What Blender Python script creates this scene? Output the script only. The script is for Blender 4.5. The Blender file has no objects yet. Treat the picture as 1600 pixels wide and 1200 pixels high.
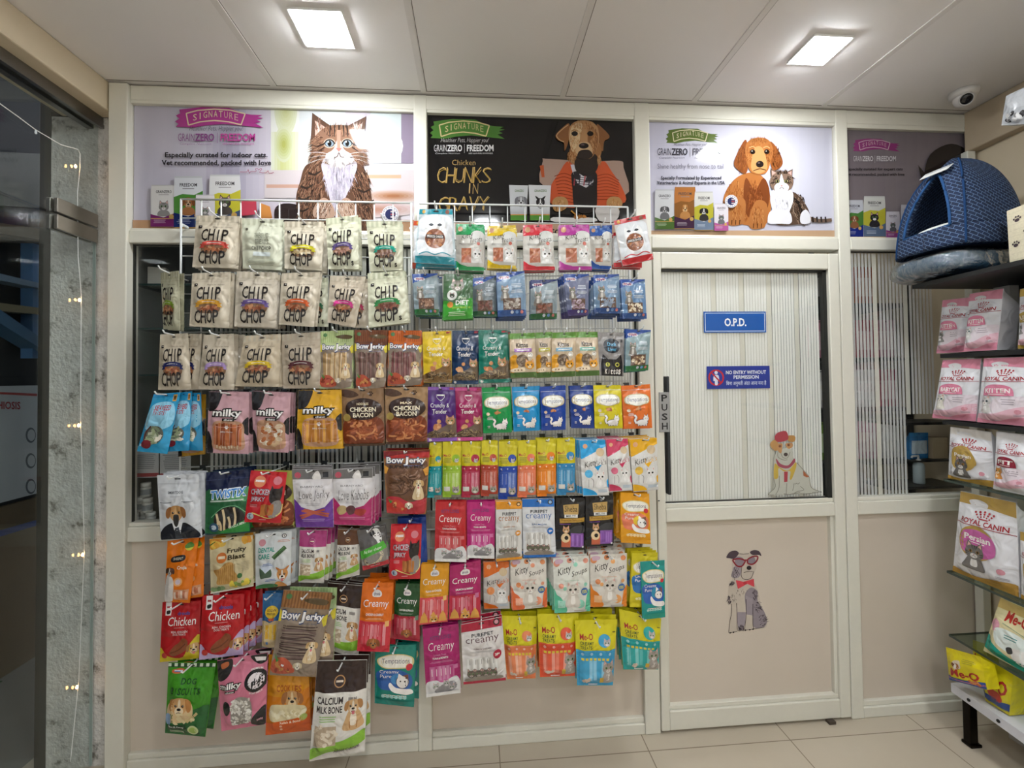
import bpy, bmesh, math, random
from mathutils import Vector, Matrix
from mathutils.geometry import tessellate_polygon

# ---------------------------------------------------------------- camera
scn = bpy.context.scene
COL = scn.collection
FPX, CU, CV = 720.0, 800.0, 574.5
CAM = Vector((0.0, -1.905, 1.48))
YAW, PIT, ROL = math.radians(4.5), math.radians(1.25), 0.0124
_h = Vector((math.cos(YAW), -math.sin(YAW), 0)); _fh = Vector((math.sin(YAW), math.cos(YAW), 0))
FWD = _fh*math.cos(PIT) + Vector((0, 0, 1))*math.sin(PIT)
_u = _h.cross(FWD)
RGT = _h*math.cos(ROL) - _u*math.sin(ROL); UPV = _h*math.sin(ROL) + _u*math.cos(ROL)
cd = bpy.data.cameras.new('camera'); cam = bpy.data.objects.new('camera', cd); COL.objects.link(cam)
cd.sensor_width = 36; cd.lens = FPX/1600*36; cd.shift_y = -(600-CV)/1600; cd.clip_start = .02
cam.matrix_world = Matrix(((RGT.x, UPV.x, -FWD.x, CAM.x), (RGT.y, UPV.y, -FWD.y, CAM.y), (RGT.z, UPV.z, -FWD.z, CAM.z), (0, 0, 0, 1)))
scn.camera = cam

# ---------------------------------------------------------------- world, light, exposure
scn.view_settings.view_transform = 'Standard'; scn.view_settings.look = 'None'
scn.view_settings.gamma = 1; scn.view_settings.use_curve_mapping = False
scn.view_settings.exposure = 0.70
W = bpy.data.worlds.new('world'); scn.world = W; W.use_nodes = True
W.node_tree.nodes['Background'].inputs[0].default_value = (.6, .66, .76, 1)
W.node_tree.nodes['Background'].inputs[1].default_value = 0.7
LED_STRENGTH = 100.0          # shop ceiling panels
BACK_STRENGTH = 2.6          # panel in the room behind the partition
CEIL = 2.65
# two LED panels in view; unseen panels behind the camera are added as fill
LEDS = [(-.494, -.357, .15), (1.245, -.363, .128)]+[(x, y, .15) for y in (-1.55, -2.75, -3.7) for x in (.09, 1.245)]

def at(u, v, ax, val):
    """photo pixel (1600x1200) seen on the plane where coordinate ax equals val"""
    d = FWD + RGT*((u-CU)/FPX) - UPV*((v-CV)/FPX)
    return CAM + d*((val-CAM[ax])/d[ax])

# ---------------------------------------------------------------- materials
def lin(h):
    if isinstance(h, (tuple, list)): return tuple(h)[:3]
    h = h.lstrip('#')
    if len(h) == 3: h = ''.join(c*2 for c in h)
    r = [int(h[i:i+2], 16)/255 for i in (0, 2, 4)]
    return tuple(c/12.92 if c <= .04045 else ((c+.055)/1.055)**2.4 for c in r)
_M = {}
GAIN = .95
def mat(h, kind='ink'):
    key = (h, kind)
    if key in _M: return _M[key]
    m = bpy.data.materials.new(kind+'_'+str(h)); m.use_nodes = True; _M[key] = m
    nt = m.node_tree; N = nt.nodes; L = nt.links; b = N['Principled BSDF']
    c = tuple(min(.92, x*(GAIN if kind != 'gloss' else .74)) for x in lin(h))
    rough, metal, scale, bump, var, spec, coat = {
        'ink':   (.36, 0, 60, .0010, .05, .5, 0), 'foil': (.23, 0, 15, .013, .05, .55, 0), 'paper': (.6, 0, 90, .0005, .05, .4, 0),
        'gloss': (.075, 0, 3, .0004, .015, .6, 0), 'metal': (.3, 1, 90, .0002, .05, .5, 0), 'coat': (.32, 0, 45, .0003, .03, .5, 0),
        'wall':  (.55, 0, 35, .0004, .04, .35, 0), 'plastic': (.35, 0, 60, .0003, .04, .5, 0), 'fabric': (.9, 0, 160, .0012, .15, .2, 0),
        'matte': (.85, 0, 40, .0006, .08, .25, 0), 'dark': (.5, 0, 40, .0005, .1, .4, 0)}[kind]
    b.inputs['Roughness'].default_value = rough; b.inputs['Metallic'].default_value = metal
    b.inputs['Specular IOR Level'].default_value = spec
    tc = N.new('ShaderNodeTexCoord'); nz = N.new('ShaderNodeTexNoise'); nz.inputs['Scale'].default_value = scale; nz.inputs['Detail'].default_value = 3 if kind != 'foil' else 1.2; nz.inputs['Distortion'].default_value = 0 if kind != 'foil' else 1.6
    L.new(tc.outputs['Object'], nz.inputs['Vector'])
    mx = N.new('ShaderNodeMix'); mx.data_type = 'RGBA'
    mx.inputs[6].default_value = (*[x*(1-var) for x in c], 1); mx.inputs[7].default_value = (*[min(.95, x*(1+var)) for x in c], 1)
    L.new(nz.outputs['Fac'], mx.inputs[0]); L.new(mx.outputs[2], b.inputs['Base Color'])
    bp = N.new('ShaderNodeBump'); bp.inputs['Distance'].default_value = bump; bp.inputs['Strength'].default_value = .8
    L.new(nz.outputs['Fac'], bp.inputs['Height']); L.new(bp.outputs['Normal'], b.inputs['Normal'])
    return m
def glass_mat(name, tint=(.93, .97, .95), refl=1.0, rough=0.0):
    m = bpy.data.materials.new(name); m.use_nodes = True; nt = m.node_tree; N = nt.nodes; L = nt.links
    for n in list(N): N.remove(n)
    out = N.new('ShaderNodeOutputMaterial'); mx = N.new('ShaderNodeMixShader'); fr = N.new('ShaderNodeFresnel'); ge = N.new('ShaderNodeNewGeometry'); ma = N.new('ShaderNodeMath'); ma.operation = 'MULTIPLY_ADD'; ma.inputs[1].default_value = 1/1.5-1.5; ma.inputs[2].default_value = 1.5
    L.new(ge.outputs['Backfacing'], ma.inputs[0]); L.new(ma.outputs[0], fr.inputs[0])
    t = N.new('ShaderNodeBsdfTransparent'); t.inputs[0].default_value = (*tint, 1); g = N.new('ShaderNodeBsdfGlossy'); g.inputs['Roughness'].default_value = rough
    mu = N.new('ShaderNodeMath'); mu.operation = 'MULTIPLY'; mu.inputs[1].default_value = refl
    L.new(fr.outputs[0], mu.inputs[0]); L.new(mu.outputs[0], mx.inputs[0]); L.new(t.outputs[0], mx.inputs[1]); L.new(g.outputs[0], mx.inputs[2]); L.new(mx.outputs[0], out.inputs[0])
    return m
def film_mat(name, col, alpha):
    """frosted vinyl: part see-through, part white scatter (front and back)"""
    m = bpy.data.materials.new(name); m.use_nodes = True; nt = m.node_tree; N = nt.nodes; L = nt.links
    for n in list(N): N.remove(n)
    out = N.new('ShaderNodeOutputMaterial'); mx = N.new('ShaderNodeMixShader'); mx.inputs[0].default_value = alpha
    t = N.new('ShaderNodeBsdfTransparent'); t.inputs[0].default_value = (.95, .95, .95, 1)
    a = N.new('ShaderNodeAddShader'); d = N.new('ShaderNodeBsdfDiffuse'); tr = N.new('ShaderNodeBsdfTranslucent')
    nz = N.new('ShaderNodeTexNoise'); nz.inputs['Scale'].default_value = 12; rp = N.new('ShaderNodeValToRGB')
    rp.color_ramp.elements[0].color = (*[x*.85 for x in col], 1); rp.color_ramp.elements[1].color = (*col, 1)
    tc = N.new('ShaderNodeTexCoord'); L.new(tc.outputs['Object'], nz.inputs['Vector']); L.new(nz.outputs['Fac'], rp.inputs[0]); L.new(rp.outputs[0], d.inputs[0])
    tr.inputs[0].default_value = (*[x*.55 for x in col], 1)
    L.new(d.outputs[0], a.inputs[0]); L.new(tr.outputs[0], a.inputs[1]); L.new(t.outputs[0], mx.inputs[1]); L.new(a.outputs[0], mx.inputs[2]); L.new(mx.outputs[0], out.inputs[0])
    return m
def emit_mat(name, col, s):
    m = bpy.data.materials.new(name); m.use_nodes = True; N = m.node_tree.nodes; b = N['Principled BSDF']
    b.inputs['Base Color'].default_value = (*col, 1); b.inputs['Emission Color'].default_value = (*col, 1); b.inputs['Emission Strength'].default_value = s
    return m
def noise_mat(name, cols, scale, rough=.6, bump=.002, detail=6, stretch=(1, 1, 1), bscale=None):
    """colour ramp over noise, with a bump: plaster, stone, tile"""
    m = bpy.data.materials.new(name); m.use_nodes = True; nt = m.node_tree; N = nt.nodes; L = nt.links; b = N['Principled BSDF']
    b.inputs['Roughness'].default_value = rough
    tc = N.new('ShaderNodeTexCoord'); mp = N.new('ShaderNodeMapping'); mp.inputs['Scale'].default_value = stretch
    nz = N.new('ShaderNodeTexNoise'); nz.inputs['Scale'].default_value = scale; nz.inputs['Detail'].default_value = detail; nz.inputs['Roughness'].default_value = .65
    rp = N.new('ShaderNodeValToRGB'); e = rp.color_ramp.elements
    while len(e) < len(cols): e.new(.5)
    for i, (p, c) in enumerate(cols): e[i].position = p; e[i].color = (*lin(c), 1)
    L.new(tc.outputs['Object'], mp.inputs[0]); L.new(mp.outputs[0], nz.inputs['Vector']); L.new(nz.outputs['Fac'], rp.inputs[0]); L.new(rp.outputs[0], b.inputs['Base Color'])
    n2 = N.new('ShaderNodeTexNoise'); n2.inputs['Scale'].default_value = bscale or scale*2; n2.inputs['Detail'].default_value = 4; L.new(tc.outputs['Object'], n2.inputs['Vector'])
    bp = N.new('ShaderNodeBump'); bp.inputs['Distance'].default_value = bump; L.new(n2.outputs['Fac'], bp.inputs['Height']); L.new(bp.outputs['Normal'], b.inputs['Normal'])
    return m

# ---------------------------------------------------------------- object helpers
def link(o, parent=None):
    COL.objects.link(o)
    if parent: o.parent = parent
    return o
def tag(o, label=None, cat=None, group=None, kind=None):
    if label: o['label'] = label
    if cat: o['category'] = cat
    if group: o['group'] = group
    if kind: o['kind'] = kind
    return o
def empty(name, loc=(0, 0, 0), parent=None):
    o = bpy.data.objects.new(name, None); o.location = loc; o.empty_display_size = .02
    return link(o, parent)
def mesh(name, vs, fs, mats, parent=None, mi=None, smooth=False, loc=None):
    me = bpy.data.meshes.new(name); me.from_pydata([tuple(v) for v in vs], [], fs); me.update()
    for m in (mats if isinstance(mats, (list, tuple)) else [mats]): me.materials.append(m)
    if mi: me.polygons.foreach_set('material_index', mi)
    if smooth: me.polygons.foreach_set('use_smooth', [True]*len(fs))
    o = bpy.data.objects.new(name, me)
    if loc is not None: o.location = loc
    return link(o, parent)
class MB:
    def __init__(s): s.v = []; s.f = []; s.mi = []; s.sm = []
    def add(s, v, f, m=0):
        k = len(s.v); s.v += [Vector(x) for x in v]; s.f += [tuple(i+k for i in g) for g in f]; s.mi += [m]*len(f); return s
    def box(s, a, b, m=0, M=None):
        x0, y0, z0 = a; x1, y1, z1 = b
        v = [Vector(p) for p in ((x0, y0, z0), (x1, y0, z0), (x1, y1, z0), (x0, y1, z0), (x0, y0, z1), (x1, y0, z1), (x1, y1, z1), (x0, y1, z1))]
        if M: v = [M @ p for p in v]
        return s.add(v, [(0, 3, 2, 1), (4, 5, 6, 7), (0, 1, 5, 4), (1, 2, 6, 5), (2, 3, 7, 6), (3, 0, 4, 7)], m)
    def tube(s, pts, r, n=6, m=0, cap=True):
        pts = [Vector(p) for p in pts]; rings = []
        for i, p in enumerate(pts):
            t = (pts[min(i+1, len(pts)-1)]-pts[max(i-1, 0)]).normalized()
            a = t.cross(Vector((0, 0, 1)) if abs(t.z) < .9 else Vector((1, 0, 0))).normalized(); b = t.cross(a)
            rr = r[i] if isinstance(r, (list, tuple)) else r
            rings.append([p+(a*math.cos(2*math.pi*j/n)+b*math.sin(2*math.pi*j/n))*rr for j in range(n)])
        v = [q for g in rings for q in g]; f = [(i*n+j, i*n+(j+1) % n, (i+1)*n+(j+1) % n, (i+1)*n+j) for i in range(len(pts)-1) for j in range(n)]
        if cap: f += [tuple(range(n-1, -1, -1)), tuple((len(pts)-1)*n+j for j in range(n))]
        return s.add(v, f, m)
    def lathe(s, prof, n=16, c=(0, 0, 0), m=0, M=None):
        c = Vector(c); v = []
        for r, z in prof:
            for j in range(n):
                p = Vector((r*math.cos(2*math.pi*j/n), r*math.sin(2*math.pi*j/n), z))
                v.append(c+(M @ p if M else p))
        f = [(i*n+j, i*n+(j+1) % n, (i+1)*n+(j+1) % n, (i+1)*n+j) for i in range(len(prof)-1) for j in range(n)]
        f += [tuple(range(n-1, -1, -1)), tuple((len(prof)-1)*n+j for j in range(n))]
        return s.add(v, f, m)
    def build(s, name, mats, parent=None, smooth=False, bevel=0, loc=None):
        v = s.v if loc is None else [p-Vector(loc) for p in s.v]
        o = mesh(name, v, s.f, mats, parent, s.mi, smooth, loc)
        if bevel:
            b = o.modifiers.new('bevel', 'BEVEL'); b.width = bevel; b.segments = 2; b.limit_method = 'ANGLE'
        return o
def boxo(name, a, b, m, parent=None, bevel=0): return MB().box(a, b).build(name, m, parent, bevel=bevel)
def copy_tree(o, parent=None):
    c = o.copy(); COL.objects.link(c)
    if parent: c.parent = parent
    for ch in o.children: copy_tree(ch, c)
    return c

# ---------------------------------------------------------------- flat artwork (printed matter) as thin coloured shapes on a surface
_TX = {}
def text_mesh(s, bold=0):
    if (s, bold) not in _TX:
        c = bpy.data.curves.new('lettering', 'FONT'); c.body = s; c.resolution_u = 2; c.offset = bold; c.fill_mode = 'FRONT'
        c.space_line = .85; c.align_x = 'CENTER'
        o = bpy.data.objects.new('lettering', c); m = o.to_mesh()
        v = [(p.co.x, p.co.y) for p in m.vertices]; t = []
        for p in m.polygons:
            q = list(p.vertices)
            for i in range(1, len(q)-1): t.append((q[0], q[i], q[i+1]))
        o.to_mesh_clear(); bpy.data.objects.remove(o); bpy.data.curves.remove(c)
        xs = [a for a, b in v] or [0, 1]; ys = [b for a, b in v] or [0, 1]
        x0, x1, y0, y1 = min(xs), max(xs), min(ys), max(ys)
        v = [((a-x0)/max(x1-x0, 1e-6), 1-(b-y0)/max(y1-y0, 1e-6)) for a, b in v]
        _TX[(s, bold)] = (v, t)
    return _TX[(s, bold)]
def smooth_closed(p, n=5):
    out = []; k = len(p)
    for i in range(k):
        a, b, c, d = p[i-1], p[i], p[(i+1) % k], p[(i+2) % k]
        for j in range(n):
            t = j/n; out.append(tuple(.5*(2*b[q]+(c[q]-a[q])*t+(2*a[q]-5*b[q]+4*c[q]-d[q])*t*t+(3*b[q]-a[q]-3*c[q]+d[q])*t**3) for q in (0, 1)))
    return out
def smooth_open(p, n=5):
    if len(p) < 3: return list(p)
    e = [p[0]]+list(p)+[p[-1]]; out = []
    for i in range(1, len(e)-2):
        a, b, c, d = e[i-1], e[i], e[i+1], e[i+2]
        for j in range(n):
            t = j/n; out.append(tuple(.5*(2*b[q]+(c[q]-a[q])*t+(2*a[q]-5*b[q]+4*c[q]-d[q])*t*t+(3*b[q]-a[q]-3*c[q]+d[q])*t**3) for q in (0, 1)))
    return out+[tuple(p[-1])]
def clusters(v, f):
    """faces of one printed part grouped into patches that lie clearly apart"""
    par = list(range(len(v)))
    def find(i):
        while par[i] != i: par[i] = par[par[i]]; i = par[i]
        return i
    for t in f:
        a = find(t[0])
        for j in t[1:]: par[find(j)] = a
    box = {}
    for i, p in enumerate(v):
        b = box.setdefault(find(i), [list(p), list(p)])
        for q in range(3): b[0][q] = min(b[0][q], p[q]); b[1][q] = max(b[1][q], p[q])
    ks = list(box); gp = {k: k for k in ks}
    if len(ks) > 1500: return [range(len(f))]
    def g(i):
        while gp[i] != i: i = gp[i]
        return i
    for x in range(len(ks)):
        for y in range(x):
            A, B = box[ks[x]], box[ks[y]]; d = math.sqrt(sum(max(0, A[0][q]-B[1][q], B[0][q]-A[1][q])**2 for q in range(3)))
            big = max(max(A[1][q]-A[0][q] for q in range(3)), max(B[1][q]-B[0][q] for q in range(3)))
            if d <= max(.0195, .49*big): gp[g(ks[x])] = g(ks[y])
    out = {}
    for n, t in enumerate(f): out.setdefault(g(find(t[0])), []).append(n)
    return list(out.values())
class Art:
    """collects shapes in the design space (x, y down); place(x, y, lift) gives the 3D point"""
    def __init__(s, place, k=1.0, kind='ink', maxe=None, seed=1):
        s.place = place; s.k = k; s.kind = kind; s.maxe = maxe; s.parts = {}; s.order = 0; s.rnd = random.Random(seed)
    def tris(s, part, col, v, t, kind=None):
        s.order += 1
        if s.maxe: v = [(min(max(x, .004), .996), min(max(y, .004), .996)) for x, y in v]
        P = s.parts.setdefault(part, ([], [], [], []))
        m = mat(col, kind or s.kind) if not isinstance(col, bpy.types.Material) else col
        if m not in P[3]: P[3].append(m)
        mi = P[3].index(m); lift = (.00075 if s.maxe else .00035)+s.order*.00005
        if s.maxe:
            v = list(v); k = s.k; E2 = s.maxe**2; stack = list(t); t = []; mid = {}
            while stack:
                a, b, c = stack.pop()
                def d(i, j): return (v[i][0]-v[j][0])**2+((v[i][1]-v[j][1])/k)**2
                e = (d(a, b), d(b, c), d(c, a)); mx = max(e)
                if mx <= E2: t.append((a, b, c)); continue
                if e[1] == mx: a, b, c = b, c, a
                elif e[2] == mx: a, b, c = c, a, b
                q = (min(a, b), max(a, b))
                if q not in mid: mid[q] = len(v); v.append(((v[a][0]+v[b][0])/2, (v[a][1]+v[b][1])/2))
                n = mid[q]; stack += [(a, n, c), (n, b, c)]
        base = len(P[0]); P[0].extend(s.place(x, y, lift) for x, y in v)
        P[1].extend((a+base, b+base, c+base) for a, b, c in t); P[2].extend([mi]*len(t))
    def P(s, part, col, pts, kind=None):
        t = tessellate_polygon([[Vector((x, y, 0)) for x, y in pts]])
        s.tris(part, col, pts, [tuple(q) for q in t], kind)
    def B(s, part, col, pts, n=5, kind=None): s.P(part, col, smooth_closed(pts, n), kind)
    def R(s, part, col, x0, y0, x1, y1, kind=None): s.P(part, col, [(x0, y0), (x1, y0), (x1, y1), (x0, y1)], kind)
    def E(s, part, col, cx, cy, rx, ry=None, rot=0, n=20, kind=None):
        if ry is None: ry = rx*s.k
        c, q = math.cos(rot), math.sin(rot); o = []
        for i in range(n):
            a = 2*math.pi*i/n; x = rx*math.cos(a); y = ry/s.k*math.sin(a); o.append((cx+x*c-y*q, cy+(x*q+y*c)*s.k))
        s.P(part, col, o, kind)
    def S(s, part, col, pts, w, n=5, taper=0, kind=None):
        p = smooth_open(pts, n); k = s.k; v = []; t = []; N = len(p)
        for i in range(N):
            a = p[max(i-1, 0)]; b = p[min(i+1, N-1)]; dx = b[0]-a[0]; dy = (b[1]-a[1])/k; l = math.hypot(dx, dy) or 1
            ww = w/2*(1-taper*i/max(N-1, 1)); v += [(p[i][0]-dy/l*ww, p[i][1]+dx/l*ww*k), (p[i][0]+dy/l*ww, p[i][1]-dx/l*ww*k)]
            if i: t += [(2*i-2, 2*i-1, 2*i), (2*i-1, 2*i+1, 2*i)]
        s.tris(part, col, v, t, kind)
    def T(s, part, col, txt, x0, y0, x1, y1, bold=0, sh=0, arc=0, dy=0, kind=None, raw=None):
        v, t = text_mesh(txt, raw or min(bold, .026)); w = x1-x0; h = y1-y0; o = []
        for a, b in v:
            x = x0+a*w+sh*(1-b)*h/s.k; y = y0+b*h+dy*(a-.5)*w*s.k-arc*(1-(2*a-1)**2)*h; o.append((x, y))
        s.tris(part, col, o, t, kind)
    def fur(s, part, cols, spots, L, w, n):
        """short tapered strokes: spots = list of (x, y, rx, ry, dirx, diry)"""
        V = {}; r = s.rnd
        for x, y, rx, ry, dx, dy in spots:
            for i in range(n):
                a = r.random()*6.283; q = math.sqrt(r.random()); px = x+math.cos(a)*rx*q; py = y+math.sin(a)*ry*q
                ll = L*(.6+.8*r.random()); jx = dx+r.uniform(-.35, .35); jy = dy+r.uniform(-.35, .35); l = math.hypot(jx, jy) or 1; jx /= l; jy /= l
                v, t = V.setdefault(r.choice(cols), ([], [])); b = len(v)
                v += [(px-jy*w/2, py+jx*w/2), (px+jy*w/2, py-jx*w/2), (px+jx*ll, py+jy*ll*1.0)]; t.append((b, b+1, b+2))
        for c, (v, t) in V.items(): s.tris(part, c, v, t)
    def build(s, parent, origin=(0, 0, 0), names=None):
        o = Vector(origin); out = {}
        for part, (v, f, mi, ms) in s.parts.items():
            for sel in clusters(v, f):
                used = {}; F = [tuple(used.setdefault(i, len(used)) for i in f[k]) for k in sel]; V = [None]*len(used)
                for i, j in used.items(): V[j] = v[i]-o
                mm = sorted({mi[k] for k in sel}); mesh(part.split('#')[0], V, F, [ms[q] for q in mm], parent, [mm.index(mi[k]) for k in sel])
        return out

# ================================================================ the room
CREAM = '#dbd8cb'; PANEL = '#c9bfb0'
FR = mat(CREAM, 'coat'); PN = mat(PANEL, 'wall')
_tn = [0]
def trim(a, b, bevel=.004, m=None):
    _tn[0] += 1
    return tag(boxo('trim_%d' % _tn[0], a, b, m or FR, bevel=bevel), kind='structure')
LX, RX = -1.41, 2.26           # left and right wall faces
# floor: large tiles with thin joints
def tile_mat():
    m = noise_mat('floor_tiles', [(0, '#b3a794'), (1, '#c3b8a6')], 2.2, rough=.28, bump=.0006)
    nt = m.node_tree; N = nt.nodes; L = nt.links; b = N['Principled BSDF']; src = b.inputs['Base Color'].links[0].from_socket
    tc = N.new('ShaderNodeTexCoord'); mp = N.new('ShaderNodeMapping'); mp.inputs['Location'].default_value = (-.665, .10, 0)
    bk = N.new('ShaderNodeTexBrick'); bk.offset = 0; bk.inputs['Scale'].default_value = 1; bk.inputs['Brick Width'].default_value = .588; bk.inputs['Row Height'].default_value = .588
    bk.inputs['Mortar Size'].default_value = .0022; bk.inputs['Mortar Smooth'].default_value = .1; bk.inputs['Bias'].default_value = 0
    bk.inputs['Color1'].default_value = bk.inputs['Color2'].default_value = (1, 1, 1, 1); bk.inputs['Mortar'].default_value = (.42, .38, .33, 1)
    mx = N.new('ShaderNodeMix'); mx.data_type = 'RGBA'; mx.blend_type = 'MULTIPLY'; mx.inputs[0].default_value = 1
    L.new(tc.outputs['Object'], mp.inputs[0]); L.new(mp.outputs[0], bk.inputs[0]); L.new(src, mx.inputs[6]); L.new(bk.outputs[0], mx.inputs[7]); L.new(mx.outputs[2], b.inputs['Base Color'])
    return m
tag(boxo('floor', (-1.76, -4.2, -.1), (2.6, 2.2, 0), tile_mat()), kind='structure')
# ceiling: boards with narrow seams
def ceil_mat():
    m = noise_mat('ceiling_boards', [(0, '#e4e0de'), (1, '#ebe8e6')], 1.5, rough=.5, bump=.0003)
    return m
tag(boxo('ceiling', (-1.76, -4.2, CEIL), (2.6, 2.2, CEIL+.1), ceil_mat()), kind='structure')
SEAM = mat('#e2dedb', 'wall'); GAPM = mat('#6f6862', 'wall')
for i, x in enumerate((-.788, -.2, .372, .94, 1.525)):
    b = MB().box((x-.011, -4, CEIL-.0035), (x+.011, -.035, CEIL+.01)); b.box((x+.0125, -4, CEIL-.0006), (x+.0145, -.035, CEIL+.01), 1)
    tag(b.build('trim_%d' % (50+i), [SEAM, GAPM]), kind='structure')
for i, y in enumerate((-.035, -1.21, -2.4)):
    b = MB().box((LX, y-.0015, CEIL-.0008), (RX, y+.0015, CEIL+.01)); tag(b.build('trim_%d' % (60+i), GAPM), kind='structure')
trim((LX, -.012, 2.643), (RX, .0, CEIL-.001), .001, mat('#8d857c', 'wall'))
# left wall above and around the glass front, front wall behind the camera, right wall
WALLM = noise_mat('cream_wall', [(0, '#c9b99c'), (1, '#d3c5ab')], 3, rough=.55, bump=.0008)
b = MB().box((-1.62, -4.2, 2.535), (LX, .03, CEIL)); tag(b.build('wall_left', WALLM, bevel=.006), kind='structure')
tag(boxo('wall_front', (-1.76, -4.2, 0), (2.6, -4.1, CEIL), mat('#efece6', 'wall')), kind='structure')
mr = MB(); q = .055
mr.add([(RX-q, -1.2+0, 0), (RX, 0, 0), (RX+.1, 0, 0), (RX+.1, -1.2, 0), (RX-q, -1.2, CEIL), (RX, 0, CEIL), (RX+.1, 0, CEIL), (RX+.1, -1.2, CEIL)], [(0, 3, 2, 1), (4, 5, 6, 7), (0, 1, 5, 4), (1, 2, 6, 5), (2, 3, 7, 6), (3, 0, 4, 7)])
mr.box((RX-.06, -4.2, 0), (RX+.1, -1.2, CEIL)); mr.box((RX, 0, 0), (RX+.1, 2.2, CEIL))
tag(mr.build('wall_right', WALLM), kind='structure')
# cornice beam over the shelving on the right wall
b = MB(); b.box((RX-.05, -1.2, 2.47), (RX+.05, -.012, CEIL-.001)); tag(b.build('trim_70', mat('#bfae94', 'wall'), bevel=.006), kind='structure')

# partition: posts, rails, panels
Y0, Y1 = -.02, .035
trim((-1.405, Y0-.012, 0), (-1.336, Y1, 2.643))                 # end post
trim((-.243, Y0, 0), (-.189, Y1, 2.643))
trim((.682, Y0, 0), (.748, Y1, 2.643))
trim((1.59, Y0, 0), (1.645, Y1, 2.643))
trim((-1.336, Y0+.002, 2.584), (RX-.02, Y1, 2.643))             # head rail
trim((-1.336, Y0+.004, 2.573), (-.243, Y1, 2.585), .002); trim((-.189, Y0+.004, 2.573), (.682, Y1, 2.585), .002); trim((.748, Y0+.004, 2.573), (1.59, Y1, 2.585), .002); trim((1.645, Y0+.004, 2.566), (RX-.02, Y1, 2.585), .002)
for x0, x1 in ((-1.336, -.243), (-.189, .682), (.748, 1.59), (1.645, RX-.02)):
    trim((x0, Y0, 2.022), (x1, Y1, 2.072))                       # rail under the posters
    trim((x0, Y0+.008, 2.072), (x1, Y1, 2.082), .002)
for x0, x1 in ((-1.336, -.243), (-.189, .682), (1.645, RX-.02)):
    trim((x0, Y0, .868), (x1, Y1, .925)); trim((x0, Y0+.008, .925), (x1, Y1, .94), .003)
    trim((x0, Y0+.002, 0), (x1, Y1, .045)); trim((x0, Y0+.010, .045), (x1, Y1, .066), .003)
trim((-1.405, -.01, 0), (-1.41+.002, .06, 2.643), .002)
LP = noise_mat('laminate_panel', [(0, '#c4b8a9'), (1, '#cfc3b5')], 1.6, rough=.42, bump=.0002)
for x0, x1 in ((-1.336, -.243), (-.189, .682), (1.645, RX-.02)):
    tag(boxo('wall_back', (x0, .005, .06), (x1, .02, .87), LP), kind='structure')
for x0, x1 in ((-1.336, -.243), (-.189, .682), (.748, 1.59), (1.645, RX-.02)):
    tag(boxo('wall_back', (x0, .006, 2.08), (x1, .02, 2.59), LP), kind='structure')
# the corner strip between partition and right wall, seen above the shelving
trim((RX-.06, -.035, 0), (RX-.02, .0, 2.47))

# windows with striped vinyl film
GL = glass_mat('window_glass', (.975, .985, .98), 1.0); FILM = film_mat('striped_film', (.92, .91, .88), .82); FILMB = film_mat('plain_film', (.86, .83, .75), .74)
rs = random.Random(4)
def film(x0, x1, z0, z1, y, parent, pitch=.0128, w=.0098, per=9, dark=()):
    b = MB(); x = x0; i = 0
    while x < x1-w:
        big = i % per == per-1; ww = w if not big else w*1.9
        if not any(p <= i < q for p, q in dark):
            za, zb = z0, z1
            b.add([(x, y, za), (min(x+ww, x1), y, za), (min(x+ww, x1), y, zb), (x, y, zb)], [(0, 1, 2, 3)], 1 if big else 0)
        x += ww+(pitch-w)*(1 if not big else 1.6); i += 1
    return b.build('striped_film', [FILM, FILMB], parent)
def window(n, x0, x1, fx0, fx1, z0=.935, z1=2.024, split=None, **kw):
    w = tag(empty('window_%d' % n, (0, 0, 0)), kind='structure')
    boxo('glass_pane', (x0, .006, z0), (x1, .011, z1), GL, w)
    g = mat('#23241f', 'dark'); b = MB()
    for a, c in (((x0, .0035, z0), (x0+.006, .013, z1)), ((x1-.006, .0035, z0), (x1, .013, z1)), ((x0, .0035, z1-.006), (x1, .013, z1)), ((x0, .0035, z0), (x1, .013, z0+.004))): b.box(a, c)
    b.build('gasket', g, w)
    if split: film(fx0, split[0], z0+.006, split[1], .0135, w, **kw); film(fx0, fx1, split[1], z1-.008, .0135, w, **kw)
    elif fx1 > fx0: film(fx0, fx1, z0+.006, z1-.008, .0135, w, **kw)
    return w
window(1, -1.336, -.243, -1.05, -.25, pitch=.0175, w=.0105, per=11)
window(2, -.189, .682, -.185, .678)
FILM = film_mat('striped_film_sheer', (.78, .78, .78), .66)
window(3, 1.645, RX-.02, 1.655, 2.06, split=(1.925, 1.295), pitch=.0165, w=.0112, per=8)
FILM = film_mat('striped_film_door', (.92, .91, .88), .82)

# door
D = tag(empty('door_1'), kind='structure')
boxo('stile', (.75, Y0-.004, .012), (.786, .03, 2.004), FR, D, .004); boxo('stile', (1.536, Y0-.004, .012), (1.584, .03, 2.004), FR, D, .004)
boxo('top_rail', (.786, Y0-.003, 1.935), (1.536, .03, 2.004), FR, D, .004)
boxo('middle_rail', (.786, Y0-.003, .868), (1.536, .03, .925), FR, D, .004); boxo('glazing_bead', (.786, Y0+.006, .925), (1.536, .03, .942), FR, D, .003)
boxo('bottom_rail', (.786, Y0-.003, .012), (1.536, .03, .09), FR, D, .004); boxo('glazing_bead', (.786, Y0+.006, .09), (1.536, .03, .108), FR, D, .003)
boxo('glazing_bead', (1.520, Y0+.006, .108), (1.536, .03, .868), FR, D, .003); boxo('glazing_bead', (.786, Y0+.006, .108), (.792, .03, .868), FR, D, .002)
boxo('lower_panel', (.786, .005, .1), (1.536, .02, .87), LP, D)
boxo('glass_pane', (.786, .006, .94), (1.536, .011, 1.936), GL, D)
b = MB(); g = mat('#1d1e1c', 'dark')
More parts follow.
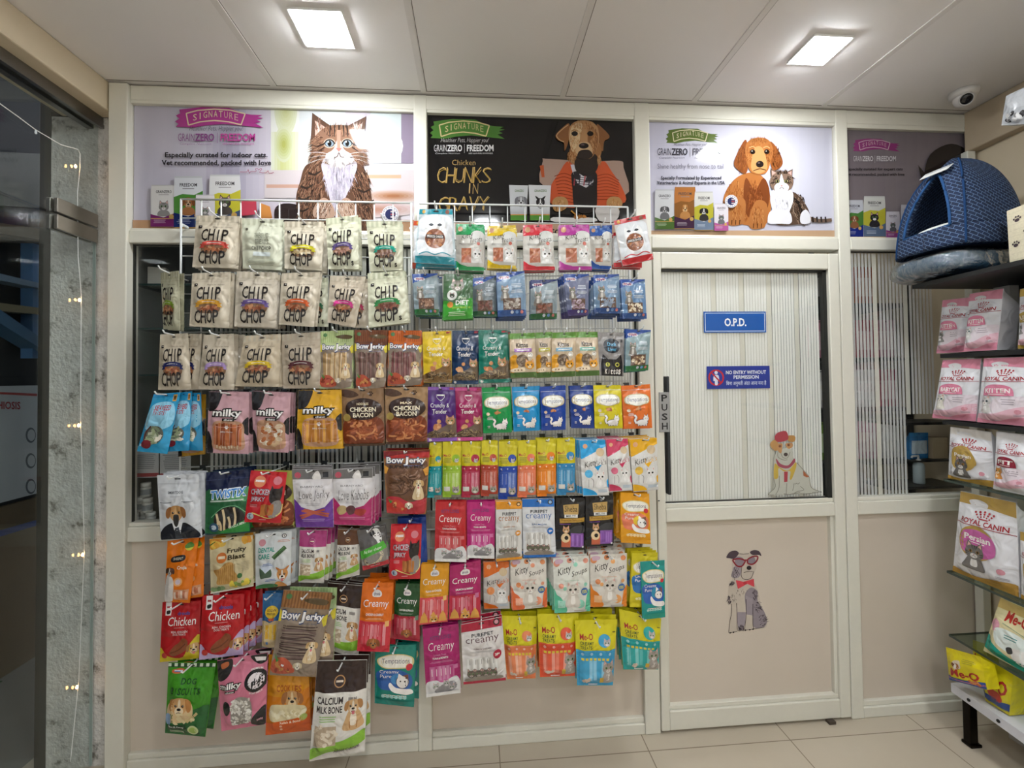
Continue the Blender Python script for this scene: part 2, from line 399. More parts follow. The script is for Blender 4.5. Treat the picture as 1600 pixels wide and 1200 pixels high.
b.box((1.519, Y0+.012, .94), (1.536, .013, 1.936)); b.box((.786, Y0+.012, 1.927), (1.536, .013, 1.936)); b.box((.786, Y0+.018, .94), (1.536, .013, .944))
b.build('gasket', g, D)
film(.792, 1.517, .946, 1.926, .0135, D, w=.0114)
# dark pull bar behind the glass and the PUSH plate on it
pb = MB(); p0 = at(1041, 588, 1, -.012); p1 = at(1041, 772, 1, -.012); pb.box((p0.x-.0065, -.028, p1.z), (p0.x+.0065, .0055, p0.z)); pb.build('pull_bar', mat('#2a2d31', 'plastic'), D, bevel=.003)
pa, pc = at(1030, 613, 1, -.029), at(1046.5, 675, 1, -.029); hp = empty('push_plate', (0, 0, 0), D)
boxo('plate', (pa.x, -.0295, pc.z), (pc.x, -.018, pa.z), mat('#9d9d9c', 'coat'), hp, .0008)
A = Art(lambda x, y, l: Vector((pa.x+(pc.x-pa.x)*x, -.0295-l, pa.z+(pc.z-pa.z)*y)), (pc.x-pa.x)/(pa.z-pc.z)); 
for i, c in enumerate('PUSH'): A.T('lettering', '#15151a', c, .2, .06+.235*i, .8, .23+.235*i, .02)
A.build(hp)
boxo('threshold_stop', (1.47, -.04, 0), (1.50, -.018, .012), mat('#4a3f36', 'dark'), D)
kp = at(1034, 783, 1, -.024); MB().lathe([(.004, 0), (.004, .004)], 10, (0, 0, 0), 0).build('keyhole', mat('#1a1a1a', 'dark'), D, loc=None).location = (kp.x-.012, -.022, kp.z)

# ================================================================ room behind the partition
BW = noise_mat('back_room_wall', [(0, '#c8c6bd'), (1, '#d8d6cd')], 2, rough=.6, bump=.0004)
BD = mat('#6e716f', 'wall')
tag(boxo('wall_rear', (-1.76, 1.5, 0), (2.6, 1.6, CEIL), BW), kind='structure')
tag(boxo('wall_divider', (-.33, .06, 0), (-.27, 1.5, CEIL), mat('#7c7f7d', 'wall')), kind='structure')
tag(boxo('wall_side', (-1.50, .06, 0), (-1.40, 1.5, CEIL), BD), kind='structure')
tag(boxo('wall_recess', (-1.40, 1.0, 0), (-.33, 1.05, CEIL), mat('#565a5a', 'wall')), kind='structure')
BPM = emit_mat('back_panel', (1, .98, .94), BACK_STRENGTH)
for bx_, by_, lab in ((.9, .8, 'large square ceiling panel behind the striped glass door'), (.16, .62, 'large square ceiling panel behind the middle striped window')):  # the middle-window panel is added to backlight its film
    bl = tag(empty('ceiling_light', (bx_, by_, CEIL)), lab, 'light'); bo_ = Vector((bx_, by_, CEIL))
    MB().box((bx_-.3, by_-.3, CEIL-.012), (bx_+.3, by_+.3, CEIL-.008)).build('diffuser', BPM, bl, loc=bo_).location = (0, 0, 0)
    MB().box((bx_-.31, by_-.31, CEIL-.008), (bx_+.31, by_+.31, CEIL-.0005)).build('frame', FR, bl, loc=bo_).location = (0, 0, 0)

# ================================================================ ceiling lights
led = emit_mat('led_panel', (.93, .97, 1), LED_STRENGTH)
for i, (x, y, s) in enumerate(LEDS):
    lab = ['square ceiling panel light over the kitten poster', 'square ceiling panel light over the glass door'][i] if i < 2 else 'ceiling panel light further back in the shop, behind the photographer'
    t = tag(empty('ceiling_light', (x, y, CEIL)), lab, 'light', 'added fill panels behind the photographer' if i > 1 else None)
    h = s/2; MB().box((x-h-.008, y-h-.008, CEIL-.009), (x+h+.008, y+h+.008, CEIL-.0005)).build('frame', mat('#eeeeea', 'coat'), t, loc=(0, 0, 0)).location = (-x, -y, -CEIL)
    MB().box((x-h, y-h, CEIL-.0125), (x+h, y+h, CEIL-.009)).build('diffuser', led, t, loc=(0, 0, 0)).location = (-x, -y, -CEIL)

# ================================================================ glass front on the left, with the bare jamb
PLA = noise_mat('rough_plaster', [(.33, '#807b72'), (.43, '#cfccc6'), (.75, '#e8e6e2')], 16, rough=.8, bump=.008, bscale=70)
bm = bmesh.new(); nx, nz = 40, 260; rj = random.Random(2)
tag(boxo('wall_jamb', (-1.66, .03, 0), (-1.402, .3, 2.535), PLA), kind='structure')
tag(boxo('trim_80', (-1.70, .028, 0), (-1.66, .31, 2.7), mat('#14130f', 'dark')), kind='structure')
ST = mat('#a9a39a', 'metal')
b = MB().box((-1.515, -2.6, 2.505), (-1.468, .03, 2.535)); b.box((-1.53, -2.6, 2.49), (-1.505, .03, 2.505)); b.box((-1.478, -2.6, 2.49), (-1.465, .03, 2.505)); tag(b.build('trim_81', mat('#8f8d8a', 'metal')), kind='structure')
W4 = tag(empty('window_4'), kind='structure')
GF = glass_mat('front_glass', (.94, .97, .96), 1.0)
boxo('transom_pane', (-1.495, -2.6, 2.087), (-1.485, .026, 2.495), GF, W4)
D2 = tag(empty('door_2'), kind='structure')
boxo('glass_leaf', (-1.495, -2.6, .012), (-1.485, .018, 2.079), GF, D2)
eg = mat('#c9d6d2', 'coat'); boxo('glass_edge', (-1.4955, .018, .012), (-1.4845, .0195, 2.079), eg, D2)
SS = mat('#b9b3ab', 'metal')
def clamp(z0, z1, y0, y1, name, par):
    t = empty(name, (0, 0, 0), par)
    boxo('cover_plate', (-1.484, y0, z0), (-1.471, y1, z1), SS, t, .002); boxo('cover_plate', (-1.509, y0, z0), (-1.496, y1, z1), SS, t, .002)
clamp(2.088, 2.14, -.165, .012, 'upper_patch_fitting', W4); clamp(2.028, 2.080, -.165, .012, 'lower_patch_fitting', D2)
# fairy lights hung on the glass
FL = tag(empty('fairy_lights', (-1.478, -.06, 2.3)), 'string of warm fairy lights hanging on the glass shop front', 'string lights')
FLo = Vector((-1.478, -.06, 2.3)); WIRE = mat('#e6e8e6', 'plastic'); BUL = emit_mat('warm_bulb', (1, .5, .16), 34.0); BUD = mat('#dfe8f0', 'plastic')
pts = [at(-30, 145, 0, -1.478), at(0, 162, 0, -1.478), at(28, 182, 0, -1.478), at(56, 203, 0, -1.478), at(95, 226, 0, -1.478), at(122, 233.5, 0, -1.478), at(125, 240, 0, -1.478), at(125, 262, 0, -1.478)]
bulbs = [at(118, 260, 0, -1.478), at(124, 469, 0, -1.478), at(123, 665, 0, -1.478), at(129, 867, 0, -1.478), at(120, 1074, 0, -1.478)]
down = [pts[-1]]+[at(121, 300, 0, -1.478), at(122, 400, 0, -1.478)]+[b+Vector((0, .008, .02)) for b in bulbs[1:]]+[at(110, 1190, 0, -1.478)]
MB().tube([p-FLo for p in pts], .0016, 6).tube([p-FLo for p in down], .0011, 5).build('wire', WIRE, FL)
for q in bulbs:
    v = q-FLo; b = MB().lathe([(.0005, -.006), (.003, -.003), (.0036, 0), (.003, .004), (.0006, .007)], 8, v); o = b.build('bulb', BUL, FL, smooth=True)
v = at(56, 203, 0, -1.478)-FLo; MB().lathe([(.001, -.014), (.0035, -.012), (.003, -.003), (.001, 0)], 8, v).build('bulb', BUD, FL, smooth=True)

# ================================================================ the lane outside the glass
OX = -2.45
og = noise_mat('lane_floor', [(0, '#6d6b66'), (1, '#84827c')], 4, rough=.7)
tag(boxo('path', (-4.5, -4.5, -.12), (-1.76, 3.5, -.02), og), kind='structure')
gq = at(0, 1160, 0, OX)
tag(boxo('wall_lane', (OX-.1, -3, 0), (OX, 2.4, 3.2), noise_mat('lane_wall', [(0, '#2a2b2c'), (1, '#3b3b3b')], 2, rough=.8)), kind='structure')
tag(boxo('wall_lane_end', (OX, 2.3, 0), (-1.6, 2.4, 3.2), mat('#24262a', 'matte')), kind='structure')
tag(boxo('wall_lane_plinth', (OX, -3, -.02), (OX+.02, 2.3, .85), noise_mat('lane_plinth', [(0, '#6b5a44'), (1, '#7d6b53')], 3, rough=.8)), kind='structure')
def onlane(u, v, d=0): return at(u, v, 0, OX+.03+d)
bd = tag(empty('notice_board', (OX+.03, .7, 1.1)), 'white notice board with red heading outside the glass front', 'sign'); bo = Vector((OX+.03, .7, 1.1))
a = onlane(62, 603); c = onlane(-60, 885)
boxo('board', (-.012, c.y-bo.y-.3, 1.495-bo.z-.03*0-.62), (0, a.y-bo.y+.02, 1.47-bo.z), mat('#c7cacd', 'coat'), bd)
A = Art(lambda x, y, l: at(x, y, 0, OX+.03+l+.0005), 1)
A.P('lettering', '#b0382c', [(-60, 610), (58, 615), (58, 619), (-60, 613)]); A.T('lettering', '#a3262b', 'EHRLICHIOSIS', -44, 627, 32, 639, .02, dy=.02)
A.P('stripe', '#2b3f86', [(-60, 846), (58, 812), (58, 821), (-60, 857)])
for i in range(3): A.E('print', '#5d6166', 48, 680+i*40, 8, 12); 
for i in range(3): A.E('print', '#c7cacd', 49, 680+i*40, 6, 9)
A.build(bd, bo)
# steel stair beams and the blue column across the lane
def lane_bar(name, quad, m, th, lab, cat):
    pts = [onlane(*q) for q in quad]; d = Vector((th, 0, 0)); o = sum((p for p in pts), Vector())/4
    v = [p-o for p in pts]+[p+d-o for p in pts]
    ob = mesh(name, v, [(0, 3, 2, 1), (4, 5, 6, 7), (0, 1, 5, 4), (1, 2, 6, 5), (2, 3, 7, 6), (3, 0, 4, 7)], m, loc=o); bm = bmesh.new(); bm.from_mesh(ob.data); bmesh.ops.recalc_face_normals(bm, faces=bm.faces); bm.to_mesh(ob.data); bm.free()
    return tag(ob, lab, cat)
lane_bar('steel_column', [(32, 380), (55, 385), (55, 560), (32, 560)], mat('#5f86b5', 'coat'), .06, 'blue steel column across the lane behind the glass', 'column')
lane_bar('stair_beam', [(-40, 425), (58, 448), (58, 455), (-40, 436)], mat('#7f93a8', 'coat'), .09, 'pale blue steel stair beam, upper one across the lane', 'beam')
lane_bar('stair_beam', [(-40, 472), (58, 484), (58, 493), (-40, 485)], mat('#8f8468', 'coat'), .09, 'tan steel beam crossing below the pale blue one', 'beam')
lane_bar('stair_stringer', [(-40, 480), (58, 545), (58, 560), (-40, 502)], mat('#54789a', 'coat'), .10, 'sloping blue stair stringer outside the glass front', 'stair')
lane_bar('wall_ledge', [(-60, 345), (58, 362), (58, 378), (-60, 362)], mat('#6f6455', 'matte'), .12, 'brown ledge high on the wall across the lane', 'ledge')
lane_bar('lane_signboard', [(-60, 235), (54, 240), (54, 325), (-60, 318)], mat('#86837c', 'matte'), .05, 'grey boarded panel on the wall across the lane', 'panel')
lane_bar('green_mat', [(-60, 1068), (56, 1060), (56, 1069), (-60, 1080)], mat('#3f6a45', 'matte'), .02, 'green strip at the foot of the lane wall', 'mat')

# ================================================================ printed pouches: shape and artwork
def sstep(a, b, x): t = min(1, max(0, (x-a)/(b-a))); return t*t*(3-2*t)
class Pouch:
    """a filled flat pouch whose four corners (top left, top right, bottom right, bottom left) stand at 3D points; bulges along nrm"""
    def __init__(s, c, nrm, T, seed, depth=0.0, wr=.0016):
        s.c = [Vector(p) for p in c]; s.n = Vector(nrm).normalized(); s.T = T; s.depth = depth
        r = random.Random(seed); s.w = [(r.uniform(1.5, 5), r.uniform(-8, 8), r.uniform(0, 6.28)) for _ in range(3)]+[(r.uniform(-7, 7), r.uniform(6, 13), r.uniform(0, 6.28)) for _ in range(2)]; s.wr = wr; s.lean = r.uniform(-.006, .006)
        s.W = ((s.c[1]-s.c[0]).length+(s.c[2]-s.c[3]).length)/2; s.H = ((s.c[3]-s.c[0]).length+(s.c[2]-s.c[1]).length)/2; s.k = s.W/s.H
    def flat(s, u, v): return (s.c[0]*(1-u)+s.c[1]*u)*(1-v)+(s.c[3]*(1-u)+s.c[2]*u)*v
    def env(s, u, v):
        e = sstep(0, .22, u)*sstep(0, .22, 1-u); return e*sstep(.10, .42, v)*sstep(0, .16, 1-v)
    def bulge(s, u, v):
        e = s.env(u, v); w = sum(math.sin(a*u*2+b*v+p) for a, b, p in s.w)/2.6
        edge = sstep(0, .1, u)*sstep(0, .1, 1-u)*sstep(0, .06, 1-v)*sstep(0, .05, v)
        return s.T*e+s.wr*w*(.25+.75*e)*(.3+.7*edge)
    def place(s, u, v, l=0): return s.flat(u, v)+s.n*(s.bulge(u, v)+l+s.lean*(v-.04))
    def back(s, u, v):
        d = s.depth*sstep(0.0, .3, v)
        return s.flat(u, v)-s.n*(s.T*.4*s.env(u, v)+.0012+d)+s.n*s.lean*(v-.04)
    def body(s, name, m, parent, origin, nu=22, nv=28, round_top=False):
        V = []; F = []; o = Vector(origin)
        for j in range(nv+1):
            for i in range(nu+1): V.append(s.place(i/nu, j/nv)-o)
        for j in range(nv+1):
            for i in range(nu+1): V.append(s.back(i/nu, j/nv)-o)
        n = (nu+1)*(nv+1); q = lambda i, j: j*(nu+1)+i
        for j in range(nv):
            for i in range(nu):
                F.append((q(i, j), q(i, j+1), q(i+1, j+1), q(i+1, j))); F.append((n+q(i, j), n+q(i+1, j), n+q(i+1, j+1), n+q(i, j+1)))
        for i in range(nu):
            F.append((q(i, 0), q(i+1, 0), n+q(i+1, 0), n+q(i, 0))); F.append((q(i, nv), n+q(i, nv), n+q(i+1, nv), q(i+1, nv)))
        for j in range(nv):
            F.append((q(0, j), n+q(0, j), n+q(0, j+1), q(0, j+1))); F.append((q(nu, j), q(nu, j+1), n+q(nu, j+1), n+q(nu, j)))
        ob = mesh(name, V, F, m, parent, smooth=True)
        ob.data.set_sharp_from_angle(angle=.9) if hasattr(ob.data, 'set_sharp_from_angle') else None
        return ob

def mixc(a, b, t):
    a = a.lstrip('#'); b = b.lstrip('#'); return '#'+''.join('%02x' % round(int(a[i:i+2], 16)*(1-t)+int(b[i:i+2], 16)*t) for i in (0, 2, 4))
DK = '#2b2523'; WH = '#eeeae6'
# ---- little drawing kit in the unit square of a pouch front
def loc(a, cx, cy, r):
    return lambda x, y: (cx+x*r, cy+y*r*a.k)
def jtext(a, part, col, txt, x0, y0, x1, y1, bold=.02, jit=.08, sh=0, gap=.06):
    n = len(txt); w = (x1-x0)/n; h = y1-y0
    for i, c in enumerate(txt):
        q = -.15 if c in 'I!ilj1' else 1; j = a.rnd.uniform(-jit, jit)*h
        if c != ' ': a.T(part, col, c, x0+w*(i+gap+(1-q)*.3), y0+max(j, 0), x0+w*(i+1-gap-(1-q)*.3), y1+min(j, 0), bold, sh)
def outl(a, part, fg, bg, txt, x0, y0, x1, y1, sh=0, b=.02, grow=.055, arc=0, dy=0):
    g = (y1-y0)*.12; gx = (x1-x0)*.02
    a.T(part, bg, txt, x0-gx, y0-g, x1+gx, y1+g, 0, sh, arc, dy, raw=b+grow); a.T(part, fg, txt, x0, y0, x1, y1, b, sh, arc, dy)
def lines(a, part, col, x0, y0, x1, y1, n, rag=.25):
    h = (y1-y0)/n
    for i in range(n):
        q = a.rnd.uniform(0, rag)*(x1-x0)/2; a.R(part, col, x0+q, y0+h*i, x1-q, y0+h*(i+.38))
def seal(a, part, c1, n, y0, y1, x0=0, x1=1):
    w = (x1-x0)/n
    for i in range(0, n, 2): a.R(part, c1, x0+w*i, y0, x0+w*(i+1), y1)
def zipline(a, col, y=.15): a.R('zip_seal', col, .02, y, .98, y+.006); a.R('zip_seal', col, .02, y+.016, .98, y+.02)
def hole(a, y=.045, w=.07): a.E('hang_hole', '#2a2624', .5, y, w, w*.28*a.k)
def sticks(a, part, cols, x0, y0, x1, y1, n, w, wob=.02, horiz=False):
    for i in range(n):
        t = (i+.5)/n; c = cols[i % len(cols)] if i % 3 else a.rnd.choice(cols); r = a.rnd.uniform
        if horiz: y = y0+(y1-y0)*t; a.S(part, c, [(x0+r(0, .04), y+r(-wob, wob)), (x0*.6+x1*.4, y+r(-wob, wob)), (x0*.25+x1*.75, y+r(-wob, wob)), (x1-r(0, .04), y+r(-wob, wob))], w)
        else: x = x0+(x1-x0)*t; a.S(part, c, [(x+r(-wob, wob), y0+r(0, .03)), (x+r(-wob, wob), (y0+y1)/2), (x+r(-wob, wob), y1-r(0, .03))], w)
def bits(a, part, cols, x0, y0, x1, y1, n, r, sq=.6):
    for i in range(n):
        q = r*a.rnd.uniform(.6, 1.3); a.E(part, a.rnd.choice(cols), a.rnd.uniform(x0+r, x1-r), a.rnd.uniform(y0+r*a.k, y1-r*a.k), q, q*sq*a.k, a.rnd.uniform(0, 3.1), 9)
def curls(a, part, cols, x0, y0, x1, y1, n, l, w):
    for i in range(n):
        x = a.rnd.uniform(x0+l*.5, x1-l*.5); y = a.rnd.uniform(y0+l*.3*a.k, y1-l*.3*a.k); t = a.rnd.uniform(0, 3.14); dx, dy = math.cos(t)*l/2, math.sin(t)*l/2*a.k*.6
        a.S(part, a.rnd.choice(cols), [(x-dx, y-dy), (x+dy*.5/a.k, y-dx*.3*a.k), (x+dx, y+dy)], w, 4)
def paw(a, part, col, cx, cy, r):
    p = loc(a, cx, cy, r); a.E(part, col, *p(0, .3), r*.5, r*.42*a.k, 0, 10)
    for x, y in ((-.62, -.1), (-.25, -.5), (.25, -.5), (.62, -.1)): a.E(part, col, *p(x, y), r*.2, r*.26*a.k, 0, 8)
def dogface(a, cx, cy, r, fur='#c99a63', ear='#a8743f', muz='#e3c7a0', part='dog_picture', tongue=False, up=False):
    p = loc(a, cx, cy, r); B = lambda c, pts: a.B(part, c, [p(*q) for q in pts], 4)
    if up: B(ear, [(-.6, -.7), (-.95, -1.35), (-.2, -.85)]); B(ear, [(.6, -.7), (.95, -1.35), (.2, -.85)])
    B(fur, [(0, -.95), (.6, -.75), (.78, -.1), (.5, .55), (0, .95), (-.5, .55), (-.78, -.1), (-.6, -.75)])
    if not up: B(ear, [(-.5, -.8), (-.98, -.55), (-1.1, .2), (-.85, .5), (-.62, .1)]); B(ear, [(.5, -.8), (.98, -.55), (1.1, .2), (.85, .5), (.62, .1)])
    a.E(part, muz, *p(0, .38), r*.42, r*.46*a.k, 0, 14); a.E(part, muz, *p(0, -.35), r*.13, r*.5*a.k, 0, 10)
    for s in (-1, 1): a.E(part, '#1d1512', *p(.33*s, -.14), r*.12, r*.13*a.k, 0, 9); a.E(part, '#f3efe9', *p(.33*s+.04, -.18), r*.035, None, 0, 6)
    a.E(part, '#1d1716', *p(0, .2), r*.2, r*.15*a.k, 0, 10); a.S(part, '#3a2a22', [p(-.25, .58), p(0, .5), p(.25, .58)], r*.07, 3)
    if tongue: B('#d9737c', [(-.15, .56), (.15, .56), (.13, .92), (-.1, .92)])
def dogsit(a, cx, cy, r, fur='#d2b184', ear='#b98d58', muz='#ead9bd', part='dog_picture', tongue=True, h=2.6):
    p = loc(a, cx, cy, r)
    a.B(part, fur, [p(*q) for q in ((-.35, .3), (.4, .3), (.85, 1.3), (.95, h), (-.95, h), (-.8, 1.3))], 4)
    a.B(part, muz, [p(*q) for q in ((-.2, .7), (.25, .7), (.35, h*.75), (0, h*.85), (-.3, h*.75))], 4)
    a.S(part, ear, [p(-.35, h*.65), p(-.3, h*.97)], r*.12, 2); a.S(part, ear, [p(.4, h*.65), p(.36, h*.97)], r*.12, 2)
    dogface(a, cx, cy, r*.85, fur, ear, muz, part, tongue)
def catface(a, cx, cy, r, fur='#a9a29a', dark='#7d756c', muz='#e9e5df', eye='#6f8f5a', part='cat_picture', body=0):
    p = loc(a, cx, cy, r); B = lambda c, pts: a.B(part, c, [p(*q) for q in pts], 4)
    if body: B(fur, [(-.4, .4), (.4, .4), (.85, 1.2), (.95, body), (-.95, body), (-.85, 1.2)]); B(muz, [(-.2, .7), (.2, .7), (.3, body*.8), (-.3, body*.8)])
    for s in (-1, 1): a.P(part, fur, [p(.12*s, -.62), p(.72*s, -1.2), p(.86*s, -.2)]); a.P(part, '#d8a9a0', [p(.32*s, -.65), p(.66*s, -1.0), p(.74*s, -.38)])
    B(fur, [(0, -.75), (.65, -.55), (.92, .1), (.6, .65), (0, .82), (-.6, .65), (-.92, .1), (-.65, -.55)])
    for x in (-.25, 0, .25): a.S(part, dark, [p(x, -.7), p(x*.7, -.3)], r*.1, 2, .6)
    for s in (-1, 1):
        for y in (.1, .32): a.S(part, dark, [p(.85*s, y), p(.5*s, y+.06)], r*.08, 2, .5)
        a.E(part, eye, *p(.36*s, -.05), r*.19, r*.17*a.k, 0, 10); a.E(part, '#14120f', *p(.36*s, -.05), r*.09, r*.15*a.k, 0, 8)
    a.E(part, muz, *p(0, .4), r*.36, r*.26*a.k, 0, 12); a.P(part, '#b9706c', [p(-.1, .2), p(.1, .2), p(0, .34)]); a.S(part, '#5a4a42', [p(-.16, .46), p(0, .38), p(.16, .46)], r*.05, 3)
def cattail(a, col, edge, cx, cy, r, part='cat_picture'):
    p = loc(a, cx, cy, r)
    for c, g in ((edge, 1.12), (col, 1)):
        w = r*.34*(1.35 if g > 1 else 1)
        a.S(part, c, [p(-1.0, .75), p(-1.25, .2), (p(-1.0, -.3)), p(-1.3, -.7)], w, 4); a.E(part, c, *p(0, .6), r*.98*g, r*.5*a.k*g, 0, 14); a.E(part, c, *p(.72, -.05), r*.5*g, r*.45*a.k*g, 0, 12)
        a.P(part, c, [p(.4, -.2), p(.45, -.8*g), p(.72, -.4)]); a.P(part, c, [p(.72, -.4), p(1.02, -.8*g), p(1.1, -.1)])
        for x in (-.6, -.2, .4, .75): a.S(part, c, [p(x, .8), p(x, 1.18)], w*.75, 2)
    for s in (.58, .88): a.E(part, '#2b2a2e', *p(s, -.1), r*.06, None, 0, 6)
def ribbon(a, col, y, x0=.22, x1=.78, h=.075, arc=.035, edge=None):
    n = 10; t = [(x0+(x1-x0)*i/n, y-arc*(1-(2*i/n-1)**2)) for i in range(n+1)]
    e = edge or col
    a.P('ribbon', e, [(x0+.04, y+.02), (x0-.06, y+.035), (x0-.02, y+.065), (x0-.07, y+.11), (x0+.05, y+.1)]); a.P('ribbon', e, [(x1-.04, y+.02), (x1+.06, y+.035), (x1+.02, y+.065), (x1+.07, y+.11), (x1-.05, y+.1)])
    a.P('ribbon', col, t+[(x, yy+h) for x, yy in t[::-1]]); a.S('lettering', WH, [(x, yy+h*.5) for x, yy in t[2:-2]], .012, 2)

# ---- one function per kind of pouch
def chip(a, rib='#c8483c', s=False, meat=('#a5613f', '#8a4b30', '#c08a63'), dim='#bdb39f'):
    seal(a, 'header', dim, 15, 0, .115); a.R('zip_seal', dim, .0, .118, 1, .124); a.R('zip_seal', dim, 0, .165, 1, .17)
    hole(a, .06); a.R('logo', DK, .08, .2, .17, .255); a.R('lettering', WH, .1, .215, .15, .225)
    a.T('lettering', '#6b6158', 'Treats for champs', .42, .215, .86, .245, 0, .02)
    jtext(a, 'lettering', DK, 'CHIP', .18, .265, .8, .505, .016, .05, .02, .045)
    a.B('window', '#8b6a50', [(.2, .62), (.35, .55), (.65, .55), (.8, .62), (.72, .74), (.28, .74)]); bits(a, 'window', meat, .22, .585, .78, .735, 26, .055)
    ribbon(a, rib, .535); jtext(a, 'lettering', DK, 'CHOP', .15, .685, .77, .94, .016, .05, .02, .045)
    if s: a.T('lettering', DK, 's', .78, .86, .85, .94, .02)
def chipback(a):
    seal(a, 'header', '#c3c5ae', 15, 0, .13); hole(a, .06); a.C = 0
    a.E('logo', '#5c5a50', .13, .22, .035); lines(a, 'lettering', '#9a9c8b', .32, .3, .7, .52, 8)
    jtext(a, 'lettering', '#8b8d7d', 'ABOUT', .36, .28, .66, .4, 0, .1); jtext(a, 'lettering', '#8b8d7d', 'TREATS', .34, .42, .68, .52, 0, .1)
    jtext(a, 'lettering', '#3b3a34', 'CHIPCHOP', .26, .555, .74, .635, .01, .06); a.R('label_panel', '#d7e0e0', .3, .67, .72, .75)
    lines(a, 'lettering', '#a6a896', .14, .8, .86, .94, 5)
def bowjerky(a, hdr='#b9c98f', stripe='#a3b578', st=('#c9a878', '#b48f5c', '#dcc096'), low='#b9543a', big=False, supreme=False, yel='#d9c83a'):
    y = .23 if not supreme else .1
    if supreme: a.R('header', '#b32b2b', 0, 0, 1, .12); a.P('header', '#7a1c1f', [(0, 0), (1, 0), (1, .03), (.4, .06), (0, .1)])
    else:
        a.R('header', hdr, 0, 0, 1, .2); seal(a, 'header', stripe, 31, .0, .2); a.B('logo', '#5b4a30', [(.45, .1), (.7, .075), (.95, .1), (.9, .15), (.6, .14)]); a.E('logo', '#4f7a4a', .14, .07, .06)
    a.B('window', '#8f7f70' if not supreme else '#6d4a33', [(.04, y+.08), (.5, y+.1), (.96, y+.08), (.97, .6), (.95, .97), (.05, .97), (.03, .6)], 3)
    if big: sticks(a, 'window', st, .1, y+.17, .85, .8, 20, .028, .012, True)
    elif supreme: curls(a, 'window', st, .06, .27, .94, .72, 60, .3, .03)
    else: sticks(a, 'window', st, .1, y+.14, .82, .86, 15, .036, .012)
    a.P('header', yel, [(0, .22), (.1, .27), (.05, .36), (0, .36)]); a.P('header', yel, [(1, .25), (.88, .3), (.95, .4), (1, .38)])
    outl(a, 'lettering', WH, '#33466e', 'Bow', .06, y, .44, y+.095, 0, .03, .05); outl(a, 'lettering', WH, '#33466e', 'J', .44, y+.005, .54, y+.135, .03, .03, .05); outl(a, 'lettering', WH, '#33466e', 'erky', .56, y+.015, .93, y+.115, 0, .03, .05)
    if supreme: a.T('lettering', '#2e1f14', 'SUPREME MIX', .12, .225, .9, .275, .02); a.B('berry_print', '#b22e38', [(.02, .75), (.3, .72), (.6, .8), (.98, .74), (.98, .98), (.02, .98)])
    a.T('lettering', '#6d6fa0' if not big else '#4d5673', 'Munchy Sticks', .5, y+.125, .82, y+.15, 0)
    a.B('berry_print', low, [(.03, .82), (.25, .76), (.45, .84), (.5, .95), (.06, .96)]); bits(a, 'berry_print', (low, '#c98a4a', '#8c3a2a'), .04, .8, .5, .96, 12, .06)
    for i in range(5): a.S('berry_print', '#4f8a45', [(.12, .82), (.05+.035*i, .74+.01*i)], .025, 2, .7)
    dogsit(a, .8, .62 if not supreme else .52, .13, '#dcc39a', '#c7a26e', '#efe2cb', h=2.7); dogface(a, .58, .86, .09, '#ded2bd', '#c9b796', '#f1ebdf')
def wanpy(a, back=False):
    a.R('header', '#1f87bd', 0, 0, 1, .07); a.B('panel', '#8fcbe6', [(.1, .2), (.85, .18), (.92, .55), (.1, .6)]); hole(a, .04)
    a.R('logo', '#d7a34a', .78, .03, .92, .14); a.R('logo', '#6d4d23', .8, .05, .9, .12)
    jtext(a, 'lettering', '#b3363c', 'SEAWEED', .22, .2, .82, .29, .03, .1); jtext(a, 'lettering', '#b3363c', 'TWISTS!', .24, .3, .74, .37, .03, .1)
    a.E('window', '#5d5f56', .48, .7, .34); curls(a, 'window', ('#9fab86', '#7d8a70', '#b9bfa6'), .2, .55, .75, .86, 12, .4, .1); curls(a, 'window', ('#e6e0cf',), .5, .66, .82, .82, 3, .3, .09)
    a.E('window', '#7c2630', .3, .86, .17, None); a.S('window', '#5b2f28', [(.2, .8), (.22, .65), (.32, .55)], .05); a.R('label_panel', '#cfe6f0', .05, .86, .14, .9)
def milky(a, bg='#c79aa2', sp='#1f1b1d', st='sticks'):
    a.B('cow_spot_print', sp, [(0, 0), (.32, .0), (.3, .12), (.2, .28), (0, .3)]); a.B('cow_spot_print', sp, [(1.0, .42), (.9, .45), (.84, .55), (.9, .66), (1, .68)]); a.B('cow_spot_print', sp, [(0, .66), (.08, .7), (.14, .85), (.14, 1), (0, 1)])
    hole(a, .05); a.B('window', '#b98d70', [(.17, .5), (.5, .46), (.85, .5), (.9, .7), (.86, .93), (.2, .93), (.14, .7)])
    if st == 'sticks': sticks(a, 'window', ('#a3532c', '#8d4425', '#b9693c'), .18, .5, .86, .88, 12, .05, .01); sticks(a, 'window', ('#e6d6bd', '#d8c3a2'), .22, .86, .8, .93, 8, .035, .012)
    elif st == 'gold': sticks(a, 'window', ('#c6852d', '#d69c44', '#a8691f'), .16, .5, .88, .9, 12, .055, .01)
    else: bits(a, 'window', ('#e6dccb', '#d9c4a6', '#c9a882'), .2, .5, .86, .92, 26, .085); bits(a, 'window', ('#b5713f', '#a55f34'), .2, .5, .86, .92, 12, .075)
    outl(a, 'lettering', WH, '#17140f', 'milky', .13, .28, .84, .43, .03, .05, .06); a.R('logo', '#17140f', .38, .43, .68, .475); a.T('lettering', WH, 'chew', .42, .435, .64, .47, .03)
    a.S('bone_print', '#dca394', [(.2, .93), (.2, .62), (.14, .58), (.2, .55), (.32, .57), (.68, .57), (.8, .55), (.86, .58), (.8, .62), (.8, .93)], .008, 3); paw(a, 'bone_print', WH, .5, .575, .06); a.T('lettering', WH, 'BBQ Chicken', .36, .635, .66, .66, 0)
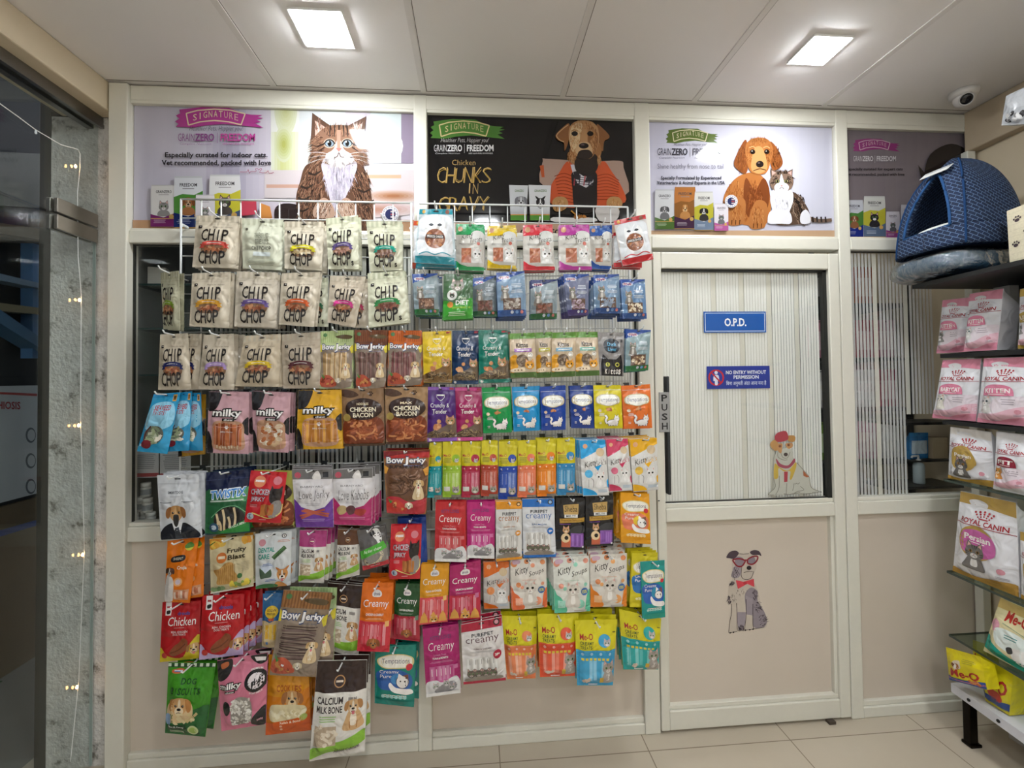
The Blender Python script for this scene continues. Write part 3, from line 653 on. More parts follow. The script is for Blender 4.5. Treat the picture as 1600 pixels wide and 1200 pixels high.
def bacon(a, top='NOODLES', bg='#8a6a49'):
    a.B('header', '#4a3020', [(0, .02), (.25, .04), (.4, .12), (.2, .16), (0, .12)]); paw(a, 'logo', '#3a251a', .68, .1, .08); hole(a, .04)
    a.B('window', '#7c3a20', [(.06, .55), (.5, .48), (.94, .55), (.95, .95), (.05, .95)]); curls(a, 'window', ('#b9683c', '#9c4e2a', '#d18a56', '#87401f'), .04, .5, .96, .94, 60, .32, .042)
    a.B('label_panel', '#33201a', [(.5, .17), (.85, .24), (.95, .4), (.7, .53), (.3, .53), (.1, .4), (.16, .24)])
    a.T('lettering', '#e0cda8', top, .36, .25, .64, .29, .02); a.T('lettering', '#ece0c4', 'CHICKEN', .2, .325, .82, .405, .04); a.T('lettering', '#ece0c4', 'BACON', .27, .42, .75, .5, .04); a.E('logo', '#b39a55', .12, .5, .09); a.R('header', '#4a3322', 0, .955, 1, 1)
def crunchy(a, main='#d8b93c', tail=None, txt=WH, ph='#6c5236'):
    a.R('header', tail or main, 0, 0, 1, .06); a.R('logo', '#a83a46', .82, .015, .97, .05); hole(a, .05); a.B('logo', main, [(.36, .12), (.64, .12), (.62, .2), (.5, .25), (.38, .2)]); a.S('logo', txt, [(.36, .14), (.38, .2), (.5, .25), (.62, .2), (.64, .14)], .012); a.R('logo', txt, .38, .14, .62, .165)
    a.T('lettering', txt, 'Crunchy &', .14, .3, .78, .4, -.005, .05); a.T('lettering', txt, 'Tender', .2, .41, .7, .49, .01, .05)
    a.B('window', ph, [(.0, .86), (.3, .78), (.6, .72), (1, .58), (1, .99), (0, .99)]); curls(a, 'window', ('#8d7350', '#4f3c28', '#a08a64', '#3c2e20'), .0, .76, 1, .98, 34, .2, .03)
    catface(a, .8, .62, .17, '#b98a62', '#7d5838', '#e8d8c4'); bits(a, 'treat_print', ('#b9764a', '#d19a6a'), .12, .68, .52, .78, 5, .1); a.E('treat_print', '#c98f5f', .42, .63, .07)
    if tail: a.R('header', tail, 0, .93, 1, 1); a.E('logo', '#d8d0c8', .1, .965, .05)
def temptation(a, cat=WH, edge='#1d2a5a'):
    a.R('zip_seal', '#c9d0d8', .02, .105, .98, .112); hole(a, .04)
    for i in range(7): a.P('logo', '#dfe8d8', [(.34+.05*i, .24), (.355+.05*i, .15+.012*abs(i-3)), (.37+.05*i, .24)])
    g = [(.1, .3), (.25, .23), (.5, .22), (.75, .23), (.9, .3), (.88, .4), (.7, .44), (.5, .47), (.3, .44), (.12, .4)]
    a.B('logo', '#c7b98a', [(.5+(x-.5)*1.08, .34+(y-.34)*1.12) for x, y in g]); a.B('logo', '#f0eee6', g); a.T('lettering', '#26356b', 'Temptations', .15, .285, .86, .405, .0, .02)
    bits(a, 'treat_print', ('#a55f36', '#c58a5a'), .36, .52, .66, .58, 4, .07); a.E('treat_print', '#d8c6a8', .18, .58, .06); lines(a, 'lettering', WH, .14, .64, .36, .72, 3); lines(a, 'lettering', WH, .14, .84, .24, .9, 2)
    cattail(a, cat, edge, .62, .78, .2)
def trixie(a, bot='#2e4f88', top='#2b4f9d', wash='#9fb4c4', low=None, meat=('#9c7660', '#7f5b48', '#b9967d')):
    wash = mixc(wash, '#2c4468', .3)
    a.B('panel', wash, [(.0, .22), (.4, .14), (1, .04), (1, .6), (1, .86), (0, .86)], 3); a.P('header', top, [(0, 0), (1, 0), (1, .03), (.6, .1), (.3, .17), (0, .22)])
    a.E('logo', '#c6ccd8', .27, .125, .2, .042/1*1.0 if 0 else None) if 0 else a.B('logo', '#cfd3dc', [(.08, .1), (.3, .08), (.48, .11), (.46, .16), (.25, .17), (.09, .15)]); a.T('lettering', '#a8303a', 'TRIXIE', .12, .1, .44, .15, .03); hole(a, .04)
    catface(a, .28, .4, .15, '#837c74', '#5c554e', '#d5d0c8', body=2.6); lines(a, 'lettering', '#e6ecf2', .5, .28, .88, .38, 3); lines(a, 'lettering', '#dfe6ee', .46, .42, .92, .5, 4)
    a.R('header', low or bot, 0, .86, 1, 1); a.R('window', '#5f4638', .2, .6, .82, .86); bits(a, 'window', meat, .2, .6, .82, .86, 34, .06)
    for i, c in enumerate(('#c9cdd6', '#6f95c9', '#c77a72')): a.E('logo', c, .5+.17*i, .91, .055)
def dietpack(a):
    a.B('panel', '#4a6a4a', [(0, 0), (1, 0), (1, .5), (.5, .62), (0, .58)]); catface(a, .48, .26, .24, '#8f8a80', '#5f5a52', '#d8d4cc'); a.E('logo', '#e3e6e0', .3, .47, .17); catface(a, .3, .48, .09, '#3b3b38', '#222', '#ddd'); hole(a, .04)
    a.B('header', '#3f9b35', [(0, .6), (.5, .66), (1, .55), (1, 1), (0, 1)]); a.T('lettering', '#d9e8c8', 'Plus', .52, .5, .78, .57, 0, .03); a.T('lettering', '#f1f4ea', 'DIET', .42, .59, .86, .69, .03, .02); a.E('logo', '#d98a3a', .24, .68, .1); a.R('header', '#7fb53a', .3, .73, .92, .77); lines(a, 'lettering', '#cfe3bf', .12, .84, .8, .94, 3)
def kittytreat(a, c='#2f9a56', meat=('#b56a4a', '#a55a3c', '#c98664')):
    a.R('header', c, 0, 0, 1, .24)
    for i in range(9): a.E('header', lighten(c), .08+.105*i, .03+.05*(i % 3), .07, None, 0, 12)
    a.E('logo', '#d8a27a', .15, .11, .09); hole(a, .04); a.B('cloud_print', '#d8d8d4', [(.55, .2), (.75, .14), (.98, .2), (1, .36), (.8, .42), (.58, .34)])
    a.T('lettering', DK, 'Kitty', .2, .2, .6, .35, -.01, .05, 0, -.35); a.T('lettering', DK, 'Treats', .48, .29, .93, .4, -.01, .05, 0, -.2); lines(a, 'lettering', '#8d8a84', .12, .43, .7, .48, 2)
    a.E('logo', '#c96a5a', .8, .43, .06); a.R('window', meat[0], .2, .53, .54, .84); bits(a, 'window', meat, .2, .53, .54, .84, 26, .07); catface(a, .76, .66, .19, '#e3e1de', '#c9c6c2', '#f3f1ee', '#4a4440', body=1.6); a.R('header', c, 0, .92, 1, 1); a.B('header', c, [(0, .8), (.18, .88), (.4, .92), (.4, 1), (0, 1)])
def lighten(c, f=.22):
    c = c.lstrip('#'); return '#'+''.join('%02x' % int(int(c[i:i+2], 16)*(1-f)+255*f) for i in (0, 2, 4))
def freeze(a, c='#2b8fa0', red=False):
    a.R('header', c, 0, 0, 1, .1); a.E('logo', '#c9a24a', .14, .05, .05); a.E('logo', '#8d5a4a', .84, .055, .06); hole(a, .045, .09); a.R('zip_seal', '#dfe6ea', .02, .11, .98, .118)
    a.B('panel', '#e3e6ea', [(.1, .14), (.9, .14), (.95, .5), (.9, .84), (.1, .84), (.05, .5)]); g = [(.22, .5), (.24, .28), (.3, .2), (.42, .3), (.58, .3), (.7, .2), (.78, .3), (.8, .52), (.66, .74), (.34, .74)]
    a.B('panel', '#f2f3f4', g); 
    for x in (.38, .62): a.B('eye_print', '#3c4046', [(x-.07, .3), (x, .27), (x+.07, .3), (x, .325)])
    a.E('window', '#9a6148', .5, .55, .27); bits(a, 'window', ('#b4795c', '#8d5540', '#c79476', '#d98f5a'), .25, .42, .75, .7, 40, .055); a.R('label_panel', '#4a3a36', .26, .48, .74, .55); a.T('lettering', WH, 'FREEZE DRIED', .29, .495, .71, .535, .02); a.R('header', c, 0, .87, 1, 1)
    a.S('panel', c, [(.1, .84), (.3, .8), (.5, .84), (.7, .8), (.9, .84)], .03)
def kittos(a, lab='#b07bb0'):
    a.R('header', '#5f8f3c', 0, 0, 1, .13); a.R('header', '#4a6b30', 0, .88, 1, 1); hole(a, .05); a.R('zip_seal', '#c9b59a', 0, .135, 1, .14)
    a.T('lettering', DK, 'Kittos', .24, .22, .7, .33, .04); a.R('label_panel', lab, .16, .35, .84, .43); a.R('lettering', WH, .26, .38, .74, .4)
    a.B('cat_picture', '#d99a2b', [(0, .55), (.25, .5), (.3, .7), (.2, .86), (0, .86)]); a.E('window', '#6e5a48', .46, .62, .24); bits(a, 'window', ('#8d7a66', '#b09a82', '#5d4a3a'), .26, .5, .66, .74, 18, .06)
    a.E('logo', '#e6e0d6', .78, .5, .1); a.S('logo', '#8a8378', [(.72, .5), (.78, .47), (.84, .5)], .02); catface(a, .74, .72, .2, '#dc9a2c', '#b87418', '#f0dcae', '#5a4a20'); a.B('cat_picture', '#ead6b8', [(.06, .8), (.5, .78), (.52, .87), (.06, .87)]); 
    for i in range(3): a.E('cat_picture', '#7a5a40', .16+.13*i, .83, .03)
def blackcat(a):
    hole(a, .06); a.B('speech_print', '#232a33', [(.5, .14), (.75, .2), (.82, .32), (.72, .44), (.5, .48), (.28, .44), (.18, .32), (.25, .2)]); a.T('lettering', '#4fa0c9', 'Duck', .34, .23, .68, .32, .02); a.T('lettering', '#4fa0c9', 'Liver', .34, .35, .68, .43, .02); a.R('logo', '#3a3a3c', .84, .16, .93, .23)
    a.P('cat_picture', '#242225', [(.06, 1), (.06, .72), (.14, .5), (.34, .62), (.66, .62), (.86, .5), (.94, .72), (.94, 1)])
    for x in (.32, .7): a.E('cat_picture', '#b9b64a', x, .74, .09); a.E('cat_picture', '#1a191a', x, .74, .05)
    jtext(a, 'lettering', WH, 'Kittos', .2, .84, .86, .96, .03, .05)
def drool(a, c='#b72a2f', t1='Creamy', t2='TUNA & CHICKEN', bw=True):
    hole(a, .035); a.T('lettering', '#6a3a6a' if bw else '#e6d6da', 'KITTY LOVES' if bw else 'drools', .2, .13, .78, .185, .02) 
    a.T('lettering', WH, t1, .12, .22, .84, .37, -.01, .07); a.T('lettering', lighten(c, .5), 'Lickable Treat', .28, .385, .62, .41, 0); a.T('lettering', WH, t2, .24, .43, .68, .46, .03); lines(a, 'lettering', lighten(c, .45), .14, .49, .84, .52, 2)
    a.R('window', lighten(c, .3), .14, .56, .84, .86); sticks(a, 'window', (lighten(c, .45), lighten(c, .15)), .16, .56, .82, .78, 6, .07, .004)
    for i in range(5): a.R('lettering', WH, .2+.13*i, .6, .215+.13*i, .7)
    a.B('cat_picture', '#d6d4d4', [(.02, .99), (.03, .8), (.3, .76), (.5, .8), (.9, .74), (.98, .99)]); a.B('cat_picture', '#8f8c8e', [(.25, .94), (.45, .84), (.8, .8), (.9, .9), (.6, .97)])
    for x, y in ((.3, .85), (.6, .82), (.75, .88)): catface(a, x, y, .1, '#aaa6a6', '#6f6b6c', '#dedcdc')
    a.R('logo', lighten(c, .35), .82, .56, .94, .62); a.R('header', '#e6e4e2', 0, .945, 1, 1)
def drool2(a, c='#e08a1f', low='#c8313f', t2='CHICKEN & CARROT', pet='dog'):
    a.R('window', low, 0, .55, 1, 1); hole(a, .06); a.B('logo', '#e3dcd8', [(.36, .14), (.5, .1), (.64, .14), (.62, .2), (.38, .2)]); a.T('lettering', '#5a4a6a', 'drools', .4, .135, .6, .185, .02)
    a.T('lettering', WH, 'Creamy', .08, .24, .88, .37, -.005, .07); a.T('lettering', WH, t2, .2, .43, .76, .465, .03); lines(a, 'lettering', lighten(c, .5), .2, .5, .76, .53, 2)
    sticks(a, 'window', (lighten(low, .35), lighten(low, .15), lighten(low, .45)), .08, .57, .88, .9, 6, .085, .004)
    for i in range(5): a.R('lettering', lighten(low, .6), .17+.15*i, .6, .185+.15*i, .76)
    a.R('logo', lighten(c, .35), .82, .54, .94, .62)
    if pet == 'dog': dogface(a, .5, .87, .19, '#a5622f', '#8a4c22', '#c08653')
    else: 
        for x in (.18, .5, .82): a.P('cat_picture', '#dca04c', [(x-.16, 1), (x-.1, .86), (x, .78), (x+.1, .86), (x+.16, 1)])
        catface(a, .52, .93, .16, '#dca552', '#b87e30', '#f0dcb4', '#3a3020')
    a.R('header', low, 0, .97, 1, 1)
def purepet(a, c='#d98f1f', txt='#a8672f', t2='CHICKEN LIVER'):
    a.R('header', c, 0, 0, 1, .14); hole(a, .045); a.E('logo', DK, .87, .06, .08); a.E('logo', lighten(c, .5), .87, .06, .05); a.R('zip_seal', '#d8d8d6', .0, .145, 1, .15)
    jtext(a, 'lettering', '#3a3a3c', 'PUREPET', .24, .19, .78, .245, .04, .03); a.T('lettering', txt, 'creamy', .1, .26, .9, .365, -.005); a.T('lettering', txt, t2, .28, .42, .72, .445, .01); lines(a, 'lettering', '#a9a6a2', .14, .47, .84, .5, 2)
    a.R('window', '#d5d2cc', .08, .57, .86, .9); sticks(a, 'window', ('#e6e4e0', '#bcb8b2'), .1, .57, .84, .8, 10, .05, .003)
    for i in range(5): a.R('lettering', '#6a6661', .17+.14*i, .6, .18+.14*i, .68)
    for x in (.2, .37, .54, .71): catface(a, x, .83, .11, '#6f655a', '#453d35', '#b5aca0')
    a.B('cat_picture', '#8a8074', [(.08, .9), (.5, .86), (.9, .9), (.85, .95), (.12, .95)]); a.E('logo', c, .84, .54, .1); a.T('lettering', WH, '20+', .78, .52, .9, .56, .03); a.R('header', c, 0, .95, 1, 1)
def sheba(a):
    hole(a, .035); a.P('logo', '#b9975a', [(.24, .14), (.78, .12), (.76, .32), (.26, .32)]); a.T('lettering', '#2a2018', 'Sheba', .29, .16, .73, .27, -.005, .04); a.R('logo', '#d8d6d2', .28, .32, .74, .38); a.T('lettering', '#3a3a3a', 'MELTY', .34, .33, .68, .37, .02)
    a.P('header', '#b98f3a', [(.12, .4), (.98, .38), (.98, .46), (.12, .49)]); a.T('lettering', '#5a3d18', 'Premium Selection', .18, .41, .9, .45, .0); a.R('header', '#6b3a86', .12, .5, .5, .515)
    a.B('cat_picture', '#3a3b3e', [(.45, .62), (.7, .53), (.98, .54), (.98, .66), (.6, .7)]); a.R('window', '#cf6a4a', .18, .74, .5, .96); a.R('window', '#8a5aa8', .5, .68, .96, .95); sticks(a, 'window', ('#a06fc0', '#7c4d9a'), .54, .69, .93, .93, 5, .06, .003)
    catface(a, .34, .62, .13, '#c99a70', '#9a6c42', '#e6cfb2'); a.E('cat_picture', '#e0c49a', .32, .77, .16); a.E('cat_picture', '#1d1a1a', .35, .77, .07); a.E('logo', '#e0dedc', .93, .94, .035)
def temptcream(a, c='#d98f1f', c2='#e07a5a', fish='#e6c23a'):
    g = [(.1, .22), (.3, .17), (.5, .16), (.75, .17), (.92, .22), (.9, .32), (.6, .35), (.3, .35), (.12, .3)]; hole(a, .04)
    a.B('logo', '#d8c78a', [(.5+(x-.5)*1.08, .26+(y-.26)*1.15) for x, y in g]); a.B('logo', '#e6e2d6', g); a.T('lettering', '#3a3550', 'Temptations', .17, .21, .86, .31, .0, .02); a.B('panel', c2, [(.08, .42), (.6, .38), (.92, .5), (.85, .7), (.2, .72), (.06, .6)])
    a.T('lettering', WH, 'Creamy', .12, .39, .6, .46, .0, .04); a.T('lettering', WH, 'Puree', .14, .465, .5, .52, 0, .04); a.E('logo', '#c8313f', .86, .34, .08); a.B('treat_print', fish, [(.42, .5), (.6, .44), (.72, .52), (.6, .62), (.44, .6)])
    a.E('cat_picture', '#2c2a30', .7, .58, .165, None); a.E('cat_picture', WH, .7, .58, .15, None); a.P('cat_picture', WH, [(.58, .53), (.6, .44), (.7, .48)]); a.P('cat_picture', '#7a4a38', [(.72, .47), (.84, .45), (.85, .55)])
    for s in (.65, .76): a.E('cat_picture', DK, s, .57, .02)
    a.B('cat_picture', WH, [(.4, .6), (.55, .68), (.9, .7), (.94, .78), (.5, .76), (.36, .66)]); lines(a, 'lettering', '#e6dcc8', .2, .8, .84, .86, 2); 
    for i in range(6): a.E('treat_print', lighten(c, .55), .22+.11*i, .83, .045)
    a.R('header', c, 0, .9, 1, 1)
def meo_s(a, c='#1f8f98', dim='#c9c02f'):
    a.R('header', c, 0, .43, 1, 1); hole(a, .04, .06); a.T('lettering', '#a8302a', 'Me-O', .05, .22, .42, .27, .012); lines(a, 'lettering', '#6a6a30', .06, .29, .5, .39, 4); a.E('logo', c, .72, .3, .22); catface(a, .76, .34, .12, '#c7c2bc', '#8d8780', '#ece9e4')
    for i in range(3): a.E('logo', lighten(c, .6), .15+.33*i, .475, .04)
    a.R('window', lighten(c, .12), .08, .52, .95, .85); sticks(a, 'window', (lighten(c, .28), lighten(c, .05), lighten(c, .4)), .1, .53, .92, .84, 4, .17, .004); 
    for i in range(4): a.R('lettering', lighten(c, .6), .2+.2*i, .56, .22+.2*i, .74)
    a.R('label_panel', '#d6d3cc', .08, .8, .42, .88); catface(a, .74, .86, .22, '#a39b92', '#7a726a', '#d9d4cd'); a.R('header', c, 0, .95, .5, 1); a.R('header', '#7d756c', .5, .95, 1, 1)
def kittylick(a, c='#2fa0d6', dk=False):
    a.P('header', c, [(0, 0), (1, 0), (1, .12), (0, .34)]); a.E('logo', '#d8a27a', .2, .11, .09); a.E('cloud_print', '#cdb592', .76, .22, .16, None); hole(a, .04, .06); a.T('lettering', '#233a6a' if c == '#2fa0d6' else DK, 'Kitty', .12, .36, .6, .5, -.01, .06, 0, -.3); a.T('lettering', c if dk else '#3a3a40', "Lick's", .5, .36, .97, .46, -.01, .05, 0, -.2)
    a.P('logo', c, [(.5, .48), (.78, .44), (.62, .55)]); a.E('logo', lighten(c, .25), .26, .6, .15); a.S('logo', '#5f5a58', [(.24, .7), (.22, .84)], .015); a.S('logo', '#5f5a58', [(.34, .68), (.42, .72), (.4, .84)], .015); catface(a, .7, .66, .2, '#e6e4e1', '#cfccc8', '#f3f2ef', '#2b2b2b', body=1.9)
    a.B('header', c, [(0, .86), (.3, .88), (.5, .94), (.5, 1), (0, 1)]); a.P('header', c, [(.93, .74), (1, .7), (1, .86), (.95, .84)]); a.R('label_panel', '#b9c3cc', .58, .88, .94, .94); a.R('zip_seal', '#bdbab5', 0, .985, 1, 1)
def soup(a, c='#e07a4a', c2='#d88a5a'):
    for x, y, q in ((.1, .1, .09), (.45, .06, .07), (.62, .14, .06), (.9, .08, .07), (.3, .55, .05), (.2, .5, .07), (.88, .5, .05)): a.E('header', c2 if q > .06 else lighten(c, .35), x, y, q)
    a.B('logo', '#c9a8b8', [(.06, .04), (.18, .02), (.28, .05), (.24, .1), (.08, .11)]); hole(a, .05); a.T('lettering', DK, 'Kitty', .12, .16, .48, .33, -.005, .07, 0, -.3); a.T('lettering', DK, 'Soups', .5, .22, .92, .34, -.005, .06, 0, -.25); a.T('lettering', c, 'Chicken & Pumpkin soup', .3, .4, .7, .425, 0)
    a.B('header', c, [(0, .56), (.08, .66), (.2, .72), (.35, .92), (.3, 1), (0, 1)]); a.B('header', c, [(1, .6), (.9, .72), (.86, .98), (1, 1)]); a.R('window', lighten(c, .45), .1, .76, .3, .9); a.E('window', lighten(c, .3), .72, .84, .12)
    catface(a, .52, .58, .2, '#d3cbc0', '#b3aaa0', '#ebe6de', '#2b2b2b', body=2.3); a.E('logo', '#3f6aa8', .84, .62, .1); a.T('lettering', '#e0d84a', '15%', .77, .59, .91, .65, .04); a.R('label_panel', '#b3aca4', .55, .955, .9, .98)
def meo_l(a, c='#e07a5a'):
    a.R('header', c, 0, .44, 1, 1); hole(a, .05, .05); a.T('lettering', '#a82a28', 'Me-O', .1, .2, .42, .29, .012); jtext(a, 'lettering', '#4a5a2a', 'CREAMY', .1, .31, .44, .36, .02, .03); jtext(a, 'lettering', '#4a5a2a', 'TREATS', .1, .37, .4, .42, .02, .03); a.E('logo', lighten(c, .1), .7, .3, .15); catface(a, .76, .33, .09, '#bdb8b4', '#8d8780', '#e8e5e0'); a.R('logo', '#6a6420', .9, .17, .97, .19)
    for i in range(4): a.E('logo', lighten(c, .5), .15+.23*i, .49, .035)
    a.R('header', lighten(c, .15), 0, .44, 1, .455); a.R('window', lighten(c, .1), .08, .54, .84, .92); sticks(a, 'window', (lighten(c, .3), lighten(c, .08), lighten(c, .45)), .1, .58, .84, .9, 7, .085, .006); 
    for i in range(7): a.R('window', '#d9c33a', .12+.105*i, .55, .19+.105*i, .585)
    bits(a, 'treat_print', ('#e3d8cc', '#cdbfae'), .08, .84, .4, .94, 6, .06); catface(a, .82, .7, .17, '#9f968e', '#736a62', '#d3cdc6', body=2.2); a.R('label_panel', '#c9a83a', .6, .84, .7, .93); a.R('lettering', WH, .3, .95, .55, .965)
def suitdog(a):
    zipline(a, '#aeb1b6', .13); a.R('hang_hole', '#3a3a3c', .42, .055, .56, .075); a.T('lettering', '#5a5d63', 'SMARTDOG', .26, .25, .62, .29, .02); lines(a, 'lettering', '#9a9da3', .3, .33, .56, .35, 1); a.R('lettering', '#6d7077', .04, .42, .34, .428); a.R('lettering', '#6d7077', .58, .41, .86, .418); lines(a, 'lettering', '#8d9097', .6, .425, .84, .445, 1)
    a.B('dog_picture', '#1c1f29', [(.02, 1), (.06, .84), (.3, .74), (.5, .76), (.66, .74), (.86, .84), (.92, 1)], 4); a.P('dog_picture', '#e0e2e6', [(.34, .74), (.6, .72), (.52, .92), (.42, .95)]); a.P('dog_picture', '#3d4148', [(.4, .82), (.5, .8), (.54, .98), (.36, .99)])
    dogface(a, .44, .6, .22, '#b98a55', '#8f5f36', '#c79d68'); a.B('dog_picture', '#33302f', [(.38, .62), (.5, .62), (.5, .74), (.44, .8), (.38, .74)])
def twistix(a):
    a.R('header', '#161d3d', 0, 0, 1, .3); a.S('zip_seal', '#39416a', [(0, .13), (1, .13)], .01); hole(a, .05); a.B('panel', '#25603a', [(0, .3), (.4, .36), (1, .28), (1, .6), (1, .97), (0, .97)], 3); a.P('panel', '#5aa06a', [(.5, .45), (.95, .27), (1, .4), (.9, .5)])
    outl(a, 'lettering', '#3f86d0', '#dfe8ee', 'TWISTIX', .12, .29, .9, .42, .04, .04, .05, 0, -.05); a.R('lettering', '#b9c9bd', .12, .455, .86, .48); a.E('window', '#26221f', .56, .76, .34, .2); a.S('header', '#7fb98a', [(.16, .72), (.4, .58), (.7, .56), (.92, .68)], .015)
    for x, y0, y1 in ((.3, .66, .92), (.44, .6, .95), (.56, .72, .93), (.68, .58, .88), (.36, .78, .94)): a.S('window', '#d9c39a', [(x-.02, y0), (x+.02, (y0+y1)/2), (x, y1)], .05, 4)
    a.P('header', '#2f8f3f', [(.3, .98), (.98, .76), (1, .98)]); a.T('lettering', WH, 'VANILLA MINT', .54, .84, .92, .88, .02, 0, 0, -.3); a.E('logo', '#2c4f6a', .22, .88, .11); a.E('logo', '#b9c9d6', .22, .88, .06)
def redjerky(a):
    a.E('logo', '#d8825a', .3, .2, .16, None); a.R('logo', '#e3d6d6', .18, .17, .42, .21); a.E('logo', '#d07a84', .78, .17, .12); hole(a, .045); outl(a, 'lettering', '#c9b7c0', '#7d2a33', 'CHICKEN', .1, .34, .66, .45, .0, .03, .04); outl(a, 'lettering', '#c9b7c0', '#7d2a33', 'JERKY', .12, .49, .52, .6, 0, .03, .04); lines(a, 'lettering', '#e3a0a0', .1, .64, .34, .7, 3)
    a.B('dog_picture', '#2a2424', [(.62, .44), (.68, .34), (.82, .32), (.94, .36), (.92, .54), (.8, .62), (.66, .58)]); a.P('dog_picture', '#2a2424', [(.62, .4), (.66, .26), (.74, .36)]); a.P('dog_picture', '#2a2424', [(.84, .34), (.94, .26), (.95, .4)])
    a.B('window', '#8d8784', [(.72, .6), (.92, .56), (.97, .75), (.85, .88), (.66, .86)]); a.S('header', '#e0cf7a', [(.2, .8), (.45, .86), (.7, .9), (.95, .8), (.99, .62)], .03); sticks(a, 'window', ('#a5622f', '#b9743a', '#8d4e24'), .42, .62, .78, .86, 5, .08, .02); a.E('logo', '#b9c3cc', .16, .87, .1); a.E('logo', '#5a6a8a', .16, .87, .07); a.R('lettering', '#e6b0b0', .4, .93, .6, .94)
def love(a, c='#6b3a96', t='Love Jerky', meat='stick'):
    a.R('header', '#6d6a68', 0, 0, 1, .17); a.E('logo', '#b9505f', .14, .1, .08); a.B('dog_picture', '#dcd8d4', [(.5, .16), (.54, .08), (.64, .03), (.7, .1), (.7, .17)]); a.R('logo', '#2f2d2e', .76, .05, .9, .14); hole(a, .035)
    a.P('panel', c, [(0, .5), (.2, .64), (.5, .7), (.8, .64), (1, .5), (1, 1), (0, 1)]); jtext(a, 'lettering', '#6a6666', 'BARNYARD', .2, .28, .78, .31, 0, .02); a.T('lettering', DK, t, .14, .36, .9, .54, -.018, .09, 0, -.04); lines(a, 'lettering', '#a9a2a8', .3, .58, .7, .63, 2)
    if meat == 'stick':
        for q in (((.2, .7), (.88, .8)), ((.26, .68), (.9, .76)), ((.14, .79), (.8, .68)), ((.18, .83), (.6, .72))): a.S('treat_print', a.rnd.choice(('#9c3f2a', '#b2553a', '#7f3020')), list(q), .045, 2)
    else: 
        a.B('treat_print', '#b39a6a', [(.1, .72), (.2, .64), (.34, .66), (.34, .76), (.18, .8)]); a.B('treat_print', '#5a3233', [(.34, .7), (.44, .64), (.56, .66), (.58, .76), (.42, .8)]); a.B('treat_print', '#a83a34', [(.56, .78), (.62, .7), (.8, .7), (.86, .74), (.74, .82)])
    lines(a, 'lettering', lighten(c, .4), .16, .84, .84, .9, 2)
def orangepack(a):
    hole(a, .05); a.E('logo', '#d8d64a', .74, .13, .14); a.B('logo', '#5a8a3a', [(.6, .1), (.75, .06), (.88, .1), (.86, .14), (.62, .15)]); a.B('logo', '#2a2422', [(.22, .27), (.62, .25), (.64, .33), (.24, .35)]); a.T('lettering', '#c9bfae', 'SHEEPET', .27, .28, .59, .32, .02); a.T('lettering', '#f2e6d0', 'Crujia', .44, .41, .78, .48, .02)
    a.B('dog_picture', '#d3ccc6', [(.04, .6), (.2, .56), (.36, .66), (.34, .96), (.02, .98)]); dogface(a, .18, .5, .17, '#5f3a28', '#46291c', '#d9d0c8'); a.E('logo', '#e3a86a', .52, .66, .16); a.E('logo', '#c9b7c0', .52, .66, .1); a.R('window', '#c98f6a', .38, .78, .92, .95)
    sticks(a, 'window', ('#e0c7b4', '#b56a4a', '#d8a68a'), .4, .79, .9, .94, 6, .08, .003)
def fruity(a):
    a.B('fruit_print', '#c98a2a', [(0, 0), (.3, .02), (.24, .16), (.05, .2), (0, .14)]); bits(a, 'fruit_print', ('#dba23a', '#c9772a', '#e0b84a'), 0, 0, .42, .22, 9, .09); bits(a, 'fruit_print', ('#dba23a', '#d08a2a'), .66, 0, 1, .12, 5, .1); a.S('fruit_print', '#4a6a2f', [(0, .12), (.14, .06)], .04, 2, .6); hole(a, .035)
    a.T('lettering', '#3a2f1c', 'Fruity', .42, .2, .86, .31, .03, .02, 0, -.05); a.T('lettering', '#3a2f1c', 'Blast', .44, .32, .84, .41, .04, .02, 0, -.05); a.E('logo', '#c9702f', .3, .36, .12); a.R('logo', '#e6d6b8', .22, .33, .38, .38)
    a.B('window', '#b98b4a', [(.1, .58), (.26, .55), (.4, .46), (.56, .48), (.58, .62), (.66, .72), (.62, .84), (.2, .84), (.2, .7)]); 
    for i in range(9): a.S('window', '#8d6530', [(.24+.045*i, .58-.014*min(i, 6)), (.25+.043*i, .83)], .01, 3)
    bits(a, 'fruit_print', ('#d8b82f', '#7f9a4a', '#e0c84a'), .4, .8, 1, .97, 11, .08); bits(a, 'fruit_print', ('#7f9a6a', '#5f8050'), 0, .86, .4, .99, 7, .07); a.E('logo', '#3f6a3a', .72, .73, .06); lines(a, 'lettering', '#b9ad90', .74, .48, .94, .66, 6); a.R('header', '#dcd6c4', 0, .97, 1, 1)
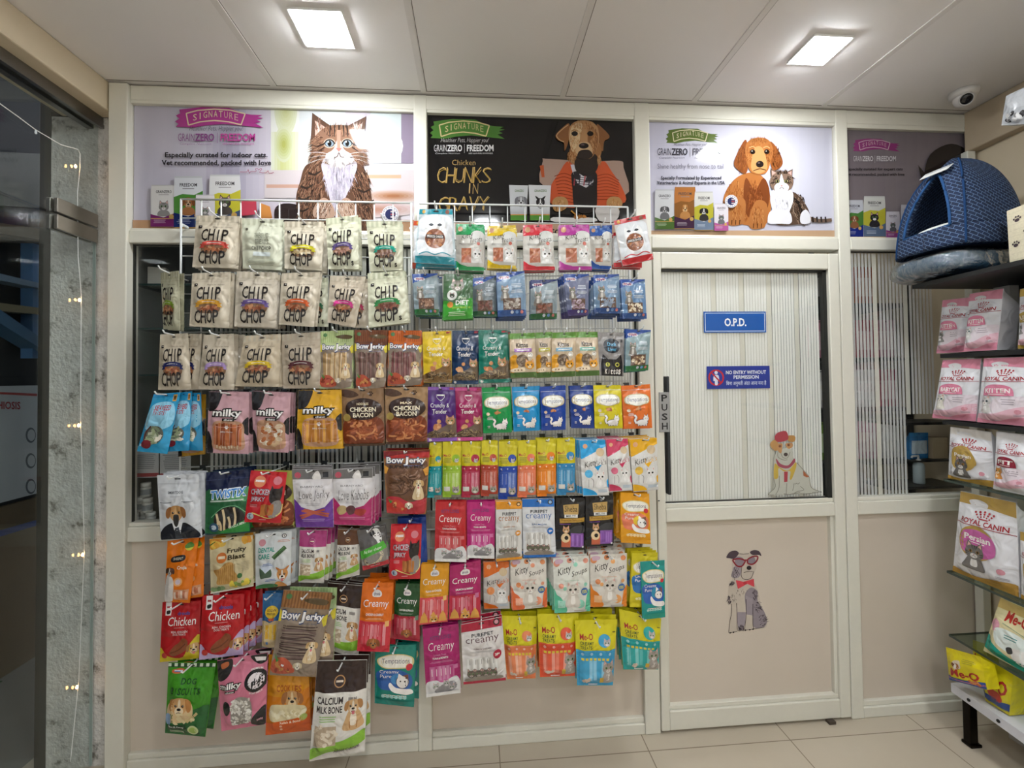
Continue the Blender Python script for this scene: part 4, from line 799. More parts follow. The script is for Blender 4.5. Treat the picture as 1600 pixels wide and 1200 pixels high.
def dental(a):
    a.E('logo', DK, .8, .08, .065); a.E('logo', WH, .8, .08, .045); a.R('logo', DK, .79, .06, .81, .1); hole(a, .04); a.E('logo', '#c98a94', .2, .17, .1, None); lines(a, 'lettering', '#c98a70', .62, .15, .96, .2, 2); a.T('lettering', '#2f9a86', 'DENTAL', .1, .26, .56, .34, .05); a.T('lettering', '#2f9a86', 'CARE', .1, .37, .42, .46, .05)
    a.S('treat_print', '#3f5f3a', [(.52, .46), (.85, .28)], .12, 2); a.S('treat_print', '#5f8a50', [(.52, .44), (.84, .265)], .03, 2); a.B('treat_print', '#4a5f4a', [(.14, .62), (.24, .66), (.44, .64), (.48, .78), (.3, .8), (.16, .8)]); a.P('panel', '#c9d3e3', [(.14, .58), (.4, .52), (.56, .6), (.3, .72)]); lines(a, 'lettering', '#3f5a9a', .22, .55, .5, .6, 2); lines(a, 'lettering', '#4a6aa8', .3, .83, .62, .88, 2)
    dogface(a, .78, .78, .19, '#c98a4a', '#b9743a', '#efe6da', tongue=True, up=True); a.B('dog_picture', '#c98a4a', [(.6, .9), (.74, .9), (.9, 1), (.55, 1)]); a.B('header', '#2f6a3a', [(0, .95), (.3, .91), (.6, .94), (.58, 1), (0, 1)])
def calcium(a, c='#a83a76', big=False):
    a.B('header', c, [(0, 0), (1, 0), (1, .3 if not big else .3), (0, .32)], 2) if 0 else a.R('header', c, 0, 0, 1, .31); a.E('logo', '#b98a5a' if c != '#a83a76' else lighten(c, .3), .48, .21, .11); a.E('logo', c, .48, .21, .09); a.R('lettering', '#e0cdb8', .41, .2, .55, .22); hole(a, .04); a.R('panel', '#dedad2', 0, .31, 1, .85)
    a.T('lettering', '#2f2326', 'CALCIUM', .07, .35, .58, .42, .05); a.T('lettering', '#2f2326', 'MILK BONE', .07, .44, .62 if not big else .575, .51, .05); a.R('logo', '#8d8782', .68, .36, .84, .4); lines(a, 'lettering', '#8fc06a', .1, .54, .5, .61, 3)
    dogsit(a, .78, .56 if not big else .46, .16 if not big else .18, '#d0a878', '#b07f4e', '#ecdfcc', h=2.4); a.B('header', '#86b83a', [(0, .88), (.3, .82), (.6, .8), (1, .74), (1, .86), (.6, .92), (.3, .92), (0, .98)])
    a.R('window', '#b9a58c', .06, .64, .48, .84); 
    for i in range(7): 
        x, y, t = .12+.05*i, .67+.022*(i*3 % 7), a.rnd.uniform(-.6, .6); dx = .07; a.S('window', a.rnd.choice(('#e0d2bc', '#cdbba0', '#d8c8ae')), [(x-dx*math.cos(t), y-dx*math.sin(t)), (x+dx*math.cos(t), y+dx*math.sin(t))], .05, 2); a.E('window', '#e6dac6', x+dx*math.cos(t), y+dx*math.sin(t), .04)
    if big: a.T('lettering', '#5a4f4a', 'Added Calcium', .44, .885, .9, .93, .02, 0, 0, -.08); a.E('treat_print', '#86b83a', .13, .9, .08)
def greygreen(a):
    a.R('header', '#5a5654', 0, 0, 1, .46); a.B('dog_picture', '#e3e0dc', [(.48, .1), (.6, .02), (.78, .06), (.86, .3), (.74, .42), (.66, .3), (.6, .26)]); a.B('dog_picture', '#24211f', [(.44, .12), (.58, .06), (.62, .16), (.5, .2)]); hole(a, .05); a.P('header', '#4fa83a', [(.0, .52), (.9, .36), (1, .56), (0, .74)]); a.T('lettering', '#e6ece0', 'Antler chew', .14, .49, .82, .57, .01, 0, 0, -.12)
    a.P('panel', '#8a857e', [(0, .72), (1, .56), (1, .88), (0, .9)]); a.S('window', '#d8c8a4', [(.14, .74), (.3, .88), (.6, .86), (.8, .72), (.76, .6)], .09); a.S('window', '#3a332c', [(.2, .8), (.4, .9), (.6, .88)], .05); a.R('header', '#b72f38', 0, .88, 1, 1); lines(a, 'lettering', '#e0c0c0', .3, .92, .7, .96, 1)
def droolchick(a, low='#d0b92a', t2='Tapioca & Coconut'):
    hole(a, .05); a.R('label_panel', '#e6dede', .1, .0, .25, .22); a.R('lettering', '#a83a44', .13, .07, .22, .1); a.B('label_panel', DK, [(.13, .15), (.22, .14), (.22, .19), (.14, .2)]); a.T('lettering', '#3f4f96', 'drools', .42, .165, .74, .225, .05); a.T('lettering', WH, 'Chicken', .2, .25, .9, .39, .0, .03); lines(a, 'lettering', '#e0a0a0', .34, .42, .66, .44, 1)
    a.T('lettering', '#f0dcdc', 'REAL CHICKEN', .3, .475, .72, .51, .01); a.T('lettering', '#f0dcdc', 'DOG TREATS', .34, .52, .68, .555, .01); a.B('header', low, [(0, .76), (.1, .8), (.3, .92), (.6, .94), (.8, .7), (1, .58), (1, 1), (0, 1)], 3)
    a.B('treat_print', '#8a4a2c', [(.28, .82), (.4, .72), (.5, .68), (.62, .6), (.74, .66), (.7, .8), (.5, .88), (.34, .9)]); a.S('treat_print', '#6b3820', [(.3, .84), (.5, .8), (.68, .7)], .03); dogface(a, .88, .8, .16, '#c79a66', '#a3713f', '#e3cba6', tongue=True); a.E('logo', '#c23a33', .14, .88, .08)
def bluestick(a):
    hole(a, .04); a.E('logo', '#d8b42f', .56, .33, .36, None); a.T('lettering', '#4a3a20', 'GOLDEN', .3, .28, .8, .32, .03); a.T('lettering', '#4a3a20', 'FINGER', .32, .34, .78, .38, .03); bits(a, 'treat_print', ('#c05a2a', '#a8441f'), .34, .42, .8, .5, 6, .12); a.B('window', '#c9b38a', [(0, .5), (.5, .52), (1, .5), (1, .98), (0, .98)], 2); sticks(a, 'window', ('#d8a82f', '#e3bd4f'), .25, .54, .95, .84, 3, .2, .004); a.R('label_panel', '#5f86b5', .3, .87, .45, .93)
def biscuits(a):
    a.R('header', '#1f4a24', 0, 0, 1, .06); seal(a, 'header', '#c9d6c0', 15, 0, .05); hole(a, .035); a.B('logo', '#c9643a', [(.1, .1), (.26, .075), (.36, .09), (.34, .13), (.2, .15), (.1, .14)]); a.R('logo', '#d6dce6', .14, .1, .32, .118); a.R('logo', '#4a66a8', .14, .118, .32, .128)
    jtext(a, 'lettering', '#1d4a1f', 'DOG', .32, .2, .66, .28, .04, .06, .03); jtext(a, 'lettering', '#1d4a1f', 'BISCUITS', .12, .32, .78, .41, .04, .06, .03); a.B('panel', '#1f5f2a', [(0, .72), (.5, .66), (1, .56), (1, 1), (0, 1)], 3); a.B('dog_picture', '#d6b98c', [(.04, .62), (.2, .5), (.5, .46), (.66, .6), (.6, .76), (.1, .8)]); dogface(a, .36, .58, .24, '#d0a068', '#b37a40', '#ecd8b6', tongue=False); a.B('dog_picture', '#8fa9c9', [(.02, .72), (.16, .7), (.16, .84), (.03, .84)])
    for i in range(14): x, y, t = a.rnd.uniform(.3, .76), a.rnd.uniform(.66, .82), a.rnd.uniform(-.9, .9); a.S('treat_print', a.rnd.choice(('#e0cfa0', '#d0bb88', '#c7b07c')), [(x-.05*math.cos(t), y-.03*math.sin(t)), (x+.05*math.cos(t), y+.03*math.sin(t))], .06, 2)
    a.P('label_panel', '#173f1e', [(.08, .84), (.54, .81), (.56, .88), (.1, .92)]); a.T('lettering', WH, 'Mint & Honey', .12, .845, .5, .875, .02); a.E('logo', '#c9d69a', .72, .89, .13); a.E('logo', '#9fc05a', .72, .89, .09); lines(a, 'lettering', '#c9d6b8', .14, .92, .5, .96, 2)
def goatmilk(a):
    sp = '#221f20'; a.B('cow_spot_print', sp, [(0, .0), (.28, .0), (.3, .12), (.2, .25), (0, .28)]); a.B('cow_spot_print', sp, [(.68, 0), (1, 0), (1, .1), (.86, .14), (.72, .08)]); a.B('logo', '#b9643a', [(.08, .06), (.22, .04), (.22, .1), (.1, .13)]); a.E('cow_spot_print', sp, .18, .66, .09, .1); a.B('cow_spot_print', sp, [(.76, .82), (1, .72), (1, .98), (.7, .96)]); hole(a, .05, .05); a.P('bottle_print', '#e6dedc', [(.74, .03), (.98, .05), (.96, .1), (.78, .09)])
    a.E('logo', '#1f1d1e', .8, .34, .23); a.E('logo', '#e6dcde', .8, .34, .16); a.B('logo', '#1f1d1e', [(.72, .34), (.84, .33), (.87, .26), (.9, .3), (.88, .38), (.86, .44), (.84, .39), (.76, .39), (.74, .44), (.72, .42)]); a.T('lettering', WH, 'PREMIUM', .68, .185, .92, .21, .03, 0, .5); a.T('lettering', WH, 'GOAT MILK', .67, .475, .93, .5, .03, 0, -.5)
    outl(a, 'lettering', WH, '#17140f', 'milky', .04, .32, .5, .42, .03, .05, .06, 0, -.06); a.R('logo', '#17140f', .16, .425, .38, .455); a.T('lettering', WH, 'chew', .18, .428, .36, .452, .03); a.B('window', '#9a938a', [(.34, .56), (.5, .52), (.7, .6), (.72, .86), (.5, .92), (.3, .9), (.28, .7)]); bits(a, 'window', ('#ece8e0', '#d9d3c8', '#c9c2b5', '#f0ede6'), .26, .53, .74, .92, 95, .035); a.T('lettering', '#d09aa4', '500g', .84, .86, .95, .9, .03)
def cookies(a):
    a.B('panel', '#cf8a1c', [(0, 0), (1, 0), (1, .4), (0, .5)], 2); jtext(a, 'lettering', '#a8541a', 'COOKIES', .25, .35, .85, .44, .03, .05); dogface(a, .62, .54, .23, '#c79660', '#9c6434', '#e3c79a'); a.B('treat_print', '#d8c9a0', [(.12, .62), (.4, .6), (.85, .62), (.9, .74), (.5, .8), (.12, .8)])
    for i in range(9): x = .15+.085*i; a.S('treat_print', a.rnd.choice(('#e6dcbc', '#cdbd92')), [(x-.03, .68+.03*(i % 3)), (x+.05, .7+.03*((i+1) % 3))], .07, 2); a.E('treat_print', '#e6dcbc', x+.05, .7+.03*((i+1) % 3), .05)
    a.P('header', '#c9561a', [(0, .84), (1, .76), (1, 1), (0, 1)]); a.T('lettering', '#f0dcc0', 'Relish & Bond', .34, .81, .8, .84, .02, 0, 0, -.1); a.E('logo', '#9fae5a', .86, .78, .08)
    for i in range(2): a.E('logo', '#e0b08a', .36, .88+.05*i, .03)
def plainpack(a, c='#222', c2='#444'): a.R('header', c, 0, 0, 1, .14); a.R('panel', c2, .08, .3, .92, .8); hole(a, .045)

# ================================================================ the two gridwall racks and everything hung on them
GY = -.052                     # plane of the wire grids
HKM = mat('#dfe1e0', 'coat'); WIREM = mat('#d3d6d6', 'metal'); WHW = mat('#dcdedc', 'plastic'); DKW = mat('#5a5e60', 'metal')
def gridwall(u0, u1, v0, v1, label, rows_v):
    """welded wire panel on four short stand-offs"""
    a = at(u0, v0, 1, GY); b = at(u1, v1, 1, GY); x0, x1, z1, z0 = a.x, b.x, a.z, b.z; o = Vector((x0, GY, z0))
    t = tag(empty('gridwall_panel', o), label, 'display rack'); p = .0735; n = round((x1-x0)/p); m = round((z1-z0)/p)
    f = MB(); r = .0032
    for x in (x0, x1): f.tube([(x-o.x, 0, 0), (x-o.x, 0, z1-z0)], r*1.25, 8)
    for z in (z0, z1): f.tube([(0, 0, z-z0), (x1-x0, 0, z-z0)], r*1.25, 8)
    f.build('frame', WHW, t, smooth=True)
    g = MB()
    for i in range(1, n): x = (x1-x0)*i/n; g.tube([(x, .004, 0), (x, .004, z1-z0)], r*.8, 6)
    for j in range(1, m): z = (z1-z0)*j/m; g.tube([(0, 0, z), (x1-x0, 0, z)], r*.8, 6)
    g.build('wire_grid', WHW, t, smooth=True)
    for x in (x0+.004, x1-.004):
        for z in (z0+.12, z1-.1): MB().tube([(x-o.x, .004, z-z0), (x-o.x, -GY-.0195, z-z0)], .006, 8).build('standoff_bracket', WHW, t)
    return x0, x1, z0, z1
GA = gridwall(283, 648, 311, 1015, 'silver wire grid panel between the glass front and the middle post', 0)
GB = gridwall(654, 992, 318, 955, 'silver wire grid panel beside the glass door', 0)

ZF = {1: (200, 320, 3.4783), 2: (200, 590, 3.4783), 3: (200, 820, 3.158), 4: (630, 310, 3.7209), 5: (630, 580, 3.7209), 6: (630, 820, 3.7209), 0: (0, 0, 1)}
_seed = [100]
def make_pouch(name, cat, label, corners, nrm, tmpl, kw, base, T=.009, depth=0, group=None, origin=None, nu=22, nv=28, kind='foil', wr=.0016):
    _seed[0] += 1
    P = Pouch(corners, nrm, T, _seed[0], depth, wr); o = origin if origin is not None else P.flat(.5, .045)
    t = tag(empty(name, o), label, cat, group)
    P.body('pouch', mat(base, kind), t, o, nu, nv)
    a = Art(P.place, P.k, kind, .0092/P.W if P.W else None, _seed[0]); tmpl(a, **kw); a.build(t, o)
    body = next(c for c in t.children if c.name.startswith('pouch'))
    for c in list(t.children):
        if c.name.split('.')[0] in ('hang_hole', 'zip_seal'): c.parent = body
    return t, P
HOOKN = [0]
def hook(x, z, d, label, tip=.047):
    """single prong hook clipped on the grid"""
    o = Vector((x, GY-.004, z)); t = tag(empty('display_hook', o), label, 'hook', 'prong hooks on the wire grids')
    L = d+tip+GY
    MB().tube([(0, .0, -.004), (0, -.02, -.004), (0, -L*.6, -.001), (0, -L, .004), (0, -L-.009, .013)], .0026, 7).build('prong', HKM, t, smooth=True)
    MB().box((-.011, -.0005, -.012), (.011, .002, .012)).box((-.011, .002, .006), (-.007, .013, .012)).box((.007, .002, .006), (.011, .013, .012)).build('back_clip', DKW, t, bevel=.0008)
    return t
def hang(tmpl, kw, base, zf, q, d, n, desc, place, name='treat_pouch', T=.009, off=(0, 0), hk=True, rot=1.6, kind='foil', hx=.5, yaw=0, step=None):
    ox, oy, s = ZF[zf]; px = [(ox+q[i]/s, oy+q[i+1]/s) for i in range(0, 8, 2)]
    ds = (d-yaw, d+yaw, d+yaw, d-yaw); c = [at(u, v, 1, -dd) for (u, v), dd in zip(px, ds)]
    lab = desc+', '+place
    t, P = make_pouch(name, 'treat pouch', lab, c, ((c[1]-c[0]).cross(c[3]-c[0])) if ((c[1]-c[0]).cross(c[3]-c[0])).y < 0 else -((c[1]-c[0]).cross(c[3]-c[0])), tmpl, kw, base, T, kind=kind)
    step = max(step or 0, T*1.5+.0085)
    r = random.Random(_seed[0]*7); short = desc
    for i in range(1, n+1):
        e = copy_tree(t); e.location = t.location+Vector((r.uniform(-.004, .004)+off[0]*i, step*i, r.uniform(-.003, .003)+off[1]*i)); e.rotation_euler = (0, math.radians(r.uniform(-rot, rot)), math.radians(r.uniform(-.6, .6)))
        e['label'] = 'twin pouch behind the '+short; e['group'] = 'pouches behind the '+short
    if hk: h = P.flat(hx, .045); hook(h.x, h.z+.004, d, 'wire hook holding the '+short)
    return t
MEAT1 = ('#a5613f', '#8a4b30', '#c08a63')
BG, GN = '#cfc4b0', '#d3d3ba'
LR = ['top row', 'second row', 'third row', 'fourth row', 'fifth row', 'sixth row', 'seventh row', 'bottom row']
def L(i): return LR[i]+' of the left rack'
def R(i): return LR[i]+' of the right rack'
CB = 'cream bag with '
# ---- left rack, top row
hang(chip, dict(rib='#cf5046'), BG, 1, (372, 57, 608, 62, 588, 345, 352, 340), .165, 3, CB+'coral red ribbon', L(0), 'treat_bag')
hang(chipback, {}, '#d2d4bf', 1, (618, 72, 845, 82, 835, 355, 622, 345), .155, 2, 'pale green bag turned to its printed back', L(0), 'treat_bag')
hang(chip, dict(rib='#d9cf2c', meat=('#d9c49a', '#c7ad7c', '#e3d6b8')), '#d6cdb9', 1, (850, 90, 1065, 92, 1050, 355, 848, 345), .165, 3, CB+'bright yellow ribbon', L(0), 'treat_bag')
hang(chip, dict(rib='#5f4f86', s=True, meat=('#b58a78', '#a06f5c', '#c9a494'), dim='#bfc2a6'), GN, 1, (1075, 75, 1250, 55, 1255, 350, 1090, 350), .155, 2, 'greenish cream bag with violet ribbon', L(0), 'treat_bag')
hang(chip, dict(rib='#1f9c86', s=True, meat=('#8d6d60', '#a58a7c', '#75564a'), dim='#bfc2a6'), GN, 1, (1295, 90, 1490, 90, 1490, 355, 1315, 362), .16, 2, 'greenish cream bag with turquoise ribbon', L(0), 'treat_bag')
# second row
hang(chip, dict(rib='#86a33a', dim='#b5b297'), '#c4c2a8', 1, (178, 370, 275, 358, 278, 680, 188, 675), .165, 1, 'narrow twisted bag with lime ribbon', L(1), 'treat_bag', yaw=.02, step=.032)
hang(chip, dict(rib='#d39a2a'), BG, 1, (350, 372, 558, 365, 545, 668, 330, 660), .175, 3, CB+'amber ribbon', L(1), 'treat_bag')
hang(chip, dict(rib='#6a5796'), '#cdc3b2', 1, (592, 362, 815, 368, 805, 668, 575, 660), .168, 3, CB+'purple ribbon', L(1), 'treat_bag')
hang(chip, dict(rib='#cf5a26'), BG, 1, (835, 372, 1045, 365, 1010, 665, 820, 650), .176, 1, CB+'orange ribbon', L(1), 'treat_bag')
hang(chip, dict(rib='#2f6f4a', s=True, dim='#bfc2a6'), GN, 1, (950, 396, 1088, 396, 1088, 664, 948, 660), .120, 0, 'greenish bag half hidden behind the orange ribbon bag', L(1), 'treat_bag', hk=False)
hang(chip, dict(rib='#c93a86'), '#c9bca8', 1, (1098, 385, 1293, 390, 1235, 668, 1085, 640), .172, 0, CB+'magenta ribbon', L(1), 'treat_bag')
hang(chip, dict(rib='#b02f58'), '#c0b4a0', 1, (1150, 402, 1312, 402, 1314, 672, 1148, 662), .148, 1, 'cream bag tucked behind the magenta ribbon bag', L(1), 'treat_bag', hk=False)
hang(chip, dict(rib='#2f8a4a', s=True, meat=('#7a4638', '#8d5848', '#693a2e'), dim='#bfc2a6'), GN, 1, (1302, 372, 1505, 358, 1525, 640, 1310, 668), .168, 2, 'greenish cream bag with leaf green ribbon', L(1), 'treat_bag')
# third row
hang(chip, dict(rib='#22265a'), '#bdb19d', 1, (175, 705, 325, 698, 348, 1005, 168, 1005), .175, 0, CB+'navy ribbon', L(2), 'treat_bag')
hang(chip, dict(rib='#22265a'), '#b5a995', 1, (262, 700, 402, 702, 388, 1004, 268, 1003), .155, 1, 'beige bag peeping out behind the navy ribbon bag', L(2), 'treat_bag', hk=False)
hang(chip, dict(rib='#a58ac0'), '#c0b4a1', 1, (412, 708, 575, 700, 580, 1005, 385, 1003), .172, 2, CB+'lilac ribbon', L(2), 'treat_bag', off=(.008, 0))
hang(chip, dict(rib='#d8b82a'), '#c2b39b', 1, (632, 712, 830, 702, 820, 990, 582, 985), .178, 2, CB+'mustard yellow ribbon', L(2), 'treat_bag', off=(.006, 0))
hang(chip, dict(rib='#5a2a30'), '#b8aa97', 1, (835, 705, 1045, 690, 1045, 998, 840, 998), .168, 2, CB+'dark maroon ribbon', L(2), 'treat_bag')
hang(bowjerky, {}, '#b9c68f', 1, (1048, 688, 1228, 680, 1218, 1000, 1042, 1000), .165, 2, 'pale green jerky stick packet', L(2), 'jerky_packet', T=.006)
hang(bowjerky, dict(hdr='#7a4526', stripe='#693a1f', st=('#6f4a44', '#5d3c38', '#84605a')), '#6a3d26', 1, (1230, 680, 1412, 680, 1400, 998, 1238, 1000), .172, 2, 'brown jerky stick packet', L(2), 'jerky_packet', T=.006)
hang(bowjerky, dict(hdr='#c9631f', stripe='#b5541a', st=('#7d4a4a', '#6b3a3d', '#94605f')), '#cf6a22', 1, (1415, 682, 1595, 685, 1600, 985, 1408, 985), .165, 2, 'orange jerky stick packet', L(2), 'jerky_packet', T=.006)
# fourth row
hang(wanpy, {}, '#2f9ccd', 2, (140, 90, 285, 80, 215, 415, 50, 400), .19, 0, 'sky blue fish treat bag hanging askew', L(3), 'treat_bag', T=.012)
hang(wanpy, {}, '#2b93c6', 2, (262, 82, 348, 75, 328, 398, 195, 405), .170, 0, 'sky blue bag second from the edge of its hook', L(3), 'treat_bag', hk=False)
hang(wanpy, {}, '#2b93c6', 2, (316, 85, 396, 82, 405, 398, 262, 392), .150, 0, 'sky blue bag hung furthest back on its hook', L(3), 'treat_bag', hk=False)
hang(milky, dict(bg='#c9962a', st='gold'), '#b98a24', 2, (285, 100, 424, 90, 418, 416, 270, 432), .125, 0, 'mustard yellow bag mostly hidden behind the sky blue bags', L(3), 'treat_bag', hk=False)
hang(milky, {}, '#c49aa2', 2, (440, 75, 658, 80, 655, 415, 428, 410), .178, 2, 'dusty pink cow print bag of brown chew sticks', L(3), 'treat_bag', off=(.004, 0))
hang(milky, dict(st='knots'), '#c49aa2', 2, (672, 72, 885, 85, 870, 410, 680, 400), .17, 2, 'dusty pink cow print bag of pale knotted bones', L(3), 'treat_bag')
hang(milky, dict(st='gold'), '#cf9c22', 2, (925, 70, 1160, 65, 1170, 385, 918, 390), .178, 2, 'golden yellow cow print bag of chew sticks', L(3), 'treat_bag')
hang(bacon, {}, '#8d6c4c', 2, (1160, 60, 1390, 55, 1395, 370, 1170, 375), .168, 2, 'brown bacon noodle bag', L(3), 'treat_bag')
hang(bacon, dict(top='MAX'), '#9c7a55', 2, (1396, 55, 1630, 50, 1625, 360, 1402, 365), .178, 2, 'tan bacon strip bag with a dark oval', L(3), 'treat_bag')
# fifth row
hang(suitdog, {}, '#cdd0d5', 2, (158, 530, 385, 525, 400, 870, 175, 885), .20, 2, 'silver white bag picturing a dog in a black suit', L(4), 'treat_bag', off=(.004, .002))
hang(twistix, {}, '#1f3a44', 2, (425, 515, 670, 495, 665, 840, 420, 855), .185, 2, 'navy and green dental stick bag', L(4), 'treat_bag')
hang(redjerky, {}, '#c4222b', 2, (668, 505, 865, 515, 830, 790, 632, 785), .205, 0, 'bright red jerky bag', L(4), 'treat_bag')
hang(bacon, dict(top='DUCK'), '#b9b55a', 2, (672, 505, 905, 510, 902, 815, 668, 828), .168, 1, 'olive bag showing below the bright red jerky bag', L(4), 'treat_bag', hk=False)
hang(love, {}, '#d6d2d4', 2, (890, 500, 1110, 495, 1118, 815, 912, 815), .188, 3, 'white and purple jerky bag', L(4), 'treat_bag', off=(-.006, .001))
hang(love, dict(c='#b32f6a', t='Love Kabobs', meat='k'), '#d8d4d5', 2, (1112, 500, 1330, 490, 1325, 805, 1118, 800), .182, 3, 'white and raspberry pink kabob bag', L(4), 'treat_bag', off=(.007, .002))
hang(bowjerky, dict(supreme=True, st=('#7d5a44', '#63442f', '#94705a', '#4f3424'), low='#c0392f', yel='#d99a3a'), '#a07040', 2, (1388, 398, 1640, 392, 1615, 745, 1405, 740), .19, 2, 'large red and tan mixed jerky bag', L(4), 'treat_bag')
# sixth row
hang(orangepack, {}, '#dd7414', 3, (195, 80, 350, 60, 305, 385, 180, 380), .178, 0, 'orange packet with a brown and white dog, in front', L(5), 'treat_packet')
hang(orangepack, {}, '#dd7414', 3, (270, 68, 378, 58, 376, 350, 262, 368), .160, 0, 'orange packet half covered by an identical one', L(5), 'treat_packet', hk=False)
hang(fruity, {}, '#cfc19a', 3, (402, 70, 615, 50, 622, 300, 412, 338), .172, 2, 'cream packet with mangoes and a ribbed golden chew', L(5), 'treat_packet')
hang(dental, {}, '#cfd3d4', 3, (628, 45, 808, 28, 800, 300, 628, 320), .178, 2, 'white dental care packet with a laughing corgi', L(5), 'treat_packet', off=(.008, 0))
hang(calcium, {}, '#cfcac2', 3, (848, 25, 985, 25, 965, 290, 840, 285), .178, 3, 'pink topped calcium bone packet', L(5), 'treat_packet', off=(.006, 0))
hang(calcium, dict(c='#5f3a22'), '#cfcac2', 3, (1035, 20, 1145, 25, 1140, 250, 1025, 275), .17, 2, 'small brown topped calcium bone packet', L(5), 'treat_packet', off=(-.004, 0))
hang(greygreen, {}, '#6a6664', 3, (1130, 30, 1265, 5, 1290, 190, 1160, 225), .182, 1, 'tilted grey packet with a green band', L(5), 'treat_packet')
hang(redjerky, {}, '#c4262f', 3, (1298, 5, 1450, 0, 1440, 268, 1290, 270), .186, 1, 'red jerky packet with a black dog', L(5), 'treat_packet')
hang(plainpack, dict(c='#1f3f8d', c2='#27499c'), '#234694', 3, (1330, -30, 1470, -40, 1478, 240, 1330, 250), .150, 1, 'royal blue bag behind the red jerky packet', L(5), 'treat_packet')
# seventh row
hang(droolchick, {}, '#b0191f', 3, (170, 382, 360, 375, 350, 660, 155, 680), .165, 2, 'red chicken bag with yellow corner', L(6), 'treat_bag')
hang(droolchick, dict(low='#b8a3c9'), '#b5191f', 3, (368, 350, 575, 340, 570, 640, 350, 668), .185, 4, 'red chicken bag with lilac corner', L(6), 'treat_bag', off=(.011, .002), step=.02)
hang(bluestick, {}, '#2f6596', 3, (665, 340, 760, 335, 735, 605, 665, 600), .165, 1, 'slim blue packet of golden chew fingers', L(6), 'treat_packet', off=(-.006, 0))
hang(bowjerky, dict(hdr='#9a6a3c', stripe='#7f5530', st=('#5f4a44', '#4d3b36', '#75605a'), big=True), '#8d7a64', 3, (768, 320, 1010, 335, 925, 755, 695, 745), .215, 0, 'largest brown jerky packet, tilted', L(6), 'jerky_packet')
hang(bowjerky, dict(hdr='#a9c08a', stripe='#95ad77', st=('#a5805a', '#8d6a45', '#b9956c'), big=True), '#a9b98a', 3, (800, 305, 1032, 310, 1014, 700, 760, 690), .190, 0, 'pale green jerky packet behind the tilted brown one', L(6), 'jerky_packet', hk=False)
hang(calcium, dict(c='#33231f'), '#cfcac2', 3, (985, 285, 1160, 300, 1135, 665, 965, 610), .163, 2, 'dark brown topped calcium bone bag', L(6), 'treat_bag')
hang(drool2, {}, '#d96a16', 3, (1158, 285, 1310, 285, 1290, 625, 1130, 620), .182, 3, 'orange creamy stick packet with a poodle', L(6), 'creamy_packet', off=(.004, .002))
hang(drool2, dict(c='#1f4f2a', low='#a8293a', t2='CHICKEN & SPINACH'), '#1f4a24', 3, (1320, 290, 1440, 290, 1440, 580, 1308, 565), .172, 2, 'dark green creamy stick packet', L(6), 'creamy_packet')
# bottom row
hang(biscuits, {}, '#3f8f1f', 3, (200, 680, 435, 680, 378, 1050, 180, 1030), .185, 1, 'green dog biscuit bag', L(7), 'treat_bag', T=.014, off=(.012, .004))
hang(goatmilk, {}, '#d0788f', 3, (440, 670, 690, 630, 680, 985, 460, 1020), .195, 1, 'bright pink goat milk chew bag', L(7), 'treat_bag', T=.016)
hang(cookies, {}, '#cf7a1a', 3, (695, 640, 890, 655, 905, 1010, 680, 1035), .178, 2, 'orange bag of dog cookies', L(7), 'treat_bag', T=.013)
hang(calcium, dict(c='#33231f', big=True), '#d6d2cb', 3, (935, 670, 1180, 665, 1170, 1115, 895, 1165), .215, 2, 'big dark brown and white calcium bone bag', L(7), 'treat_bag', T=.018)
hang(temptcream, dict(c='#157f74', c2='#2f5fa5', fish='#3f86c0'), '#1a8072', 3, (1220, 600, 1420, 590, 1410, 905, 1215, 885), .165, 2, 'teal and blue creamy puree bag', L(7), 'creamy_packet', off=(.006, -.002))

# ---- right rack, top row
hang(freeze, {}, '#c3d3d8', 4, (95, 62, 287, 62, 300, 390, 65, 375), .18, 2, 'silver bag with teal top and cat ears', R(0), 'treat_bag', off=(0, -.006))
hang(freeze, dict(c='#c24a2a'), '#c9c3bd', 4, (60, 130, 270, 130, 262, 425, 52, 410), .100, 0, 'silver bag with rust orange base hanging behind teal ones', R(0), 'treat_bag', hk=False)
KT = [('#2a9a58', (308, 148, 470, 150, 470, 425, 305, 420), 'green'), ('#d9b71f', (488, 160, 655, 155, 655, 415, 490, 410), 'yellow'), ('#cf3340', (697, 155, 868, 150, 880, 420, 698, 422), 'red'), ('#b53a98', (905, 155, 1080, 150, 1095, 420, 905, 420), 'magenta'), ('#2454a5', (1085, 160, 1215, 155, 1210, 415, 1095, 410), 'blue')]
for i, (c, q, w) in enumerate(KT): hang(kittytreat, dict(c=c), '#d2cec6', 4, q, .155+.006*(i % 2), 2, 'cat treat pouch with %s bubble top' % w, R(0), off=(.003*(i > 0), 0))
hang(freeze, dict(c='#c02a33'), '#d6d0cc', 4, (1222, 130, 1408, 92, 1455, 355, 1275, 395), .185, 0, 'silver bag with red trim hanging tilted', R(0), 'treat_bag')
hang(freeze, dict(c='#c02a33'), '#cdc6c2', 4, (1220, 200, 1390, 150, 1388, 405, 1222, 402), .155, 1, 'silver bag with red trim behind the tilted one', R(0), 'treat_bag', hk=False)
